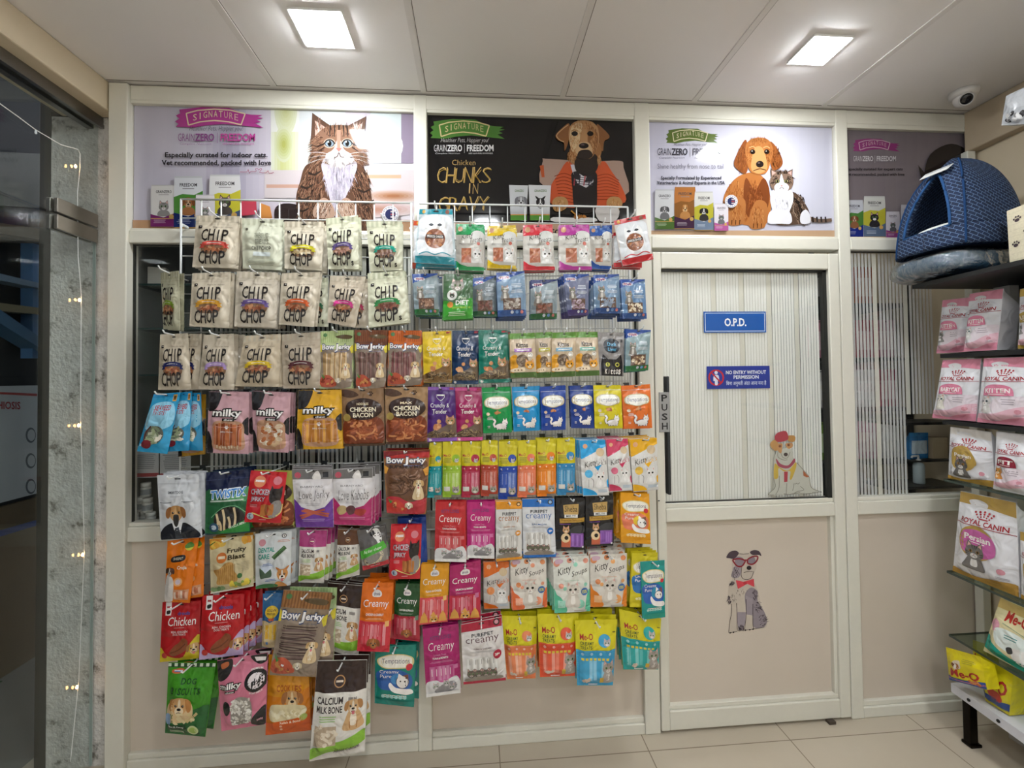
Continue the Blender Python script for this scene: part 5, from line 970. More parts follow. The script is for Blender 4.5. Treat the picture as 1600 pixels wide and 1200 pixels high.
# second row
TM = ('#a5705c', '#8d5a48', '#bf9480')
hang(trixie, dict(low='#2f6a3c', wash='#b3bdb5'), '#35589a', 4, (52, 440, 200, 435, 210, 680, 68, 680), .165, 3, 'blue cat pouch with green foot opening the row', R(1), off=(.005, -.002))
hang(dietpack, {}, '#4f7a4a', 4, (235, 440, 405, 440, 405, 700, 232, 710), .172, 2, 'green diet pouch with a grey kitten', R(1))
hang(trixie, dict(low='#2f5a3c', wash='#8d938c', meat=('#6f4238', '#7d5044', '#5a342c')), '#3a5588', 4, (405, 465, 540, 448, 545, 690, 405, 690), .155, 1, 'dim blue cat pouch with dark brown bits', R(1))
hang(trixie, dict(wash='#9fb8cc', meat=('#a59a8d', '#8d8276', '#b9aea2')), '#2f559c', 4, (540, 432, 705, 422, 715, 685, 550, 690), .172, 3, 'blue cat pouch with grey flakes', R(1), off=(0, -.004))
hang(trixie, dict(low='#245a33', wash='#b9c2bb', top='#1f2f6a', meat=('#7d4636', '#8d5846', '#693828')), '#2f4f8d', 4, (740, 475, 895, 470, 895, 700, 738, 705), .160, 1, 'navy topped cat pouch with green foot and red cubes', R(1))
hang(trixie, dict(bot='#4a3a78', wash='#8d8aa0', low='#3f3268', meat=('#a58a96', '#917684', '#b9a2ac')), '#3f4688', 4, (930, 440, 1080, 440, 1075, 680, 958, 685), .172, 3, 'violet blue cat pouch with pinkish bits', R(1), off=(-.005, 0))
hang(trixie, dict(wash='#9cb8d0', meat=('#8d99ab', '#7b8799', '#a2aebd')), '#2c57a5', 4, (1105, 445, 1255, 440, 1262, 670, 1110, 670), .166, 3, 'pale blue cat pouch with smooth grey window', R(1), off=(-.003, -.004))
hang(trixie, dict(wash='#7fa3c6', meat=('#d8c6a8', '#8a6a50', '#e0d2b8')), '#2c57a5', 4, (1262, 470, 1405, 470, 1415, 700, 1275, 700), .174, 3, 'blue cat pouch with speckled cream bits', R(1))
# third row
hang(crunchy, dict(main='#d8b92c', ph='#77572e'), '#d6b62a', 4, (112, 775, 280, 770, 282, 1070, 120, 1070), .175, 1, 'yellow crunchy treat pouch', R(2))
hang(crunchy, dict(main='#16304f', tail='#1a3a5c', ph='#6a5a48'), '#17345a', 4, (288, 768, 440, 768, 435, 1080, 288, 1080), .165, 2, 'navy crunchy treat pouch', R(2))
hang(crunchy, dict(main='#0f6a5a', tail='#127362', ph='#6a5a48'), '#10705e', 4, (438, 765, 600, 765, 612, 1070, 440, 1075), .173, 3, 'dark teal crunchy treat pouch', R(2), off=(.006, 0))
for i, (q, lab, w) in enumerate([((618, 785, 765, 780, 775, 1040, 625, 1045), '#9a6ab0', 'purple'), ((768, 780, 868, 775, 868, 1040, 775, 1045), '#b9b04a', 'olive yellow'), ((865, 780, 1005, 775, 1000, 1035, 862, 1040), '#7aa9c4', 'sky blue'), ((1005, 775, 1130, 775, 1140, 1030, 1000, 1035), '#7ab0a0', 'sea green')]):
    hang(kittos, dict(lab=lab), '#cbb79c', 4, q, .17-.008*(i % 2), 2, 'green and beige cat pouch with %s label' % w, R(2))
hang(blackcat, {}, '#8f8b8a', 4, (1130, 778, 1285, 780, 1282, 1035, 1145, 1030), .168, 1, 'grey pouch with a black cat face', R(2))
hang(trixie, dict(low='#2a6a3c', wash='#b0c4bd', meat=('#d8c6a8', '#8a6a50', '#c9b08d')), '#2f62a0', 4, (1295, 760, 1440, 765, 1425, 1000, 1290, 1010), .178, 3, 'blue cat pouch with green foot at the row end', R(2), off=(.004, 0))
# fourth row
hang(crunchy, dict(main='#4a2470', tail='#8a5ab0', ph='#6a5648'), '#4a2470', 5, (132, 90, 298, 92, 314, 405, 142, 410), .172, 2, 'purple crunchy treat pouch', R(3))
hang(crunchy, dict(main='#9a1f58', tail='#c94a8a', ph='#6a5648'), '#9a1f58', 5, (302, 95, 455, 95, 462, 402, 312, 404), .165, 2, 'crimson pink crunchy treat pouch', R(3))
for i, (q, c, w) in enumerate([((458, 95, 622, 92, 632, 355, 468, 362), '#0f9048', 'green'), ((632, 92, 790, 85, 795, 345, 642, 352), '#1f93cf', 'light blue'), ((795, 92, 945, 85, 945, 340, 805, 345), '#17419a', 'royal blue'), ((968, 85, 1105, 82, 1110, 332, 975, 330), '#163a8a', 'deep blue'), ((1105, 82, 1265, 80, 1278, 332, 1115, 335), '#d3c41f', 'yellow'), ((1268, 85, 1435, 75, 1448, 330, 1285, 335), '#e0702a', 'orange')]):
    hang(temptation, {}, c, 5, q, .174-.009*(i % 2), 2, '%s cat pouch with a white cat figure' % w, R(3), off=(.003, -.001))
# fifth row
MS = [((155, 415, 225, 410, 222, 735, 140, 735), '#138a92', 'teal'), ((230, 410, 338, 408, 332, 735, 228, 735), '#8fb32a', 'lime green'), ((342, 410, 450, 408, 445, 735, 338, 735), '#a8203f', 'crimson'), ((455, 405, 550, 405, 548, 730, 450, 725), '#a83a26', 'brick red'), ((556, 408, 665, 405, 660, 745, 552, 745), '#1f429f', 'cobalt blue'), ((668, 405, 772, 402, 772, 735, 665, 735), '#e0744f', 'salmon'), ((778, 395, 888, 392, 888, 725, 778, 728), '#e07a17', 'orange'), ((892, 395, 1000, 392, 1000, 720, 895, 722), '#2f83b5', 'steel blue')]
for i, (q, c, w) in enumerate(MS): hang(meo_s, dict(c=c), '#cdbf1f', 5, q, .168+.007*(i % 2), 2, 'slim yellow and %s stick packet' % w, R(4), 'stick_packet', T=.006)
for i, (q, c, w) in enumerate([((1025, 402, 1175, 398, 1195, 720, 1045, 725), '#1f9ad6', 'bright blue'), ((1180, 395, 1305, 390, 1330, 690, 1198, 700), '#c93a5f', 'rose'), ((1315, 395, 1475, 385, 1485, 690, 1340, 705), '#e0a815', 'golden yellow')]):
    hang(kittylick, dict(c=c, dk=i > 0), '#d8d6d2', 5, q, .19-.008*(i % 2), 5, 'white and %s lickable treat packet' % w, R(4), 'stick_packet', T=.006, off=(-.0035, 0), rot=.6)
# sixth row
hang(drool, dict(c='#b8252b'), '#b8252b', 5, (188, 760, 362, 758, 368, 1110, 182, 1105), .185, 2, 'red creamy stick packet', R(5), 'creamy_packet', T=.006)
hang(drool, dict(c='#b5206f', t2='TUNA & BONITO'), '#b5206f', 5, (370, 760, 535, 755, 530, 1090, 372, 1085), .178, 2, 'magenta creamy stick packet with grey cats', R(5), 'creamy_packet', T=.006)
hang(purepet, {}, '#d3d1cd', 5, (540, 755, 690, 752, 690, 1090, 540, 1105), .186, 2, 'white creamy packet with amber top', R(5), 'creamy_packet', T=.006)
hang(purepet, dict(c='#1f69b8', txt='#2a5a96', t2='SALMON'), '#d3d4d6', 5, (692, 742, 878, 740, 885, 1075, 698, 1080), .178, 2, 'white creamy packet with blue top', R(5), 'creamy_packet', T=.006)
hang(sheba, {}, '#1b1a1d', 5, (888, 735, 1058, 735, 1055, 1040, 890, 1035), .170, 2, 'black gold-badged packet beside the blue topped one', R(5), 'creamy_packet', T=.006)
hang(sheba, {}, '#1b1a1d', 5, (1060, 725, 1222, 722, 1222, 1015, 1065, 1020), .178, 2, 'black gold-badged packet nearer the door', R(5), 'creamy_packet', T=.006)
hang(temptcream, dict(c='#df9a17'), '#df9a17', 5, (1262, 705, 1430, 712, 1438, 1005, 1265, 995), .188, 4, 'yellow orange creamy puree packet', R(5), 'creamy_packet', T=.006, off=(-.002, .002))
# seventh row
hang(drool2, dict(c='#d9951a', low='#d04a4f', t2='TUNA & CHEESE', pet='cat'), '#d9951a', 6, (105, 230, 268, 220, 258, 560, 90, 580), .172, 2, 'amber creamy packet with an orange kitten', R(6), 'creamy_packet', T=.006)
hang(drool2, dict(c='#a81f5f', low='#b8263f', t2='SALMON & SHRIMP', pet='cat'), '#a81f5f', 6, (272, 240, 450, 205, 450, 545, 265, 552), .180, 2, 'dark pink creamy packet with an orange kitten', R(6), 'creamy_packet', T=.006)
hang(kittylick, dict(c='#d96a1f', dk=True), '#c9c2bc', 6, (468, 215, 615, 210, 620, 490, 470, 495), .165, 2, 'grey and orange lickable treat packet', R(6), 'stick_packet', T=.006)
hang(soup, dict(c='#df6a3a'), '#dcd6cc', 6, (622, 198, 830, 192, 838, 478, 635, 498), .176, 2, 'white soup packet with coral orange corners', R(6), 'soup_packet', T=.007)
hang(soup, dict(c='#58b592', c2='#d8907a'), '#d8d8ce', 6, (870, 195, 1080, 180, 1085, 498, 878, 510), .188, 4, 'white soup packet with mint green corners', R(6), 'soup_packet', T=.007, off=(-.004, .004))
hang(soup, dict(c='#df7f22'), '#d8d2c8', 6, (1085, 175, 1300, 165, 1302, 478, 1090, 482), .178, 4, 'white soup packet with deep orange corners', R(6), 'soup_packet', T=.007, off=(0, .006))
hang(temptcream, dict(c='#15907f', c2='#2a5fae', fish='#2f8fb0'), '#168f88', 6, (1378, 215, 1520, 205, 1525, 540, 1392, 555), .198, 0, 'aqua creamy puree packet by the door frame', R(6), 'creamy_packet', T=.006)
hang(temptcream, dict(c='#d3c41f', c2='#2a6fae', fish='#d8b83a'), '#cfc022', 6, (1330, 165, 1480, 160, 1478, 480, 1318, 480), .184, 3, 'yellow creamy puree packet behind the aqua one', R(6), 'creamy_packet', T=.006, off=(-.002, .001), hk=False)
# bottom row
hang(drool, dict(c='#a81f66', t2='TUNA & BONITO'), '#a81f66', 6, (112, 605, 322, 575, 335, 970, 135, 998), .178, 2, 'plum pink creamy packet with white foot', R(7), 'creamy_packet', T=.007)
hang(purepet, dict(c='#a8223a', txt='#5a3a3f', t2='TUNA & CHICKEN'), '#d8d2cf', 6, (335, 580, 570, 535, 598, 895, 350, 920), .199, 2, 'white creamy packet with dark red top', R(7), 'creamy_packet', T=.009)
for i, (q, c, w) in enumerate([((568, 530, 780, 530, 770, 895, 605, 900), '#df7a4a', 'salmon orange'), ((780, 518, 1020, 515, 1000, 880, 795, 888), '#d94a2a', 'vermilion'), ((998, 555, 1243, 550, 1220, 935, 1010, 935), '#2f96c4', 'light blue'), ((1255, 490, 1500, 545, 1485, 845, 1280, 845), '#149a96', 'turquoise')]):
    hang(meo_l, dict(c=c), '#d3c81f', 6, q, (.166, .182, .197, .168)[i], (3, 3, 4, 3)[i], 'large yellow and %s stick bag' % w, R(7), 'stick_bag', T=.013, off=(.0015, .006 if i == 2 else .002), step=.017)

# ================================================================ posters above the partition (flat glossy prints)
def soft(a, part, c0, c1, cx, cy, rx, ry, n=7):
    for i in range(n): t = i/(n-1); a.E(part, mixc(c0, c1, (i+1)/n), cx, cy, rx*(1-.8*t), ry*(1-.8*t), 0, 22)
def grad(a, part, stops, x0, y0, x1, y1, n=28):
    for i in range(n):
        t = (i+.5)/n
        for (p, c), (q, d) in zip(stops, stops[1:]):
            if p <= t <= q: col = mixc(c, d, round((t-p)/(q-p), 2)); break
        a.R(part, col, x0+(x1-x0)*i/n, y0, x0+(x1-x0)*(i+1)/n, y1)
PY = .002
def poster(x0, x1, label, zf, bg):
    t = tag(empty('poster', (x0, PY, 2.082)), label, 'poster', 'advertising posters above the partition'); o = Vector((x0, PY, 2.082))
    MB().box((x0+.001, PY, 2.0815), (x1-.001, .0058, 2.583)).build('printed_sheet', mat(bg, 'gloss'), t, loc=o).location = (0, 0, 0)
    ox, oy, s = zf
    lo, hi = x0+.0015, x1-.0015
    def place(x, y, l):
        p = at(ox+x/s, oy+y/s, 1, PY); return Vector((min(max(p.x, lo), hi), PY-l, min(max(p.z, 2.0822), 2.5825)))
    return t, o, Art(place, 1, 'gloss', None, 11)
def brush(a, part, col, x0, y0, x1, y1, tone='#d8c98a', txt='SIGNATURE'):
    """ragged paint stroke with a banner outline and the name on it"""
    w, h = x1-x0, y1-y0; r = random.Random(5); top = []; bot = []
    P = lambda u, v: (x0+w*u, y0+h*v)
    a.P(part, col, [P(.04, .12), P(.3, .0), P(.6, .03), P(.76, .3), P(.86, .36), P(.99, .38), P(.93, .47), P(1, .52), P(.92, .6), P(.97, .7), P(.9, .76), P(1, .98), P(.8, .9), P(.55, .8), P(.35, .86), P(.2, .97), P(.0, .93), P(.03, .8), P(-.01, .68), P(.04, .55), P(.0, .4), P(.05, .3)])
    f = [P(.12, .3), P(.3, .1), P(.45, .06), P(.62, .12), P(.78, .36), P(.76, .55), P(.74, .86), P(.6, .68), P(.45, .62), P(.3, .66), P(.14, .86), P(.15, .6)]
    pts = [(.12, .3), (.25, .16), (.44, .1), (.62, .15), (.79, .32), (.745, .84), (.6, .7), (.44, .64), (.28, .7), (.145, .86), (.12, .3)]
    for i in range(len(pts)-1): a.S(part+'#f', tone, [P(*pts[i]), P(*pts[i+1])], h*.055, 2)
    n = len(txt)
    for i, c in enumerate(txt):
        u = .19+.53*(i+.5)/n; q = 1-(2*(i+.5)/n-1)**2; ww = .042 if c != 'I' else .012; hh = .3
        v = .53-.2*q
        a.T('lettering', tone if i < 6 else mixc(tone, col, .25), c, *P(u-ww/2, v-hh/2), *P(u+ww/2, v+hh/2), .0, 0, 0, (2*(i+.5)/n-1)*.22)
def twowords(a, x0, x1, y0, y1, c1, c2, xm, sub=True):
    a.T('lettering', c1, 'GRAIN', x0, y0, x0+(xm-x0)*.42, y1, -.01); a.T('lettering', c1, 'ZERO', x0+(xm-x0)*.44, y0, xm-(x1-x0)*.03, y1, .035)
    a.R('lettering', c1, xm+(x1-x0)*.005, y0-4, xm+(x1-x0)*.01, y1+10); a.T('lettering', c2, 'FREEDOM', xm+(x1-x0)*.05, y0, x1, y1, .03)
    if sub: a.T('lettering', c1, 'Complete Nutrition', x0+8, y1+8, xm-30, y1+22, -.012, .2); a.T('lettering', c2, '100% NATURAL GOODNESS', xm+(x1-x0)*.08, y1+9, x1-5, y1+19, 0)
def bag(a, part, x0, y0, x1, y1, top, mid, low, pet, word='FREEDOM', gold='#c9a05a', cat=False):
    h = y1-y0; w = x1-x0
    a.P(part, top, [(x0+w*.03, y0), (x1-w*.03, y0), (x1, y0+h*.2), (x1, y1), (x0, y1), (x0, y0+h*.2)]); a.R(part, mixc(top, '#8a8a8a', .25), x0+w*.03, y0, x1-w*.03, y0+h*.03)
    a.T('lettering', '#4a4648', word, x0+w*.2, y0+h*.13, x1-w*.2, y0+h*.2, .02); a.R('lettering', '#8a8688', x0+w*.3, y0+h*.23, x1-w*.3, y0+h*.245)
    if mid: a.P(part, mid, [(x0, y0+h*.4), (x0+w*.3, y0+h*.34), (x0+w*.7, y0+h*.36), (x1, y0+h*.28), (x1, y0+h*.75), (x0, y0+h*.72)])
    k = (x0+w*.5, y0+h*.52, w*.21)
    (catface if cat else dogface)(a, k[0], k[1], k[2], *pet, part='pet_picture')
    a.B('pet_picture', pet[0], [(k[0]-w*.16, k[1]+w*.16), (k[0]+w*.16, k[1]+w*.16), (k[0]+w*.22, y0+h*.74), (k[0]-w*.22, y0+h*.74)], 3)
    a.P(part, low, [(x0, y0+h*.7), (x0+w*.5, y0+h*.78), (x1, y0+h*.66), (x1, y1), (x0, y1)]); a.R(part, gold, x0, y0+h*.8 if not mid else y0+h*.985, x1, y0+h*.815 if not mid else y1)
    a.E(part, gold, x1-w*.2, y0+h*.76, w*.09); lines(a, 'lettering', mixc(low, '#ffffff', .55), x0+w*.1, y0+h*.84, x0+w*.6, y0+h*.93, 3)
def badge(a, cx, cy, r):
    a.E('usa_badge', '#eceaf0', cx, cy, r); a.E('usa_badge', '#33333f', cx, cy, r*.9); a.E('usa_badge', '#eceaf0', cx, cy, r*.86); a.E('usa_badge', '#2f355f', cx, cy, r*.62)
    for i in range(3): a.P('usa_badge', '#c9b7b7' if i != 1 else '#9c4a50', [(cx+r*.02, cy-r*.4+i*r*.32), (cx+r*.5, cy-r*.4+i*r*.32), (cx+r*.5, cy-r*.22+i*r*.32), (cx+r*.02, cy-r*.22+i*r*.32)])
    for i in range(14): t = i/14*6.283; a.E('usa_badge', '#6a6a78', cx+r*.75*math.cos(t), cy+r*.75*math.sin(t), r*.06, None, 0, 6)

# --- kitten poster
t, o, a = poster(-1.335, -.244, 'lavender poster of a fluffy tabby kitten with pink brush stroke logo', (180, 130, 3.3333), '#cfcad8')
grad(a, 'background_print', [(0, '#cdc9d8'), (.26, '#c6c1d0'), (.36, '#a39db0'), (.42, '#c3bccb'), (.6, '#dcd4da'), (1, '#d9d2d8')], 60, 60, 1580, 820, 44)
a.R('background_print', '#dfe0da', 812, 60, 1205, 455); grad(a, 'background_print', [(0, '#d9dccb'), (.3, '#c5c78a'), (.55, '#cfd2a8'), (1, '#e0e2df')], 815, 255, 1000, 455, 12)
for q, c in (((890, 130, 60, 300), '#c2c48f'), ((880, 320, 50, 190), '#a9ad5f')): soft(a, 'background_print', '#d3d6be', c, q[0], q[1], q[2], q[3]/2, 6)
a.R('background_print', '#d3d6d8', 960, 60, 1200, 300); a.R('background_print', '#c9c0cb', 1200, 60, 1330, 300); a.R('background_print', '#cdd6d6', 1330, 60, 1490, 420); a.R('background_print', '#8f8295', 1490, 60, 1560, 420); soft(a, 'background_print', '#dfe3df', '#cfd8b8', 1410, 330, 90, 90)
a.R('background_print', '#cfc4c6', 780, 455, 1560, 600); a.R('background_print', '#c79f8d', 790, 530, 1000, 548); a.R('background_print', '#d9a98c', 1310, 480, 1490, 498); soft(a, 'background_print', '#dccfd0', '#a5704f', 1450, 590, 170, 34); soft(a, 'background_print', '#d9ccd0', '#b98a78', 1350, 660, 240, 40); a.R('background_print', '#c79c78', 60, 715, 1580, 820)
brush(a, 'brush_logo', '#b23a8f', 320, 128, 776, 238, '#ead7b0')
a.T('lettering', '#4a4454', 'Healthier Pets, Happier you!', 390, 228, 665, 258, -.012, .2); twowords(a, 333, 733, 266, 306, '#8f4a8c', '#c24a9a', 533)
a.T('lettering', '#22202a', 'Especially curated for indoor cats.', 265, 364, 797, 398, .025); a.T('lettering', '#22202a', 'Vet recommended, packed with love', 248, 404, 816, 440, .025)
a.S('heart_line_print', '#a8506a', [(655, 466), (690, 466), (697, 452), (703, 474), (710, 464), (738, 464), (735, 450), (745, 448), (752, 456), (760, 448), (768, 452), (755, 468), (790, 470), (800, 458), (806, 474), (830, 468)], 2.6, 2)
F = ('#6d4c3b', '#8a6450', '#a07a62', '#4a3328'); KD = '#33251f'
a.B('kitten_picture', '#2b2021', [(835, 660), (880, 630), (960, 640), (1010, 690), (960, 760), (850, 740)])
a.B('kitten_picture', '#5f4233', [(1010, 420), (965, 520), (945, 610), (965, 720), (1010, 790), (1320, 790), (1345, 690), (1330, 560), (1290, 440), (1180, 380)])
a.fur('kitten_picture', ('#3a2a24', '#7a5643', '#8d6852', '#2c201c', '#a37e66'), [(1040, 520, 60, 100, -.3, 1), (1000, 620, 50, 110, -.2, 1), (1280, 520, 50, 90, .4, 1), (1290, 640, 45, 100, .3, 1), (1060, 680, 60, 70, -.1, 1)], 40, 5, 150)
for x, y in ((1000, 540), (985, 600), (980, 660), (1300, 560), (1315, 620), (1040, 470)): a.S('kitten_picture', KD, [(x-30, y), (x, y+10), (x+34, y-8)], 13, 3, .5)
a.B('kitten_picture', '#c5bdc9', [(1080, 420), (1100, 520), (1130, 640), (1160, 715), (1185, 640), (1235, 520), (1260, 420), (1170, 390)]); a.fur('kitten_picture', ('#d6d0da', '#bdb5c2', '#aca3b2', '#cbc4d0'), [(1150, 500, 60, 90, 0, 1), (1195, 470, 50, 70, .2, 1), (1160, 600, 30, 80, 0, 1)], 46, 4.5, 140)
for x, s in ((1090, -1), (1205, 1)): a.B('kitten_picture', '#b59480', [(x-45, 640), (x, 600), (x+45, 640), (x+50, 700), (x-50, 700)]); a.fur('kitten_picture', ('#8a6450', '#d8c4b4', '#5a4033', '#c3a590'), [(x, 650, 40, 40, s*.3, 1)], 28, 4.5, 90)
for e, i_ in ((((1030, 160), (1022, 300), (1135, 235)), ((1044, 200), (1045, 285), (1105, 240))), (((1310, 178), (1296, 305), (1190, 240)), ((1290, 215), (1280, 290), (1215, 245)))):
    a.P('kitten_picture', '#5f4538', list(e)); a.P('kitten_picture', '#d3ab9d', list(i_)); cx = sum(p[0] for p in i_)/3; cy = sum(p[1] for p in i_)/3; a.fur('kitten_picture', ('#e6d3ca', '#a98576', '#7a5a4c'), [(cx, cy, 22, 26, 0, -1)], 34, 5, 22)
a.B('kitten_picture', '#8a6753', [(1165, 222), (1240, 240), (1285, 300), (1290, 370), (1240, 420), (1165, 435), (1090, 420), (1035, 370), (1035, 300), (1090, 240)])
a.fur('kitten_picture', F, [(1060, 330, 35, 60, -1, .5), (1275, 330, 30, 60, 1, .5), (1165, 260, 80, 28, 0, -1), (1050, 390, 30, 30, -.8, 1), (1280, 390, 30, 30, .8, 1)], 32, 4.5, 130)
for x in (1120, 1145, 1170, 1195, 1215): a.S('kitten_picture', KD, [(x*.9+116, 225), (x, 285)], 9, 3, .7)
for s, ex in ((-1, 1120), (1, 1212)):
    a.E('kitten_picture', '#c9b3a2', ex, 319, 31, 25); a.E('kitten_picture', '#241c1a', ex, 319, 26, 20); a.E('kitten_picture', '#8496a3', ex, 320, 22, 17); a.E('kitten_picture', '#14110f', ex, 320, 10, 15); a.S('kitten_picture', '#241c1a', [(ex-28, 322), (ex-12, 303), (ex+12, 303), (ex+28, 322)], 7, 4); a.E('kitten_picture', '#f3f3f3', ex-6, 312, 4, 4)
    a.S('kitten_picture', KD, [(ex+s*28, 322), (ex+s*60, 334), (ex+s*90, 330)], 8, 3, .6); a.S('kitten_picture', KD, [(ex+s*26, 340), (ex+s*58, 362)], 7, 3, .6)
a.B('kitten_picture', '#cdc3c1', [(1168, 290), (1195, 350), (1235, 380), (1220, 425), (1168, 440), (1115, 425), (1100, 380), (1140, 350)]); a.fur('kitten_picture', ('#dbd3d2', '#b9aeae', '#cac0c0'), [(1125, 395, 30, 22, -.6, .8), (1212, 395, 30, 22, .6, .8), (1168, 425, 40, 14, 0, 1)], 30, 6, 40)
a.S('kitten_picture', '#b08a76', [(1168, 250), (1168, 345)], 22, 3, .3); a.P('kitten_picture', '#b8766c', [(1152, 344), (1186, 344), (1169, 364)]); a.S('kitten_picture', '#4a3530', [(1145, 392), (1160, 388), (1169, 368), (1178, 388), (1195, 392)], 4, 4)
for s in (-1, 1):
    for j in range(3): a.S('kitten_picture', '#f0ecec', [(1168+s*30, 378+j*8), (1168+s*110, 366+j*20), (1168+s*170, 372+j*30)], 2.2, 4, .6)
bag(a, 'product_print', 195, 535, 330, 752, '#dcdad8', None, '#7a2a6a', ('#8d8a88', '#6a6664', '#d6d3cf'), 'GRAINZERO', cat=True); bag(a, 'product_print', 316, 492, 466, 760, '#d9dbe0', '#4f8a3a', '#1f2f6a', ('#a06a3f', '#7a4a2a', '#d0b090')); bag(a, 'product_print', 500, 484, 662, 760, '#e0dfe0', '#c9c23a', '#3f5070', ('#4a4440', '#2a2624', '#d8d4d0'), cat=True); bag(a, 'product_print', 430, 588, 530, 752, '#e6e0e4', None, '#5f86b5', ('#8d8a88', '#6a6664', '#d6d3cf'), 'GRAINZERO', cat=True)
a.P('product_print', '#c8455a', [(665, 622), (745, 618), (748, 690), (660, 700)]); a.P('product_print', '#d8904a', [(760, 630), (815, 650), (830, 720), (765, 720)]); badge(a, 1437, 690, 44)
a.build(t, o)

# --- dog in the armchair poster
t, o, a = poster(-.188, .681, 'black poster of a dog in an orange cardigan with green brush stroke logo', (650, 150, 4.4444), '#0e0d11')
a.R('shelf_print', '#c9a58a', 60, 880, 1560, 990); a.T('lettering', '#1c1a1c', 'AVAILABLE IN GRAVY FOR DOGS', 330, 925, 1230, 965, .04)
brush(a, 'brush_logo', '#4a7a32', 100, 160, 618, 302, '#d9c38f'); a.T('lettering', '#c9c6c4', 'Healthier Pets, Happier you!', 170, 292, 500, 332, -.012, .2); twowords(a, 125, 538, 340, 386, '#dedcdc', '#dedcdc', 333)
GO = '#c9a768'; a.T('lettering', GO, 'Chicken', 252, 444, 412, 482, -.012)
jtext(a, 'lettering', GO, 'CHUNKS', 140, 495, 515, 605, -.02, .12, .1, .03); jtext(a, 'lettering', GO, 'IN', 350, 608, 432, 680, -.02, .05, .05); jtext(a, 'lettering', GO, 'GRAVY', 150, 698, 498, 800, -.02, .12, .1, .03)
for c, y in (('CHUNKS', 502), ('GRAVY', 705)): jtext(a, 'lettering', '#a5843f', c, 146 if y < 600 else 156, y, 521 if y < 600 else 504, y+104, -.026, .12, .1, .03)
a.B('armchair_print', '#a58a7c', [(880, 455), (900, 438), (1080, 450), (1200, 460), (1410, 452), (1440, 500), (1440, 700), (900, 640)], 4); a.P('armchair_print', '#b5562f', [(858, 486), (886, 482), (892, 566), (872, 566)])
OR = '#c4532c'
a.B('cardigan_print', OR, [(1065, 455), (990, 540), (930, 640), (930, 740), (1000, 770), (1110, 780), (1240, 790), (1300, 770), (1450, 740), (1430, 640), (1360, 530), (1290, 455), (1180, 600)], 4)
for i in range(9): a.S('cardigan_print', '#7f2f18', [(960+i*4, 560+i*20), (1030, 540+i*24), (1105, 570+i*22)], 5, 4); a.S('cardigan_print', '#8d371d', [(1250, 560+i*20), (1330, 545+i*22), (1410-i, 590+i*16)], 5, 4)
a.B('suit_print', '#171216', [(1090, 520), (1240, 520), (1255, 640), (1240, 800), (1110, 800), (1085, 640)], 3); a.P('shirt_print', '#c8c3c8', [(1072, 480), (1095, 480), (1130, 540), (1160, 560), (1230, 570), (1230, 600), (1180, 640), (1120, 610), (1085, 530)])
for i in range(4): a.S('shirt_print', ('#a8343a', '#3a3340')[i % 2], [(1105+i*34, 545+i*6), (1095+i*34, 625)], 8, 2); a.S('shirt_print', '#4a4550', [(1095, 560+i*16), (1225, 580+i*14)], 5, 2)
a.P('suit_print', '#26222a', [(1090, 530), (1130, 520), (1140, 590), (1100, 580)]); a.P('suit_print', '#26222a', [(1240, 560), (1190, 545), (1170, 600), (1220, 600)])
LB = ('#a8713f', '#c28a55', '#8a5a30', '#d0a070')
a.B('dog_picture', '#9a6a40', [(1060, 430), (1100, 330), (1280, 330), (1275, 440), (1265, 470), (1180, 520), (1110, 490)], 4); a.B('dog_picture', '#1f1614', [(1115, 420), (1200, 400), (1255, 420), (1260, 500), (1220, 545), (1130, 540), (1100, 490)], 4)
a.B('dog_picture', '#8a5a34', [(1060, 195), (1020, 220), (968, 275), (985, 310), (1025, 330), (1030, 385), (1055, 330), (1068, 250)], 4); a.B('dog_picture', '#8a5a34', [(1255, 200), (1290, 225), (1338, 275), (1335, 300), (1305, 320), (1295, 390), (1275, 330), (1255, 260)], 4)
a.S('dog_picture', '#d0a878', [(1055, 205), (1015, 235), (975, 278), (1000, 312), (1026, 322)], 6, 4)
a.B('dog_picture', '#b98a5e', [(1100, 185), (1160, 174), (1220, 185), (1262, 230), (1268, 320), (1240, 400), (1200, 440), (1130, 430), (1085, 390), (1062, 320), (1062, 230)], 5); a.B('dog_picture', '#d9bb90', [(1085, 210), (1150, 195), (1140, 280), (1120, 360), (1085, 390), (1064, 300)], 5); a.B('dog_picture', '#8d5f3a', [(1200, 220), (1250, 240), (1262, 320), (1240, 400), (1200, 420), (1190, 320)], 4)
a.fur('dog_picture', LB, [(1110, 300, 40, 90, -.1, 1), (1230, 300, 28, 80, .1, 1), (1160, 215, 80, 25, 0, -1), (1080, 420, 30, 40, 0, 1), (1270, 440, 10, 30, 0, 1)], 22, 3.5, 110)
a.B('dog_picture', '#caa57c', [(1130, 330), (1200, 330), (1225, 400), (1190, 440), (1130, 420), (1105, 380)], 4); a.B('dog_picture', '#2a1f1c', [(1135, 385), (1200, 380), (1225, 420), (1180, 445), (1120, 430)], 4); a.E('dog_picture', '#1a1315', 1163, 350, 34, 20); a.E('dog_picture', '#5a484a', 1155, 343, 12, 5)
for x in (1100, 1208): a.E('dog_picture', '#241813', x, 266, 22, 17); a.E('dog_picture', '#0f0b0a', x+2, 267, 14, 13); a.S('dog_picture', '#a37a50', [(x-26, 250), (x, 240), (x+26, 250)], 7, 3)
for x in (995, 1370): a.B('dog_picture', '#b08452', [(x-50, 740), (x-20, 705), (x+40, 710), (x+60, 760), (x+20, 800), (x-35, 800)], 4); a.fur('dog_picture', LB, [(x, 755, 38, 38, 0, 1)], 20, 6, 30); [a.S('dog_picture', '#5a3c22', [(x-20+j*20, 770), (x-22+j*20, 800)], 4, 2) for j in range(3)]
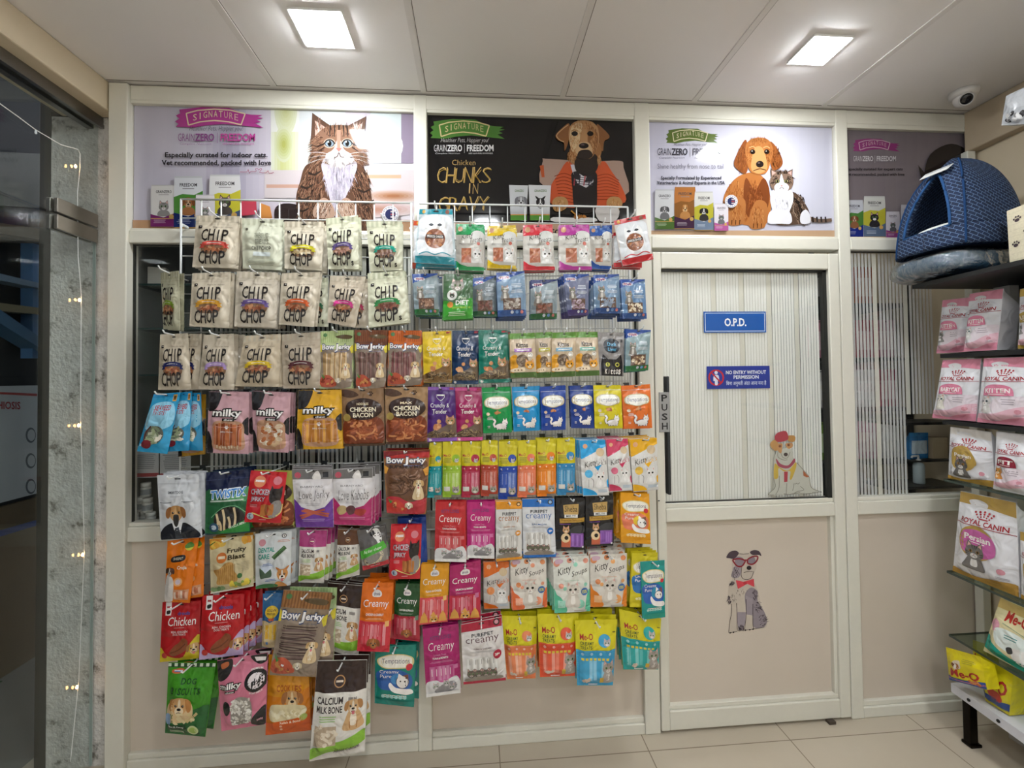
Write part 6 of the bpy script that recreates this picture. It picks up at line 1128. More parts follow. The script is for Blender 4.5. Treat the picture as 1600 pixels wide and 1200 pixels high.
a.B('bowl_print', '#cfc9c4', [(1250, 775), (1400, 778), (1385, 870), (1270, 870)], 3); a.S('bowl_print', '#c98a3a', [(1075, 800), (1140, 850), (1200, 850)], 10, 4); a.B('bowl_print', '#d6d2ce', [(950, 845), (1100, 850), (1235, 850), (1230, 878), (960, 878)], 3); bits(a, 'bowl_print', ('#b5742f', '#8d5a26'), 1090, 825, 1210, 860, 12, 14)
for x0, x1, c in ((645, 778, '#c9cbce'), (780, 936, '#d3d4d6')):
    a.P('product_print', c, [(x0, 622), (x1, 626), (x1-8, 740), (x1-10, 870), (x0+12, 866)]); a.T('lettering', '#5f7a3f', 'GRAINZERO', x0+40, 655, x1-30, 672, .02); a.R('product_print', '#4f8a2f', x0+10, 832, x1-10, 868); a.R('product_print', '#c98a3a', x0+10, 826, x1-10, 832)
dogface(a, 728, 738, 40, '#8f8f92', '#6f6f74', '#c9c9cc', part='pet_picture'); dogface(a, 862, 750, 38, '#2a282b', '#1b191c', '#d8d8da', part='pet_picture', up=True)
a.build(t, o)

# --- golden retriever and kitten poster
t, o, a = poster(.749, 1.589, 'pale lavender poster of a golden dog beside a tabby kitten over the door', (1000, 160, 3.6364), '#d3d1e0')
grad(a, 'background_print', [(0, '#c9c7da'), (.3, '#d6d4e3'), (.7, '#d9d8e6'), (1, '#cfcede')], 0, 80, 1110, 760, 16); soft(a, 'background_print', '#d6d5e3', '#c3c1d3', 700, 700, 440, 40); a.R('shelf_print', '#c9a685', 0, 728, 1120, 800)
brush(a, 'brush_logo', '#5c7030', 148, 148, 446, 236, '#e3d8b0'); a.T('lettering', '#5a5664', 'Healthier Pets, Happier you!', 190, 232, 375, 254, -.012, .2); twowords(a, 98, 460, 262, 302, '#3c3a44', '#6a6874', 280)
a.T('lettering', '#55525f', 'Shine healthy from nose to tail', 98, 350, 472, 388, -.015); a.T('lettering', '#2f2d38', 'Specially Formulated by Experienced', 118, 420, 460, 446, .02); a.T('lettering', '#2f2d38', 'Veterinarians & Animal Experts in the USA', 95, 448, 480, 474, .02)
GD = ('#a5602c', '#b9743a', '#c98a4e', '#8a4c22')
a.B('dog_picture', '#b5713a', [(560, 420), (500, 480), (470, 560), (490, 640), (560, 690), (700, 700), (740, 620), (735, 520), (700, 430), (640, 400)]); a.fur('dog_picture', GD, [(540, 530, 50, 90, -.3, 1), (640, 520, 60, 80, 0, 1), (600, 620, 80, 50, 0, 1)], 30, 4.5, 150)
a.B('dog_picture', '#7a3f1e', [(600, 430), (650, 500), (700, 430), (735, 520), (700, 650), (610, 650), (585, 540)], 4); a.fur('dog_picture', ('#8d4c24', '#a55f30', '#6b3517'), [(650, 540, 45, 80, 0, 1)], 32, 4, 120)
for x, y in ((545, 650), (668, 670)): a.B('dog_picture', '#b0703c', [(x-50, y-20), (x-10, y-110), (x+50, y-90), (x+45, y+20), (x+20, y+48), (x-45, y+46)], 4); a.fur('dog_picture', GD, [(x, y-30, 34, 50, 0, 1)], 22, 4, 80); [a.S('dog_picture', '#5a3016', [(x-25+j*22, y+20), (x-27+j*22, y+46)], 5, 2) for j in range(3)]
a.B('dog_picture', '#8f4e24', [(600, 215), (560, 270), (530, 350), (560, 390), (600, 405), (615, 330)], 4); a.B('dog_picture', '#9a5628', [(735, 225), (780, 270), (808, 340), (790, 375), (750, 385), (735, 320)], 4); a.fur('dog_picture', ('#7f4420', '#a8622f', '#6b3818'), [(575, 320, 28, 70, -.2, 1), (768, 310, 26, 60, .2, 1)], 30, 4, 110)
a.B('dog_picture', '#b8743c', [(610, 225), (665, 203), (725, 215), (752, 270), (740, 340), (715, 400), (670, 412), (625, 395), (600, 330), (595, 265)]); a.fur('dog_picture', GD, [(625, 290, 25, 50, -.2, 1), (725, 290, 20, 50, .2, 1), (668, 230, 50, 20, 0, -1)], 20, 3.5, 110)
a.B('dog_picture', '#cf9a60', [(650, 260), (690, 260), (715, 330), (715, 385), (670, 408), (630, 385), (630, 330)], 4); a.E('dog_picture', '#241a18', 677, 354, 22, 19); a.E('dog_picture', '#6f5d58', 671, 347, 7, 4); a.S('dog_picture', '#5a3016', [(640, 392), (676, 380), (712, 388)], 5, 4)
for x in (636, 716): a.E('dog_picture', '#3a2112', x, 284, 15, 14); a.E('dog_picture', '#120b08', x, 285, 9, 10); a.E('dog_picture', '#e9e3dd', x-3, 280, 3, 3); a.S('dog_picture', '#d8a56c', [(x-20, 262), (x, 254), (x+18, 264)], 6, 3)
CF = ('#3a2d27', '#6a5446', '#8d7462', '#2a211d', '#a58c78')
a.B('cat_picture', '#5a4438', [(860, 510), (920, 560), (955, 620), (960, 680), (900, 695), (760, 690), (780, 560)], 4); a.fur('cat_picture', CF, [(890, 590, 45, 70, .4, 1), (920, 650, 35, 40, .4, 1)], 26, 4.5, 150)
for i in range(5): a.S('cat_picture', '#231a17', [(860+i*16, 540+i*24), (895+i*10, 570+i*22), (900+i*10, 620+i*14)], 9, 4, .4)
a.S('cat_picture', '#6f5a4c', [(950, 660), (1010, 675), (1084, 670)], 26, 4, .3); [a.S('cat_picture', '#2b211d', [(975+i*24, 652), (978+i*24, 684)], 9, 2) for i in range(4)]
a.B('cat_picture', '#eceaf0', [(750, 500), (850, 500), (865, 560), (840, 640), (850, 690), (800, 692), (720, 685), (745, 620), (735, 560)], 4); a.fur('cat_picture', ('#f3f2f6', '#d5d2dc', '#e6e4ec'), [(800, 560, 45, 60, 0, 1)], 26, 4, 120)
for x in (752, 828, 935): a.B('cat_picture', '#e9e7ee', [(x-28, 640), (x, 612), (x+24, 640), (x+26, 686), (x-26, 690)], 4)
for s, e in ((-1, ((735, 378), (742, 440), (785, 405))), (1, ((862, 382), (860, 440), (815, 405)))): a.P('cat_picture', '#7a6252', list(e)); cx = sum(p[0] for p in e)/3; cy = sum(p[1] for p in e)/3; a.P('cat_picture', '#d8aca2', [(cx+(p[0]-cx)*.6, cy+(p[1]-cy)*.6) for p in e])
a.B('cat_picture', '#8a7060', [(800, 396), (850, 415), (866, 460), (845, 500), (800, 512), (752, 500), (733, 460), (750, 415)], 4); a.B('cat_picture', '#efedf1', [(798, 410), (812, 450), (840, 480), (830, 508), (798, 514), (765, 508), (758, 480), (784, 450)], 4); a.fur('cat_picture', CF, [(760, 440, 20, 24, -.6, .6), (842, 440, 20, 24, .6, .6), (785, 408, 14, 8, 0, -1), (818, 408, 14, 8, 0, -1)], 18, 6, 40)
for x in (775, 824): a.E('cat_picture', '#1f1814', x, 452, 13, 11); a.E('cat_picture', '#a8a06a', x, 452, 10, 9); a.E('cat_picture', '#0f0c0a', x, 452, 5, 8)
a.P('cat_picture', '#c98a86', [(792, 474), (806, 474), (799, 483)]); a.S('cat_picture', '#6a5650', [(786, 496), (799, 486), (812, 496)], 3, 3)
bag(a, 'product_print', 80, 498, 192, 724, '#d6d7da', None, '#46682a', ('#6f6f72', '#515154', '#bdbdc0'), 'GRAINZERO'); bag(a, 'product_print', 190, 484, 312, 724, '#b5733a', '#8a5a2a', '#3f2340', ('#b9824a', '#8d5a2a', '#dcb888')); bag(a, 'product_print', 303, 512, 410, 732, '#d8d6d0', '#b9b23a', '#6f8098', ('#2f2c2e', '#1b191b', '#e0dcda')); bag(a, 'product_print', 414, 580, 494, 734, '#dfd9e0', None, '#b55a9a', ('#6f6f72', '#515154', '#bdbdc0'), 'GRAINZERO', cat=True); badge(a, 510, 568, 36)
a.build(t, o)

# --- corner poster, dark reflections painted into its print colours
t, o, a = poster(1.646, RX-.021, 'dim grey poster with pink brush stroke, partly hidden by the blue pet house', (1000, 160, 3.6364), '#7c7278')
grad(a, 'background_print', [(0, '#70666b'), (.6, '#847a80'), (1, '#776d74')], 1150, 150, 2000, 790, 14); a.R('shelf_print', '#9a7560', 1150, 772, 2000, 800)
brush(a, 'brush_logo', '#8a3470', 1210, 206, 1475, 282, '#cfa9b8'); twowords(a, 1210, 1452, 306, 336, '#cfc8cc', '#cfc8cc', 1330, False); a.T('lettering', '#352f34', 'Especially curated for expert cats', 1172, 372, 1490, 392, .02); a.T('lettering', '#352f34', 'Vet recommended, packed with love', 1165, 402, 1500, 422, .02)
bag(a, 'product_print', 1166, 555, 1266, 768, '#bfc0c8', '#4a7a34', '#1f2c7a', ('#8a5a38', '#6a4026', '#c9a88a')); bag(a, 'product_print', 1266, 534, 1390, 768, '#c9c8c2', '#b5ae3a', '#5a6a82', ('#2f2c2e', '#1b191b', '#d8d4d2'), cat=True); bag(a, 'product_print', 1392, 622, 1470, 772, '#cfc8cf', None, '#9a4a86', ('#5f5f62', '#414144', '#adadb0'), 'GRAINZERO', cat=True); bag(a, 'product_print', 1474, 584, 1560, 772, '#c9c6cc', None, '#7a3a6a', ('#5f5f62', '#414144', '#adadb0'), 'GRAINZERO', cat=True)
a.B('cat_picture', '#211a1d', [(1600, 430), (1640, 300), (1760, 240), (1870, 300), (1900, 430), (1900, 700), (1560, 700), (1570, 560)], 4); a.P('cat_picture', '#211a1d', [(1570, 360), (1590, 440), (1620, 420)])  # dark reflection of a person painted in, no cat in the print
a.build(t, o)

# ================================================================ signs and stickers on the door
def flat_sign(name, label, cat, q, y, mats, th=.0012, **kw):
    a = at(q[0], q[1], 1, y); c = at(q[2], q[3], 1, y); o = Vector((a.x, y, c.z)); t = tag(empty(name, o), label, cat)
    MB().box((a.x, y-th, c.z), (c.x, y, a.z)).build('plate', mats, t, loc=o).location = (0, 0, 0)
    W, H = c.x-a.x, a.z-c.z
    return t, o, Art(lambda x, y_, l: Vector((a.x+W*x, y-th-l, a.z-H*y_)), W/H, 'coat')
SY = .0058
t, o, a = flat_sign('door_sign', 'blue sign with white border reading O.P.D. on the door glass', 'sign', (1099, 487, 1197, 519.5), SY, mat('#1457a8', 'coat'))
for q in ((.02, .06, .98, .085), (.02, .915, .98, .94), (.02, .06, .028, .94), (.972, .06, .98, .94)): a.R('border_print', '#d9e2ee', *q)
a.T('lettering', '#eef2f6', 'O.P.D.', .33, .31, .68, .7, .05); a.build(t, o)
t, o, a = flat_sign('notice_sign', 'blue notice with red no entry symbol on the door glass', 'sign', (1104, 572.5, 1203, 606.5), SY, mat('#22368f', 'coat'))
a.E('symbol_print', '#b9202b', .145, .5, .125); a.E('symbol_print', '#22368f', .145, .5, .1); a.E('symbol_print', '#d6dcea', .145, .28, .026); a.B('symbol_print', '#d6dcea', [(.11, .4), (.18, .4), (.19, .64), (.17, .64), (.165, .82), (.125, .82), (.12, .64), (.1, .64)], 3); a.S('symbol_print', '#b9202b', [(.07, .27), (.22, .73)], .022, 2)
a.T('lettering', '#e6eaf2', 'NO ENTRY WITHOUT', .3, .2, .94, .36, .02); a.T('lettering', '#e6eaf2', 'PERMISSION', .42, .41, .82, .57, .02); a.T('lettering', '#ccd4ea', '\u093f\u092c\u0928\u093e \u0905\u0928\u0941\u092e\u0924\u0940 \u0905\u0902\u0926\u0930 \u0906\u0928\u093e \u092e\u0928\u093e \u0939\u0948', .3, .64, .94, .9, .01); a.build(t, o)
def sticker(label, zf, y, name='dog_sticker'):
    ox, oy, s = zf; t = empty(name); tag(t, label, 'sticker'); return t, Art(lambda x, yy, l: at(ox+x/s, oy+yy/s, 1, y)-Vector((0, l, 0)), 1, 'paper', None, 21)
# schnauzer in red glasses on the lower panel
t, a = sticker('vinyl sticker of a grey dog with red glasses and red bow tie', (1080, 840, 6.6667), .0045)
DKG, GRY, OUT = '#4a3c44', '#8f858c', '#2f2529'
a.B('cut_vinyl', '#c2b6a8', [(430, 200), (540, 160), (640, 180), (680, 300), (640, 420), (690, 540), (740, 740), (790, 870), (770, 940), (640, 960), (480, 970), (390, 995), (395, 880), (415, 700), (380, 640), (400, 480), (430, 420)])
a.B('fur_print', GRY, [(560, 590), (620, 520), (690, 560), (690, 650), (760, 770), (790, 870), (750, 935), (650, 930), (640, 800), (580, 800), (565, 700)]); a.P('fur_print', '#9a8f96', [(480, 775), (570, 775), (560, 900), (540, 960), (490, 960), (478, 860)]); a.P('fur_print', '#9a8f96', [(565, 600), (640, 640), (635, 810), (575, 800)])
a.B('fur_print', '#9c9298', [(450, 300), (510, 290), (515, 380), (480, 420), (420, 410), (425, 360)]); a.B('fur_print', DKG, [(365, 205), (400, 150), (460, 135), (495, 160), (470, 200), (440, 220), (400, 215)]); a.B('fur_print', DKG, [(610, 150), (660, 128), (710, 145), (730, 190), (700, 180), (640, 180)]); a.B('fur_print', '#8a7f87', [(470, 200), (540, 215), (545, 290), (500, 300), (455, 270)]); a.B('fur_print', '#8a7f87', [(590, 220), (650, 200), (670, 250), (640, 280), (600, 270)])
a.fur('fur_print', (OUT, DKG, '#6a5c64'), [(740, 860, 45, 60, .6, -.3), (690, 720, 40, 60, .6, .6), (660, 590, 30, 50, .6, .7), (460, 360, 40, 60, 0, 1), (400, 640, 20, 40, -.4, .8), (520, 930, 30, 24, 0, 1), (430, 470, 22, 22, -.6, .5)], 30, 6, 34)
a.fur('fur_print', (OUT, '#5a4d54'), [(520, 560, 70, 30, .1, 1), (440, 620, 30, 40, .2, 1)], 30, 4, 12)
for p in ([(415, 690), (420, 780), (400, 880), (390, 990)], [(470, 680), (476, 800), (478, 960)], [(570, 640), (572, 800), (560, 900), (556, 955)], [(640, 690), (640, 880), (650, 950)], [(395, 990), (430, 985), (475, 975)], [(480, 965), (560, 962), (650, 950), (760, 930)], [(525, 300), (520, 400), (560, 435), (620, 420), (650, 350)], [(545, 362), (600, 352), (640, 355)], [(500, 165), (540, 172), (600, 165)]): a.S('outline_print', OUT, p, 5, 4)
for x, y in ((404, 990), (438, 984), (562, 962), (608, 958), (642, 952)): a.E('outline_print', OUT, x, y, 9, 8)
a.E('nose_print', '#2a2225', 600, 314, 25, 22)
for p in ([(430, 235), (470, 290), (520, 298), (552, 262), (555, 236), (500, 218), (440, 226)], [(582, 240), (590, 268), (640, 275), (680, 240), (690, 196), (640, 196), (592, 220)]): a.S('glasses_print', '#8a2330', p+[p[0]], 15, 3)
a.S('glasses_print', '#8a2330', [(548, 240), (566, 232), (586, 238)], 15, 3); a.P('bow_tie_print', '#cf4550', [(462, 440), (540, 458), (570, 450), (650, 428), (655, 512), (580, 478), (545, 500), (484, 532)]); a.B('bow_tie_print', '#b5343f', [(540, 462), (572, 460), (574, 484), (545, 488)], 3); a.build(t)
# puppy with a cap and scarf at the foot of the glass
t, a = sticker('vinyl sticker of a puppy with a red cap and yellow scarf', (1180, 650, 8.575), .0045)
OUT = '#54493f'; LT = '#b9b9ad'
a.B('cut_vinyl', LT, [(300, 460), (480, 440), (520, 580), (640, 720), (720, 820), (760, 960), (860, 1010), (700, 1040), (400, 1050), (180, 1060), (240, 960), (245, 640)])
a.B('fur_print', '#b58a55', [(200, 370), (250, 320), (300, 345), (310, 440), (270, 465), (215, 420)]); a.B('fur_print', '#b0834c', [(420, 270), (520, 262), (535, 320), (500, 350), (440, 330)]); a.B('fur_print', '#b98a5c', [(290, 380), (360, 370), (360, 430), (345, 500), (300, 460)]); a.B('fur_print', '#b98a5c', [(410, 370), (490, 360), (500, 410), (450, 440), (415, 410)]); a.E('fur_print', '#7a4a30', 330, 405, 18, 18); a.E('fur_print', '#7a4a30', 445, 390, 18, 16); a.P('fur_print', '#a8623f', [(640, 730), (720, 815), (690, 822), (645, 800)])
a.B('cap_print', '#a8434c', [(260, 300), (290, 230), (400, 200), (440, 260), (430, 320), (310, 350)]); a.E('nose_print', '#4a403c', 408, 515, 28, 24)
a.B('scarf_print', '#9a4a5a', [(280, 570), (340, 640), (440, 660), (520, 570), (530, 620), (440, 700), (320, 680), (285, 620)], 4); a.B('scarf_print', '#c2a548', [(260, 640), (330, 690), (440, 730), (540, 620), (545, 690), (490, 840), (460, 840), (470, 740), (380, 740), (310, 700), (305, 825), (250, 828)], 4); a.P('scarf_print', '#a8434c', [(385, 745), (435, 745), (430, 880), (385, 885)])
for p in ([(300, 480), (305, 550), (380, 590), (430, 585)], [(345, 500), (370, 555), (430, 560), (465, 480)], [(560, 630), (640, 720), (720, 815), (740, 940), (800, 990), (890, 1018), (760, 1022)], [(245, 830), (265, 950), (190, 1030), (175, 1055), (250, 1060)], [(320, 800), (315, 960), (270, 1055)], [(420, 900), (412, 1050)], [(380, 1040), (450, 1050), (520, 1035), (600, 1025)], [(520, 900), (500, 1000)], [(600, 940), (650, 990), (560, 1010), (520, 1040)], [(600, 1040), (750, 1040)], [(530, 915), (550, 900), (570, 910), (595, 890)], [(180, 1075), (500, 1080), (880, 1060)]): a.S('outline_print', OUT, p, 5, 4)
a.build(t)

# ================================================================ glass shelving along the right wall
def fx(y): return 1.915+.085*(y+.15)
SZ = {k: at(u, v, 0, fx(-.16)).z for k, (u, v) in dict(a=(1489, 452), b=(1476, 553), c=(1470, 656), d=(1483, 750), e=(1483, 893), f=(1487, 993), g=(1487, 1068)).items()}
GSH = glass_mat('shelf_glass', (.72, .8, .74), 1.0); BLK = mat('#141517', 'dark'); WSH = mat('#d4d4dc', 'coat'); GED = mat('#39443d', 'coat')
SZ['a'] = 1.842
S = tag(empty('shelving_unit', (2.0, -.6, 0)), 'glass and metal shelving unit of pet food along the right wall', 'shelving'); So = Vector((2.0, -.6, 0)); ye, yn = -.145, -1.15
def board(key, m, th, name, y0=ye):
    z = SZ[key]; b = MB(); k_ = .115 if key == 'a' else 0; p = [(fx(y0)-k_, y0), (RX-.075, y0), (RX-.12, yn), (fx(yn)-k_, yn)]
    b.add([(x, y, z-th) for x, y in p]+[(x, y, z) for x, y in p], [(0, 1, 2, 3), (4, 7, 6, 5), (0, 4, 5, 1), (1, 5, 6, 2), (2, 6, 7, 3), (3, 7, 4, 0)])
    o = b.build(name, m, S, loc=So); o.location = (0, 0, 0); return o
for k in 'abc': board(k, BLK, .016, 'black_shelf')
for k in 'def': 
    board(k, GSH, .009, 'glass_shelf'); z = SZ[k]
    e = MB(); a, c = (fx(ye)-.001, ye), (fx(yn)-.001, yn); e.add([(a[0], a[1], z-.009), (c[0], c[1], z-.009), (c[0], c[1], z), (a[0], a[1], z), (RX-.076, ye+.001, z-.009), (RX-.076, ye+.001, z), (a[0], ye+.001, z-.009), (a[0], ye+.001, z)], [(0, 3, 2, 1), (6, 4, 5, 7)]); o = e.build('glass_edge', GED, S, loc=So); o.location = (0, 0, 0)
o = board('g', WSH, .035, 'base_shelf')
b = MB()
for y in (-.2, -1.08): b.box((RX-.125, y-.03, 0), (RX-.085, y+.03, 2.2))
o = b.build('upright', mat('#b9b7b2', 'coat'), S, loc=So); o.location = (0, 0, 0)
b = MB(); b.add([(RX-.083, ye, 1.045), (RX-.128, yn, 1.045), (RX-.128, yn, SZ['a']-.017), (RX-.083, ye, SZ['a']-.017), (RX-.076, ye, 1.045), (RX-.121, yn, 1.045), (RX-.121, yn, SZ['a']-.017), (RX-.076, ye, SZ['a']-.017)], [(0, 3, 2, 1), (4, 5, 6, 7), (0, 1, 5, 4), (1, 2, 6, 5), (2, 3, 7, 6), (3, 0, 4, 7)]); o = b.build('back_panel', BLK, S, loc=So); o.location = (0, 0, 0)  # black sheet added to darken the shade between the bags
for y in (-.19, -1.1):
    b = MB().box((fx(y)+.015, y-.014, .0), (fx(y)+.05, y+.014, SZ['g']-.035)).box((fx(y)+.012, y-.02, 0), (fx(y)+.06, y+.02, .012)); o = b.build('leg', mat('#25211d', 'metal'), S, bevel=.003, loc=So); o.location = (0, 0, 0)
for i, y in enumerate((-.22, -.33)): p = Vector((fx(y)-.0012, y, SZ['g']-.017)); b = MB().lathe([(.006, 0), (.006, .003)], 10, p-So, M=Matrix.Rotation(-math.pi/2, 3, 'Y')); o = b.build('bolt_hole', BLK, S)

# ---- bags of cat food
PK = '#d98aa0'
def royal(a, head=PK, dot='#d9809c', name='KITTEN', foot=PK, cat=('#8d8a88', '#5f5b59', '#e3e0dd', '#6a7a5a'), gold=False, dark='#a8434f'):
    a.P('header', head, [(0, 0), (1, 0), (1, .17), (.6, .14), (0, .13)]); a.B('header', '#d6d4d6', [(.18, .09), (.35, .06), (.52, .09), (.5, .15), (.3, .16)]) 
    for i in range(5):
        for q in range(3): a.E('crown_logo', '#a8323a', .5+(.05+.014*q)*(i-2), .235-.026*q+.009*abs(i-2), .015+.003*q)
    a.R('crown_logo', '#a8323a', .42, .262, .58, .275); a.T('lettering', '#a8323a', 'ROYAL CANIN', .1, .285, .9, .345, .02, .02); a.R('band_print', '#a8434f' if not gold else '#9c2f36', 0, .355, 1, .363)
    if gold: a.E('label_panel', '#b0904a', .42, .55, .31); 
    a.B('label_panel', dot, [(.14, .56), (.2, .44), (.42, .4), (.66, .44), (.74, .56), (.7, .66 if gold else .57), (.45, .72 if gold else .575), (.18, .66 if gold else .57)]); a.T('lettering', WH, name, .22, .46, .66, .53, .03); lines(a, 'lettering', WH, .26, .545, .6, .565, 1)
    if not gold: a.B('panel', '#dfd3da', [(.4, .62), (.7, .58), (1, .6), (1, .82), (.3, .86)]); lines(a, 'lettering', '#a59aa2', .5, .62, .8, .72, 3); a.B('footer', '#e0b3c0', [(0, .86), (.4, .84), (.7, .76), (1, .72), (1, .9), (0, .94)])
    catface(a, .22 if not gold else .4, .66, .13 if not gold else .17, *cat, body=1.9); a.B('footer', foot, [(0, .93), (.4, .95), (.7, .9), (1, .88), (1, 1), (0, 1)])
    a.E('logo', '#c98a96', .82, .78 if gold else .8, .05); lines(a, 'lettering', '#9a9296', .74, .84, .92, .87, 2)
def shelfbag(tmpl, kw, base, q, label, name='cat_food_bag', X=1.925, T=.02, depth=.07, grp=None, kind='foil', cat='pet food bag', z=None):
    c = [at(q[i], q[i+1], 0, X) for i in range(0, 8, 2)]
    if z:
        c[2].z = c[3].z = SZ[z]+.004; up = SZ.get(chr(ord(z)-1), 9)-.024; c[0].z = min(c[0].z, up); c[1].z = min(c[1].z, up)
    n = (c[1]-c[0]).cross(c[3]-c[0]); 
    if n.x > 0: n = -n
    n.z = 0; n.normalize(); o = (c[2]+c[3])/2
    t, P = make_pouch(name, cat, label, c, n, tmpl, kw, base, T, depth, grp, origin=o, kind=kind, wr=.0042 if kind == 'foil' else .001); return t
W_ = '#dcdbdf'
shelfbag(royal, dict(name='KITTEN'), W_, (1473, 469, 1518, 464, 1512, 545, 1464, 551), 'small pink and white kitten food bag, behind the taller one on the upper black shelf', z='b', X=1.94)
shelfbag(royal, dict(name='KITTEN', cat=('#d8d5d2', '#4a4644', '#eeece9', '#5a7a8a')), W_, (1515, 459, 1568, 450.5, 1560, 540, 1508, 547), 'small pink and white kitten food bag with a clear side gusset', z='b', X=1.918)
shelfbag(royal, dict(head='#c9a54a', dot='#b89a4a', foot='#b8963f'), W_, (1594, 452, 1640, 441, 1640, 530, 1590, 538), 'white and gold bag at the photo edge on the upper black shelf', z='b', X=1.918)
shelfbag(royal, dict(name='BABYCAT', cat=('#e3ddd2', '#4a4440', '#f0ece4', '#5a7a8a')), W_, (1473, 558, 1533, 556, 1527, 654, 1458, 653), 'pink and white bag with a pale kitten, far end of the middle black shelf', z='c')
shelfbag(royal, dict(name='KITTEN', cat=('#cfcbc8', '#8d8986', '#eeecea', '#4a5a6a')), W_, (1537, 549, 1614, 541, 1614, 661, 1528, 655), 'pink and white kitten bag, larger one on the middle black shelf', z='c', X=1.912)
shelfbag(royal, dict(name='Persian', head='#d8d2cc', dot='#b8984a', foot='#b08a3a', gold=True, cat=('#5f5b58', '#3a3735', '#c9c5c0', '#b0803a')), W_, (1485, 667, 1549, 675, 1554, 760, 1481, 748), 'white bag with gold oval and gold foot, third shelf', z='d')
shelfbag(royal, dict(name='FIT', head='#d6d3d4', dot='#8a2338', foot='#d0cdce', cat=('#c9873f', '#a5662a', '#ead2b0', '#6a7a4a')), W_, (1557, 672, 1612, 668, 1612, 774, 1554, 761), 'white bag with dark red half circle and a ginger cat', z='d', X=1.912)
shelfbag(royal, dict(name='Persian', head='#b08f4a', dot='#c463a3', foot='#ad8438', gold=True, cat=('#6f6b68', '#2f2c2b', '#d6d3cf', '#8a6a3a')), W_, (1501, 767, 1588, 785, 1592, 913, 1488, 890), 'big white and gold bag with a pink oval on the upper glass shelf', z='e', T=.02, depth=.1)
shelfbag(royal, dict(name='Persian', head='#b08f4a', dot='#b8984a', foot='#ad8438', gold=True, cat=('#d0c8b8', '#8d8474', '#e9e4da', '#8a6a3a')), W_, (1594, 830, 1660, 845, 1664, 942, 1595, 914), 'white and gold bag cut by the photo edge on the upper glass shelf', z='e', T=.02, depth=.1)
def litter(a):
    a.R('header', '#c2a765', 0, 0, 1, .16); a.T('lettering', '#b5251f', 'Me-O', .3, .14, .86, .32, .06); a.S('panel', '#8aa58a', [(.3, .36), (.6, .4), (.95, .46)], .015); a.E('panel', '#d89aac', .14, .44, .14, .1); a.B('panel', '#dfe8e4', [(.2, .5), (.35, .44), (.75, .46), (.95, .56), (.95, .74), (.7, .8), (.3, .72)]); lines(a, 'lettering', '#4f8d8a', .4, .52, .7, .6, 2)
    a.B('header', '#149a8a', [(0, .66), (.3, .78), (.6, .86), (1, .84), (1, 1), (0, .92)], 3); a.B('cat_picture', '#e6e3df', [(.6, .7), (.85, .66), (.98, .76), (.9, .9), (.66, .86)]); a.B('cat_picture', '#3a3a3c', [(.5, .72), (.6, .68), (.64, .76), (.55, .8)]); a.E('panel', '#d8b73a', .96, .93, .07)
shelfbag(litter, {}, '#ddd2a5', (1563, 931, 1622, 945, 1618, 1050, 1537, 1004), 'cream and teal cat bag standing on the lower glass shelf', z='f', T=.018, depth=.1)
def meobag(a):
    a.B('cat_picture', '#d8c4a5', [(.25, .36), (.45, .3), (.5, .5), (.3, .58)]); bits(a, 'cat_picture', ('#7a4a2a', '#e3d8c8', '#a5683a'), .2, .34, .5, .58, 8, .07); a.T('lettering', '#a8231f', 'Me-O', .2, .56, .9, .8, .07); a.B('header', '#2f4f96', [(0, .84), (.5, .86), (1, .8), (1, 1), (0, 1)], 3); a.S('header', '#b06aa0', [(0, .9), (.5, .93), (1, .9)], .04); bits(a, 'treat_print', ('#c05a3a', '#d8884a'), .6, .8, .95, .96, 6, .07); lines(a, 'lettering', '#a8a02a', .5, .22, .85, .36, 3)
shelfbag(meobag, {}, '#d8c715', (1478, 1011, 1532, 1026, 1541, 1078, 1482, 1062), 'yellow fish food bag lying tilted at the corner of the white base shelf', X=1.86, T=.016, depth=.05)
def meobag2(a):
    a.T('lettering', '#a8231f', 'Me-O', .2, .3, .92, .62, .07); a.B('treat_print', '#b53a2a', [(.35, .62), (.75, .6), (.8, .78), (.4, .8)]); a.R('header', '#1f3f7a', 0, .76, 1, .92); a.R('header', '#c9b81a', 0, .93, 1, 1)
shelfbag(meobag2, {}, '#d3c31a', (1524, 1016, 1583, 1046, 1576, 1090, 1540, 1073), 'yellow and navy bag standing behind the tilted yellow one', z='g', X=1.935, T=.014, depth=.06)
shelfbag(meobag2, {}, '#c3b51f', (1520, 1000, 1540, 1003, 1545, 1070, 1520, 1062), 'yellow bag standing deepest on the white base shelf under the glass', X=2.03, T=.008, depth=.05, z='g')

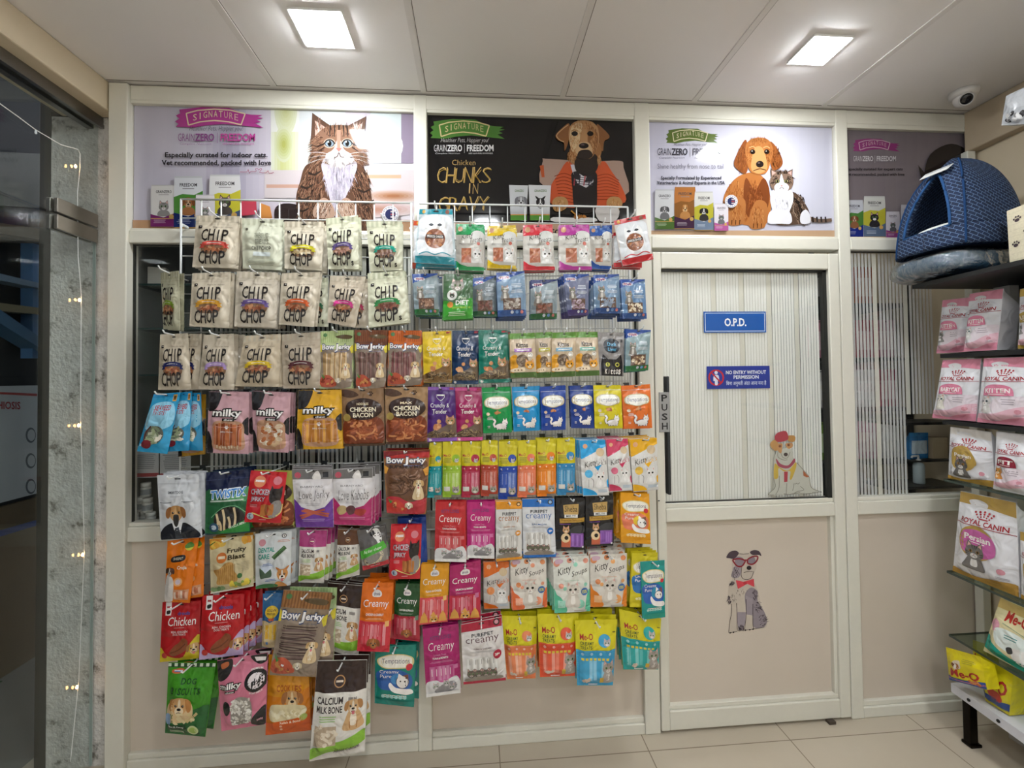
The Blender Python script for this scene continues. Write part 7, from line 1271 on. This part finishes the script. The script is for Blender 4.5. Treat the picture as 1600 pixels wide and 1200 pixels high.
# ---- blue pet house, wrapped bed, paw print box
def fabric_mat(name, c0, c1, scale):
    m = bpy.data.materials.new(name); m.use_nodes = True; N = m.node_tree.nodes; Lk = m.node_tree.links; b = N['Principled BSDF']; b.inputs['Roughness'].default_value = .85
    tc = N.new('ShaderNodeTexCoord'); mp = N.new('ShaderNodeMapping'); mp.inputs['Scale'].default_value = scale; mp.inputs['Rotation'].default_value = (0, 0, .5); bk = N.new('ShaderNodeTexBrick'); bk.offset = .5
    bk.inputs['Scale'].default_value = 1; bk.inputs['Brick Width'].default_value = .5; bk.inputs['Row Height'].default_value = .25; bk.inputs['Mortar Size'].default_value = .016
    bk.inputs['Color1'].default_value = (*lin(c0), 1); bk.inputs['Color2'].default_value = (*[x*.7 for x in lin(c0)], 1); bk.inputs['Mortar'].default_value = (*lin(c1), 1)
    nz = N.new('ShaderNodeTexNoise'); nz.inputs['Scale'].default_value = 60; mx = N.new('ShaderNodeMix'); mx.data_type = 'RGBA'; mx.blend_type = 'MULTIPLY'; mx.inputs[0].default_value = .5
    Lk.new(tc.outputs['UV'], mp.inputs[0]); Lk.new(mp.outputs[0], bk.inputs[0]); Lk.new(tc.outputs['UV'], nz.inputs[0]); Lk.new(bk.outputs[0], mx.inputs[6]); Lk.new(nz.outputs[0], mx.inputs[7]); Lk.new(mx.outputs[2], b.inputs['Base Color'])
    bp = N.new('ShaderNodeBump'); bp.inputs['Distance'].default_value = .002; Lk.new(bk.outputs['Fac'], bp.inputs['Height']); Lk.new(bp.outputs[0], b.inputs['Normal']); return m
FAB = fabric_mat('blue_weave', '#12284e', '#6f8db4', (17, 9, 1))
HC = Vector((1.918, -.222, SZ['a']+.113)); FR_A = math.atan2(-.10, -.95)     # centre of the floor, direction the doorway faces
PH = tag(empty('pet_house', HC), 'blue woven fabric pet house with arched doorway and white cushion', 'pet bed')
RX_, RY_, HH = .165, .165, .372
def dome(th, t):
    """t 0 at the floor, 1 at the ridge; rounded square plan, upright sides that lean into a soft ridge"""
    c, s = math.cos(th), math.sin(th); q = (abs(c)**3.2+abs(s)**3.2)**(-1/3.2)
    r = (1-.06*t-.94*sstep(.12, 1.0, t)**1.5 if t < 1 else 0); r = math.sqrt(max(0, 1-(t**2.3)))*(1-.05*t)
    fc = math.cos(th-FR_A); lean = .05*t
    x, y = q*c*r*RX_, q*s*r*RY_; return Vector((x-lean*math.cos(FR_A)*.2, y-lean*math.sin(FR_A)*.2, HH*t-.01*math.sin(3*th)*t))
def shell(name, t0, t1, wfun, nu=72, nv=22, parent=PH):
    V = []; F = []; UV = []
    for j in range(nv+1):
        t = t0+(t1-t0)*j/nv; w = wfun(t)
        for i in range(nu+1):
            th = FR_A+w+(2*math.pi-2*w)*i/nu; V.append(dome(th, min(t, .999))); UV.append((th/6.283*1.4, t*.8))
    for j in range(nv):
        for i in range(nu): a = j*(nu+1)+i; F.append((a, a+1, a+nu+2, a+nu+1))
    o = mesh(name, V, F, FAB, parent, smooth=True); uv = o.data.uv_layers.new(name='UVMap')
    for p in o.data.polygons:
        for li in p.loop_indices: uv.data[li].uv = UV[o.data.loops[li].vertex_index]
    m = o.modifiers.new('thick', 'SOLIDIFY'); m.thickness = .016; m.offset = -1; return o
wf = lambda t: .52*math.sqrt(max(0, 1-((t-.2)/.62)**2.0)) if t < .82 else 0.0
shell('base_band', 0.0, .2, lambda t: 0.0, nv=5); shell('canopy', .2, 1.0, wf, nv=30)
ring = [dome(FR_A+wf(.2+.62*i/24), .2+.62*i/24) for i in range(25)]+[dome(FR_A-wf(.82-.62*i/24), .82-.62*i/24) for i in range(25)]
MB().tube(ring+[ring[0]], .005, 6).build('doorway_piping', mat('#274b78', 'fabric'), PH, smooth=True)
seam = lambda da: [dome(FR_A+da, t/20) for t in range(21)]
for da in (.75, -.75): MB().tube([p*1.004 for p in seam(da)], .004, 6).build('seam_piping', mat('#1b3a63', 'fabric'), PH, smooth=True)
def ellipsoid(c, r, nu=28, nv=14, p=2.0, f=None):
    c = Vector(c); b = MB(); V = []; F = []
    for j in range(nv+1):
        ph = -math.pi/2+math.pi*j/nv
        for i in range(nu):
            th = 2*math.pi*i/nu; e = 2/p; sg = lambda v: math.copysign(abs(v)**e, v)
            q = Vector((r[0]*sg(math.cos(ph))*sg(math.cos(th)), r[1]*sg(math.cos(ph))*sg(math.sin(th)), r[2]*sg(math.sin(ph)))); V.append(c+(f(q, th, ph) if f else q))
    for j in range(nv):
        for i in range(nu): F.append((j*nu+i, j*nu+(i+1) % nu, (j+1)*nu+(i+1) % nu, (j+1)*nu+i))
    return b.add(V, F)
ellipsoid((0, 0, .066), (.125, .125, .05), p=2.6).build('cushion', mat('#e0dfda', 'fabric'), PH, smooth=True)
MB().lathe([(.13, .003), (.13, .010)], 24).build('floor_pad', mat('#1b2f4c', 'fabric'), PH)
tp = dome(FR_A, .84); b = MB(); Mr = Matrix.Translation(tp+Vector((-.012, -.012, .004))) @ Matrix.Rotation(FR_A, 4, 'Z') @ Matrix.Rotation(math.radians(38), 4, 'Y'); b.box((-.012, -.05, 0), (.028, .05, .002), 0, Mr); b.box((-.004, -.046, .002), (.002, .046, .0026), 1, Mr); b.build('hang_tag', [mat('#d9d9d6', 'paper'), mat('#8d9096', 'paper')], PH)
# wrapped bed under it
BC = Vector((1.925, -.215, SZ['a']+.0555)); rb = random.Random(9)
BD_ = tag(empty('wrapped_pet_bed', BC), 'flat blue grey pet bed in clear plastic wrap under the blue pet house', 'pet bed')
ellipsoid((0, 0, 0), (.18, .158, .047), 36, 12, 3.2).build('bed', mat('#33566f', 'fabric'), BD_, smooth=True)
ellipsoid((0, 0, .018), (.13, .115, .031), 28, 10, 3).build('inner_cushion', mat('#6f8a9c', 'fabric'), BD_, smooth=True)
def wrapm():
    m = glass_mat('plastic_wrap', (.84, .88, .9), 4.0, .1); N = m.node_tree.nodes; Lk = m.node_tree.links; nz = N.new('ShaderNodeTexNoise'); nz.inputs['Scale'].default_value = 26; nz.inputs['Detail'].default_value = 6; bp = N.new('ShaderNodeBump'); bp.inputs['Distance'].default_value = .02; bp.inputs['Strength'].default_value = 1
    tc = N.new('ShaderNodeTexCoord'); Lk.new(tc.outputs['Object'], nz.inputs[0]); Lk.new(nz.outputs[0], bp.inputs['Height'])
    for n in N:
        if n.type == 'BSDF_GLOSSY': Lk.new(bp.outputs[0], n.inputs['Normal'])
    for n in N:
        if n.type == 'FRESNEL': Lk.new(bp.outputs[0], n.inputs['Normal'])
    return m
WRP = wrapm()
ellipsoid((0, 0, 0), (.191, .168, .0535), 60, 20, 3.4, lambda q, th, ph: q*(1+.015*math.sin(9*th+5*ph)*math.cos(3*ph))).build('plastic_wrap', WRP, BD_, smooth=True)
def pawbox(a):
    for x, y, r in ((.2, .2, .1), (.42, .45, .12), (.16, .62, .1), (.5, .82, .12), (.7, .2, .1)): paw(a, 'paw_print', '#4a3f44', x, y, r)
    for i in range(9): a.S('stitch_print', '#c9bfa5', [(0, .08+.1*i), (1, .07+.1*i)], .006, 2)
shelfbag(pawbox, {}, '#dcd2b6', (1573, 330, 1660, 296, 1660, 428, 1577, 421), 'cream fabric block with dark paw prints beside the pet house', 'scratch_block', z='a', X=1.88, T=.004, depth=.1, kind='fabric', cat='pet accessory')
# packet on the high shelf at the photo edge
hs = tag(boxo('high_shelf', (1.90, -1.2, 2.355), (RX-.11, -.5, 2.37), BLK), 'black shelf board high on the right wall near the ceiling', 'shelf')
def toy(a): bits(a, 'print', ('#2a2a2c', '#d8d8d6', '#8a8a8a'), .05, .5, .95, .96, 26, .07); a.B('panel', '#c9ccd0', [(.1, .1), (.8, .05), (.9, .45), (.2, .5)])
shelfbag(toy, {}, '#b9bcc0', (1572, 150, 1655, 110, 1660, 190, 1563, 196), 'silver plastic packet sticking out from the high shelf', 'plastic_packet', X=1.93, T=.014, depth=.05, cat='packet')

# ================================================================ security camera on the ceiling
q = at(1506, 143, 2, CEIL); SC = tag(empty('security_camera', (q.x, q.y, CEIL)), 'white dome security camera on the ceiling in the far corner', 'camera')
MB().lathe([(.0495, -.0002), (.0495, -.014), (.046, -.022), (.034, -.027)], 28).build('base', mat('#d9d5d0', 'plastic'), SC, smooth=True)
ellipsoid((0, 0, -.030), (.036, .036, .036), 28, 16).build('ball', mat('#dedad6', 'plastic'), SC, smooth=True)
dv = Vector((-.45, -.62, -.42)).normalized(); Mq = Vector((0, 0, 1)).rotation_difference(dv).to_matrix()
MB().lathe([(.024, .030), (.0255, .034), (.0235, .0375), (.021, .0375), (.020, .034), (.019, .030)], 24, (0, 0, -.03), M=Mq).build('lens_ring', mat('#c9c6c2', 'plastic'), SC, smooth=True)
MB().lathe([(.021, .033), (.021, .0352), (.012, .0362), (.0005, .0368)], 24, (0, 0, -.03), M=Mq).build('lens', mat('#0c0d10', 'gloss'), SC, smooth=True)

# ================================================================ things behind the glass, in the back rooms
CB_ = tag(empty('glass_cabinet', (-1.25, .25, 0)), 'dim wall cabinet with glass shelves behind the end window', 'cabinet'); co = Vector((-1.25, .25, 0))
def cbx(name, a, c, m, bevel=0): o = MB().box(a, c).build(name, m, CB_, bevel=bevel, loc=co); o.location = (0, 0, 0); return o
for v in (447, 514, 585, 690): z = at(240, v, 1, .15).z; cbx('glass_shelf', (-1.398, .10, z-.008), (-.98, .42, z), GSH); cbx('shelf_edge', (-1.398, .097, z-.008), (-.98, .0995, z), mat('#2f4a46', 'coat'))
zb = at(225, 819, 1, .12).z
cbx('base_board', (-1.398, .04, zb-.02), (-.98, .42, zb), mat('#3c4040', 'coat')); cbx('back_panel', (-1.398, .43, zb), (-.98, .445, 2.3), mat('#8a908e', 'wall')); cbx('upright', (at(240, 500, 1, .4).x, .40, zb), (at(250, 500, 1, .4).x+.012, .425, 2.2), mat('#b9bcbc', 'coat'))
for k in range(30): z = zb+.1+.045*k; cbx('slot', (at(243, 500, 1, .4).x+.004, .3985, z), (at(243, 500, 1, .4).x+.012, .4, z+.02), BLK)
q = at(238, 430, 1, .16); z = at(240, 447, 1, .15).z
BX = tag(empty('carton', (q.x, .2, z+.002)), 'small white carton on the top glass shelf behind the window', 'box'); BX.rotation_euler = (0, 0, .3); MB().box((-.033, -.025, 0), (.033, .025, .085)).build('box', mat('#d6d3ca', 'paper'), BX, bevel=.002); MB().box((-.0335, -.0255, .06), (.0335, .0255, .0605)).build('flap', mat('#b9b6ad', 'paper'), BX)
for i, (u, dz, lab) in enumerate([(216, 0, 'white pill jar at the glass edge of the cabinet floor'), (229, 0, 'white pill jar in the middle of the cabinet floor'), (242, 0, 'white pill jar on the cabinet floor nearest the silver bag'), (222, 1, 'white pill jar in the second tier, near the window edge'), (237, 1, 'white pill jar in the second tier, beside the silver bag'), (229, 2, 'white pill jar topping the little pyramid')]):
    p = at(u, 800, 1, .11); J = tag(empty('pill_jar', (p.x, .085+.02*(i % 2), zb+dz*.058)), lab, 'jar', 'white pill jars in the cabinet')
    MB().lathe([(.0165, 0), (.018, .003), (.018, .038), (.014, .042)], 18).build('jar', mat('#cfcfca', 'plastic'), J, smooth=True); MB().lathe([(.0175, .042), (.0175, .0565), (.016, .0575)], 18).build('lid', mat('#e0e0dc', 'plastic'), J, smooth=True); MB().lathe([(.0183, .01), (.0183, .032)], 18).build('label_band', mat('#9aa0a4', 'paper'), J)
for i, (u0, u1) in enumerate(((204, 248), (250, 298))):
    a = at(u0, 706, 1, .09); c = at(u1, 746, 1, .09); o = Vector((a.x, .09, c.z)); PS = tag(empty('leaflet', o), 'printed sheet with red foot strip in the cabinet, %s' % ('near the window edge' if i == 0 else 'next to the first sheet'), 'leaflet'); zs = at(240, 690, 1, .15).z
    MB().box((a.x, .09, c.z), (c.x, .0915, zs-.009)).build('sheet', mat('#c9cbd0', 'paper'), PS, loc=o).location = (0, 0, 0)
    A = Art(lambda x, y, l: Vector((a.x+(c.x-a.x)*x, .09-l, a.z+(c.z-a.z)*y)), 1, 'paper'); A.R('print', '#b0424a', 0, .82, 1, .96); lines(A, 'lettering', '#8d9096', .08, .12, .9, .7, 8); A.build(PS, o)
# rack and packets added to imitate the shelf reflection in the corner window
RK = tag(empty('reflection_rack', (1.95, .5, 0)), 'dark storage rack behind the corner window', 'rack'); ro = Vector((1.95, .5, 0))
for z in (.35, .78, 1.03, 1.30, 1.56, 1.84): o = MB().box((1.70, .30, z-.015), (2.245, .62, z)).build('board', BLK, RK, loc=ro); o.location = (0, 0, 0)
o = MB().box((1.70, .622, .1), (2.245, .635, 2.1)).build('back_panel', mat('#3f4042', 'wall'), RK, loc=ro); o.location = (0, 0, 0)
for x in (1.705, 2.22): o = MB().box((x, .30, 0), (x+.02, .32, 2.1)).build('post', BLK, RK, loc=ro); o.location = (0, 0, 0)
k = 0
for z, cols in ((1.56, ('#c98aa0', '#d6d4d6', '#b5384a', '#c98aa0')), (1.30, ('#d6d4d6', '#c97a96', '#d6d4d6', '#b53a56')), (1.03, ('#7a9a4a', '#d0ccc4', '#c98aa0', '#d6d4d6')), (1.84, ('#4a4a4e', '#8d9a5a', '#c9622f'))):
    for i, c in enumerate(cols):
        x0 = 1.735+.125*i; cs = [Vector((x0, .33, z+.2)), Vector((x0+.105, .33, z+.2)), Vector((x0+.108, .36, z+.004)), Vector((x0-.002, .36, z+.004))]; cs[0].y = cs[1].y = .36; k += 1
        make_pouch('food_packet', 'pet food bag', 'packet standing on the dark rack behind the striped corner window', cs, (0, -1, 0), plainpack, dict(c=c, c2=lighten(c, .5)), c, .008, .03, 'packets on the rack behind the glass', origin=Vector((x0+.05, .36, z+.004)), nu=8, nv=10)
# toiletries on the ledge behind the corner window
lz = .962; tag(boxo('ledge_tray', (1.86, .05, lz-.012), (2.225, .20, lz), BLK), 'black ledge behind the corner window carrying a pump bottle', 'shelf')
tag(boxo('ledge_shelf', (1.90, .05, at(1430, 660, 1, .06).z-.012), (2.225, .20, at(1430, 660, 1, .06).z), BLK), 'short black shelf behind the corner window above the pump bottle', 'shelf')
q = at(1439, 745, 1, .1); PB = tag(empty('pump_bottle', (q.x, .11, lz)), 'clear grey pump bottle on the ledge behind the corner window', 'bottle')
MB().lathe([(.02, 0), (.0225, .004), (.0225, .082), (.018, .094), (.009, .098)], 20).build('bottle', mat('#9fabb0', 'plastic'), PB, smooth=True); MB().lathe([(.010, .098), (.010, .112), (.004, .113), (.004, .128)], 14).tube([(0, 0, .128), (-.03, 0, .127), (-.034, 0, .120)], .0045, 8).build('pump', mat('#d6d8d8', 'plastic'), PB, smooth=True)
q0 = at(1421, 700, 1, .12); cs = [at(1421, 676, 1, .12), at(1450, 676, 1, .12), at(1452, 716, 1, .12), at(1423, 718, 1, .12)]
bz = cs[3].z; tag(boxo('ledge_step', (cs[3].x-.01, .10, bz-.01), (2.225, .20, bz-.002), BLK), 'thin black step holding the blue packet behind the corner window', 'shelf')
make_pouch('food_packet', 'pet food bag', 'blue packet behind the corner window beside the cream carton', cs, (0, -1, 0), plainpack, dict(c='#2f83c4', c2='#b9c9d6'), '#2a78b8', .008, .02, origin=(cs[2]+cs[3])/2, nu=8, nv=10)
a = at(1457, 684, 1, .13); c = at(1482, 716, 1, .13); o = Vector((a.x, .13, bz)); CT = tag(empty('carton', o), 'cream carton behind the corner window beside the blue packet', 'box'); MB().box((a.x, .13, bz-.002), (c.x, .18, a.z)).build('box', mat('#cbb797', 'paper'), CT, bevel=.001, loc=o).location = (0, 0, 0)
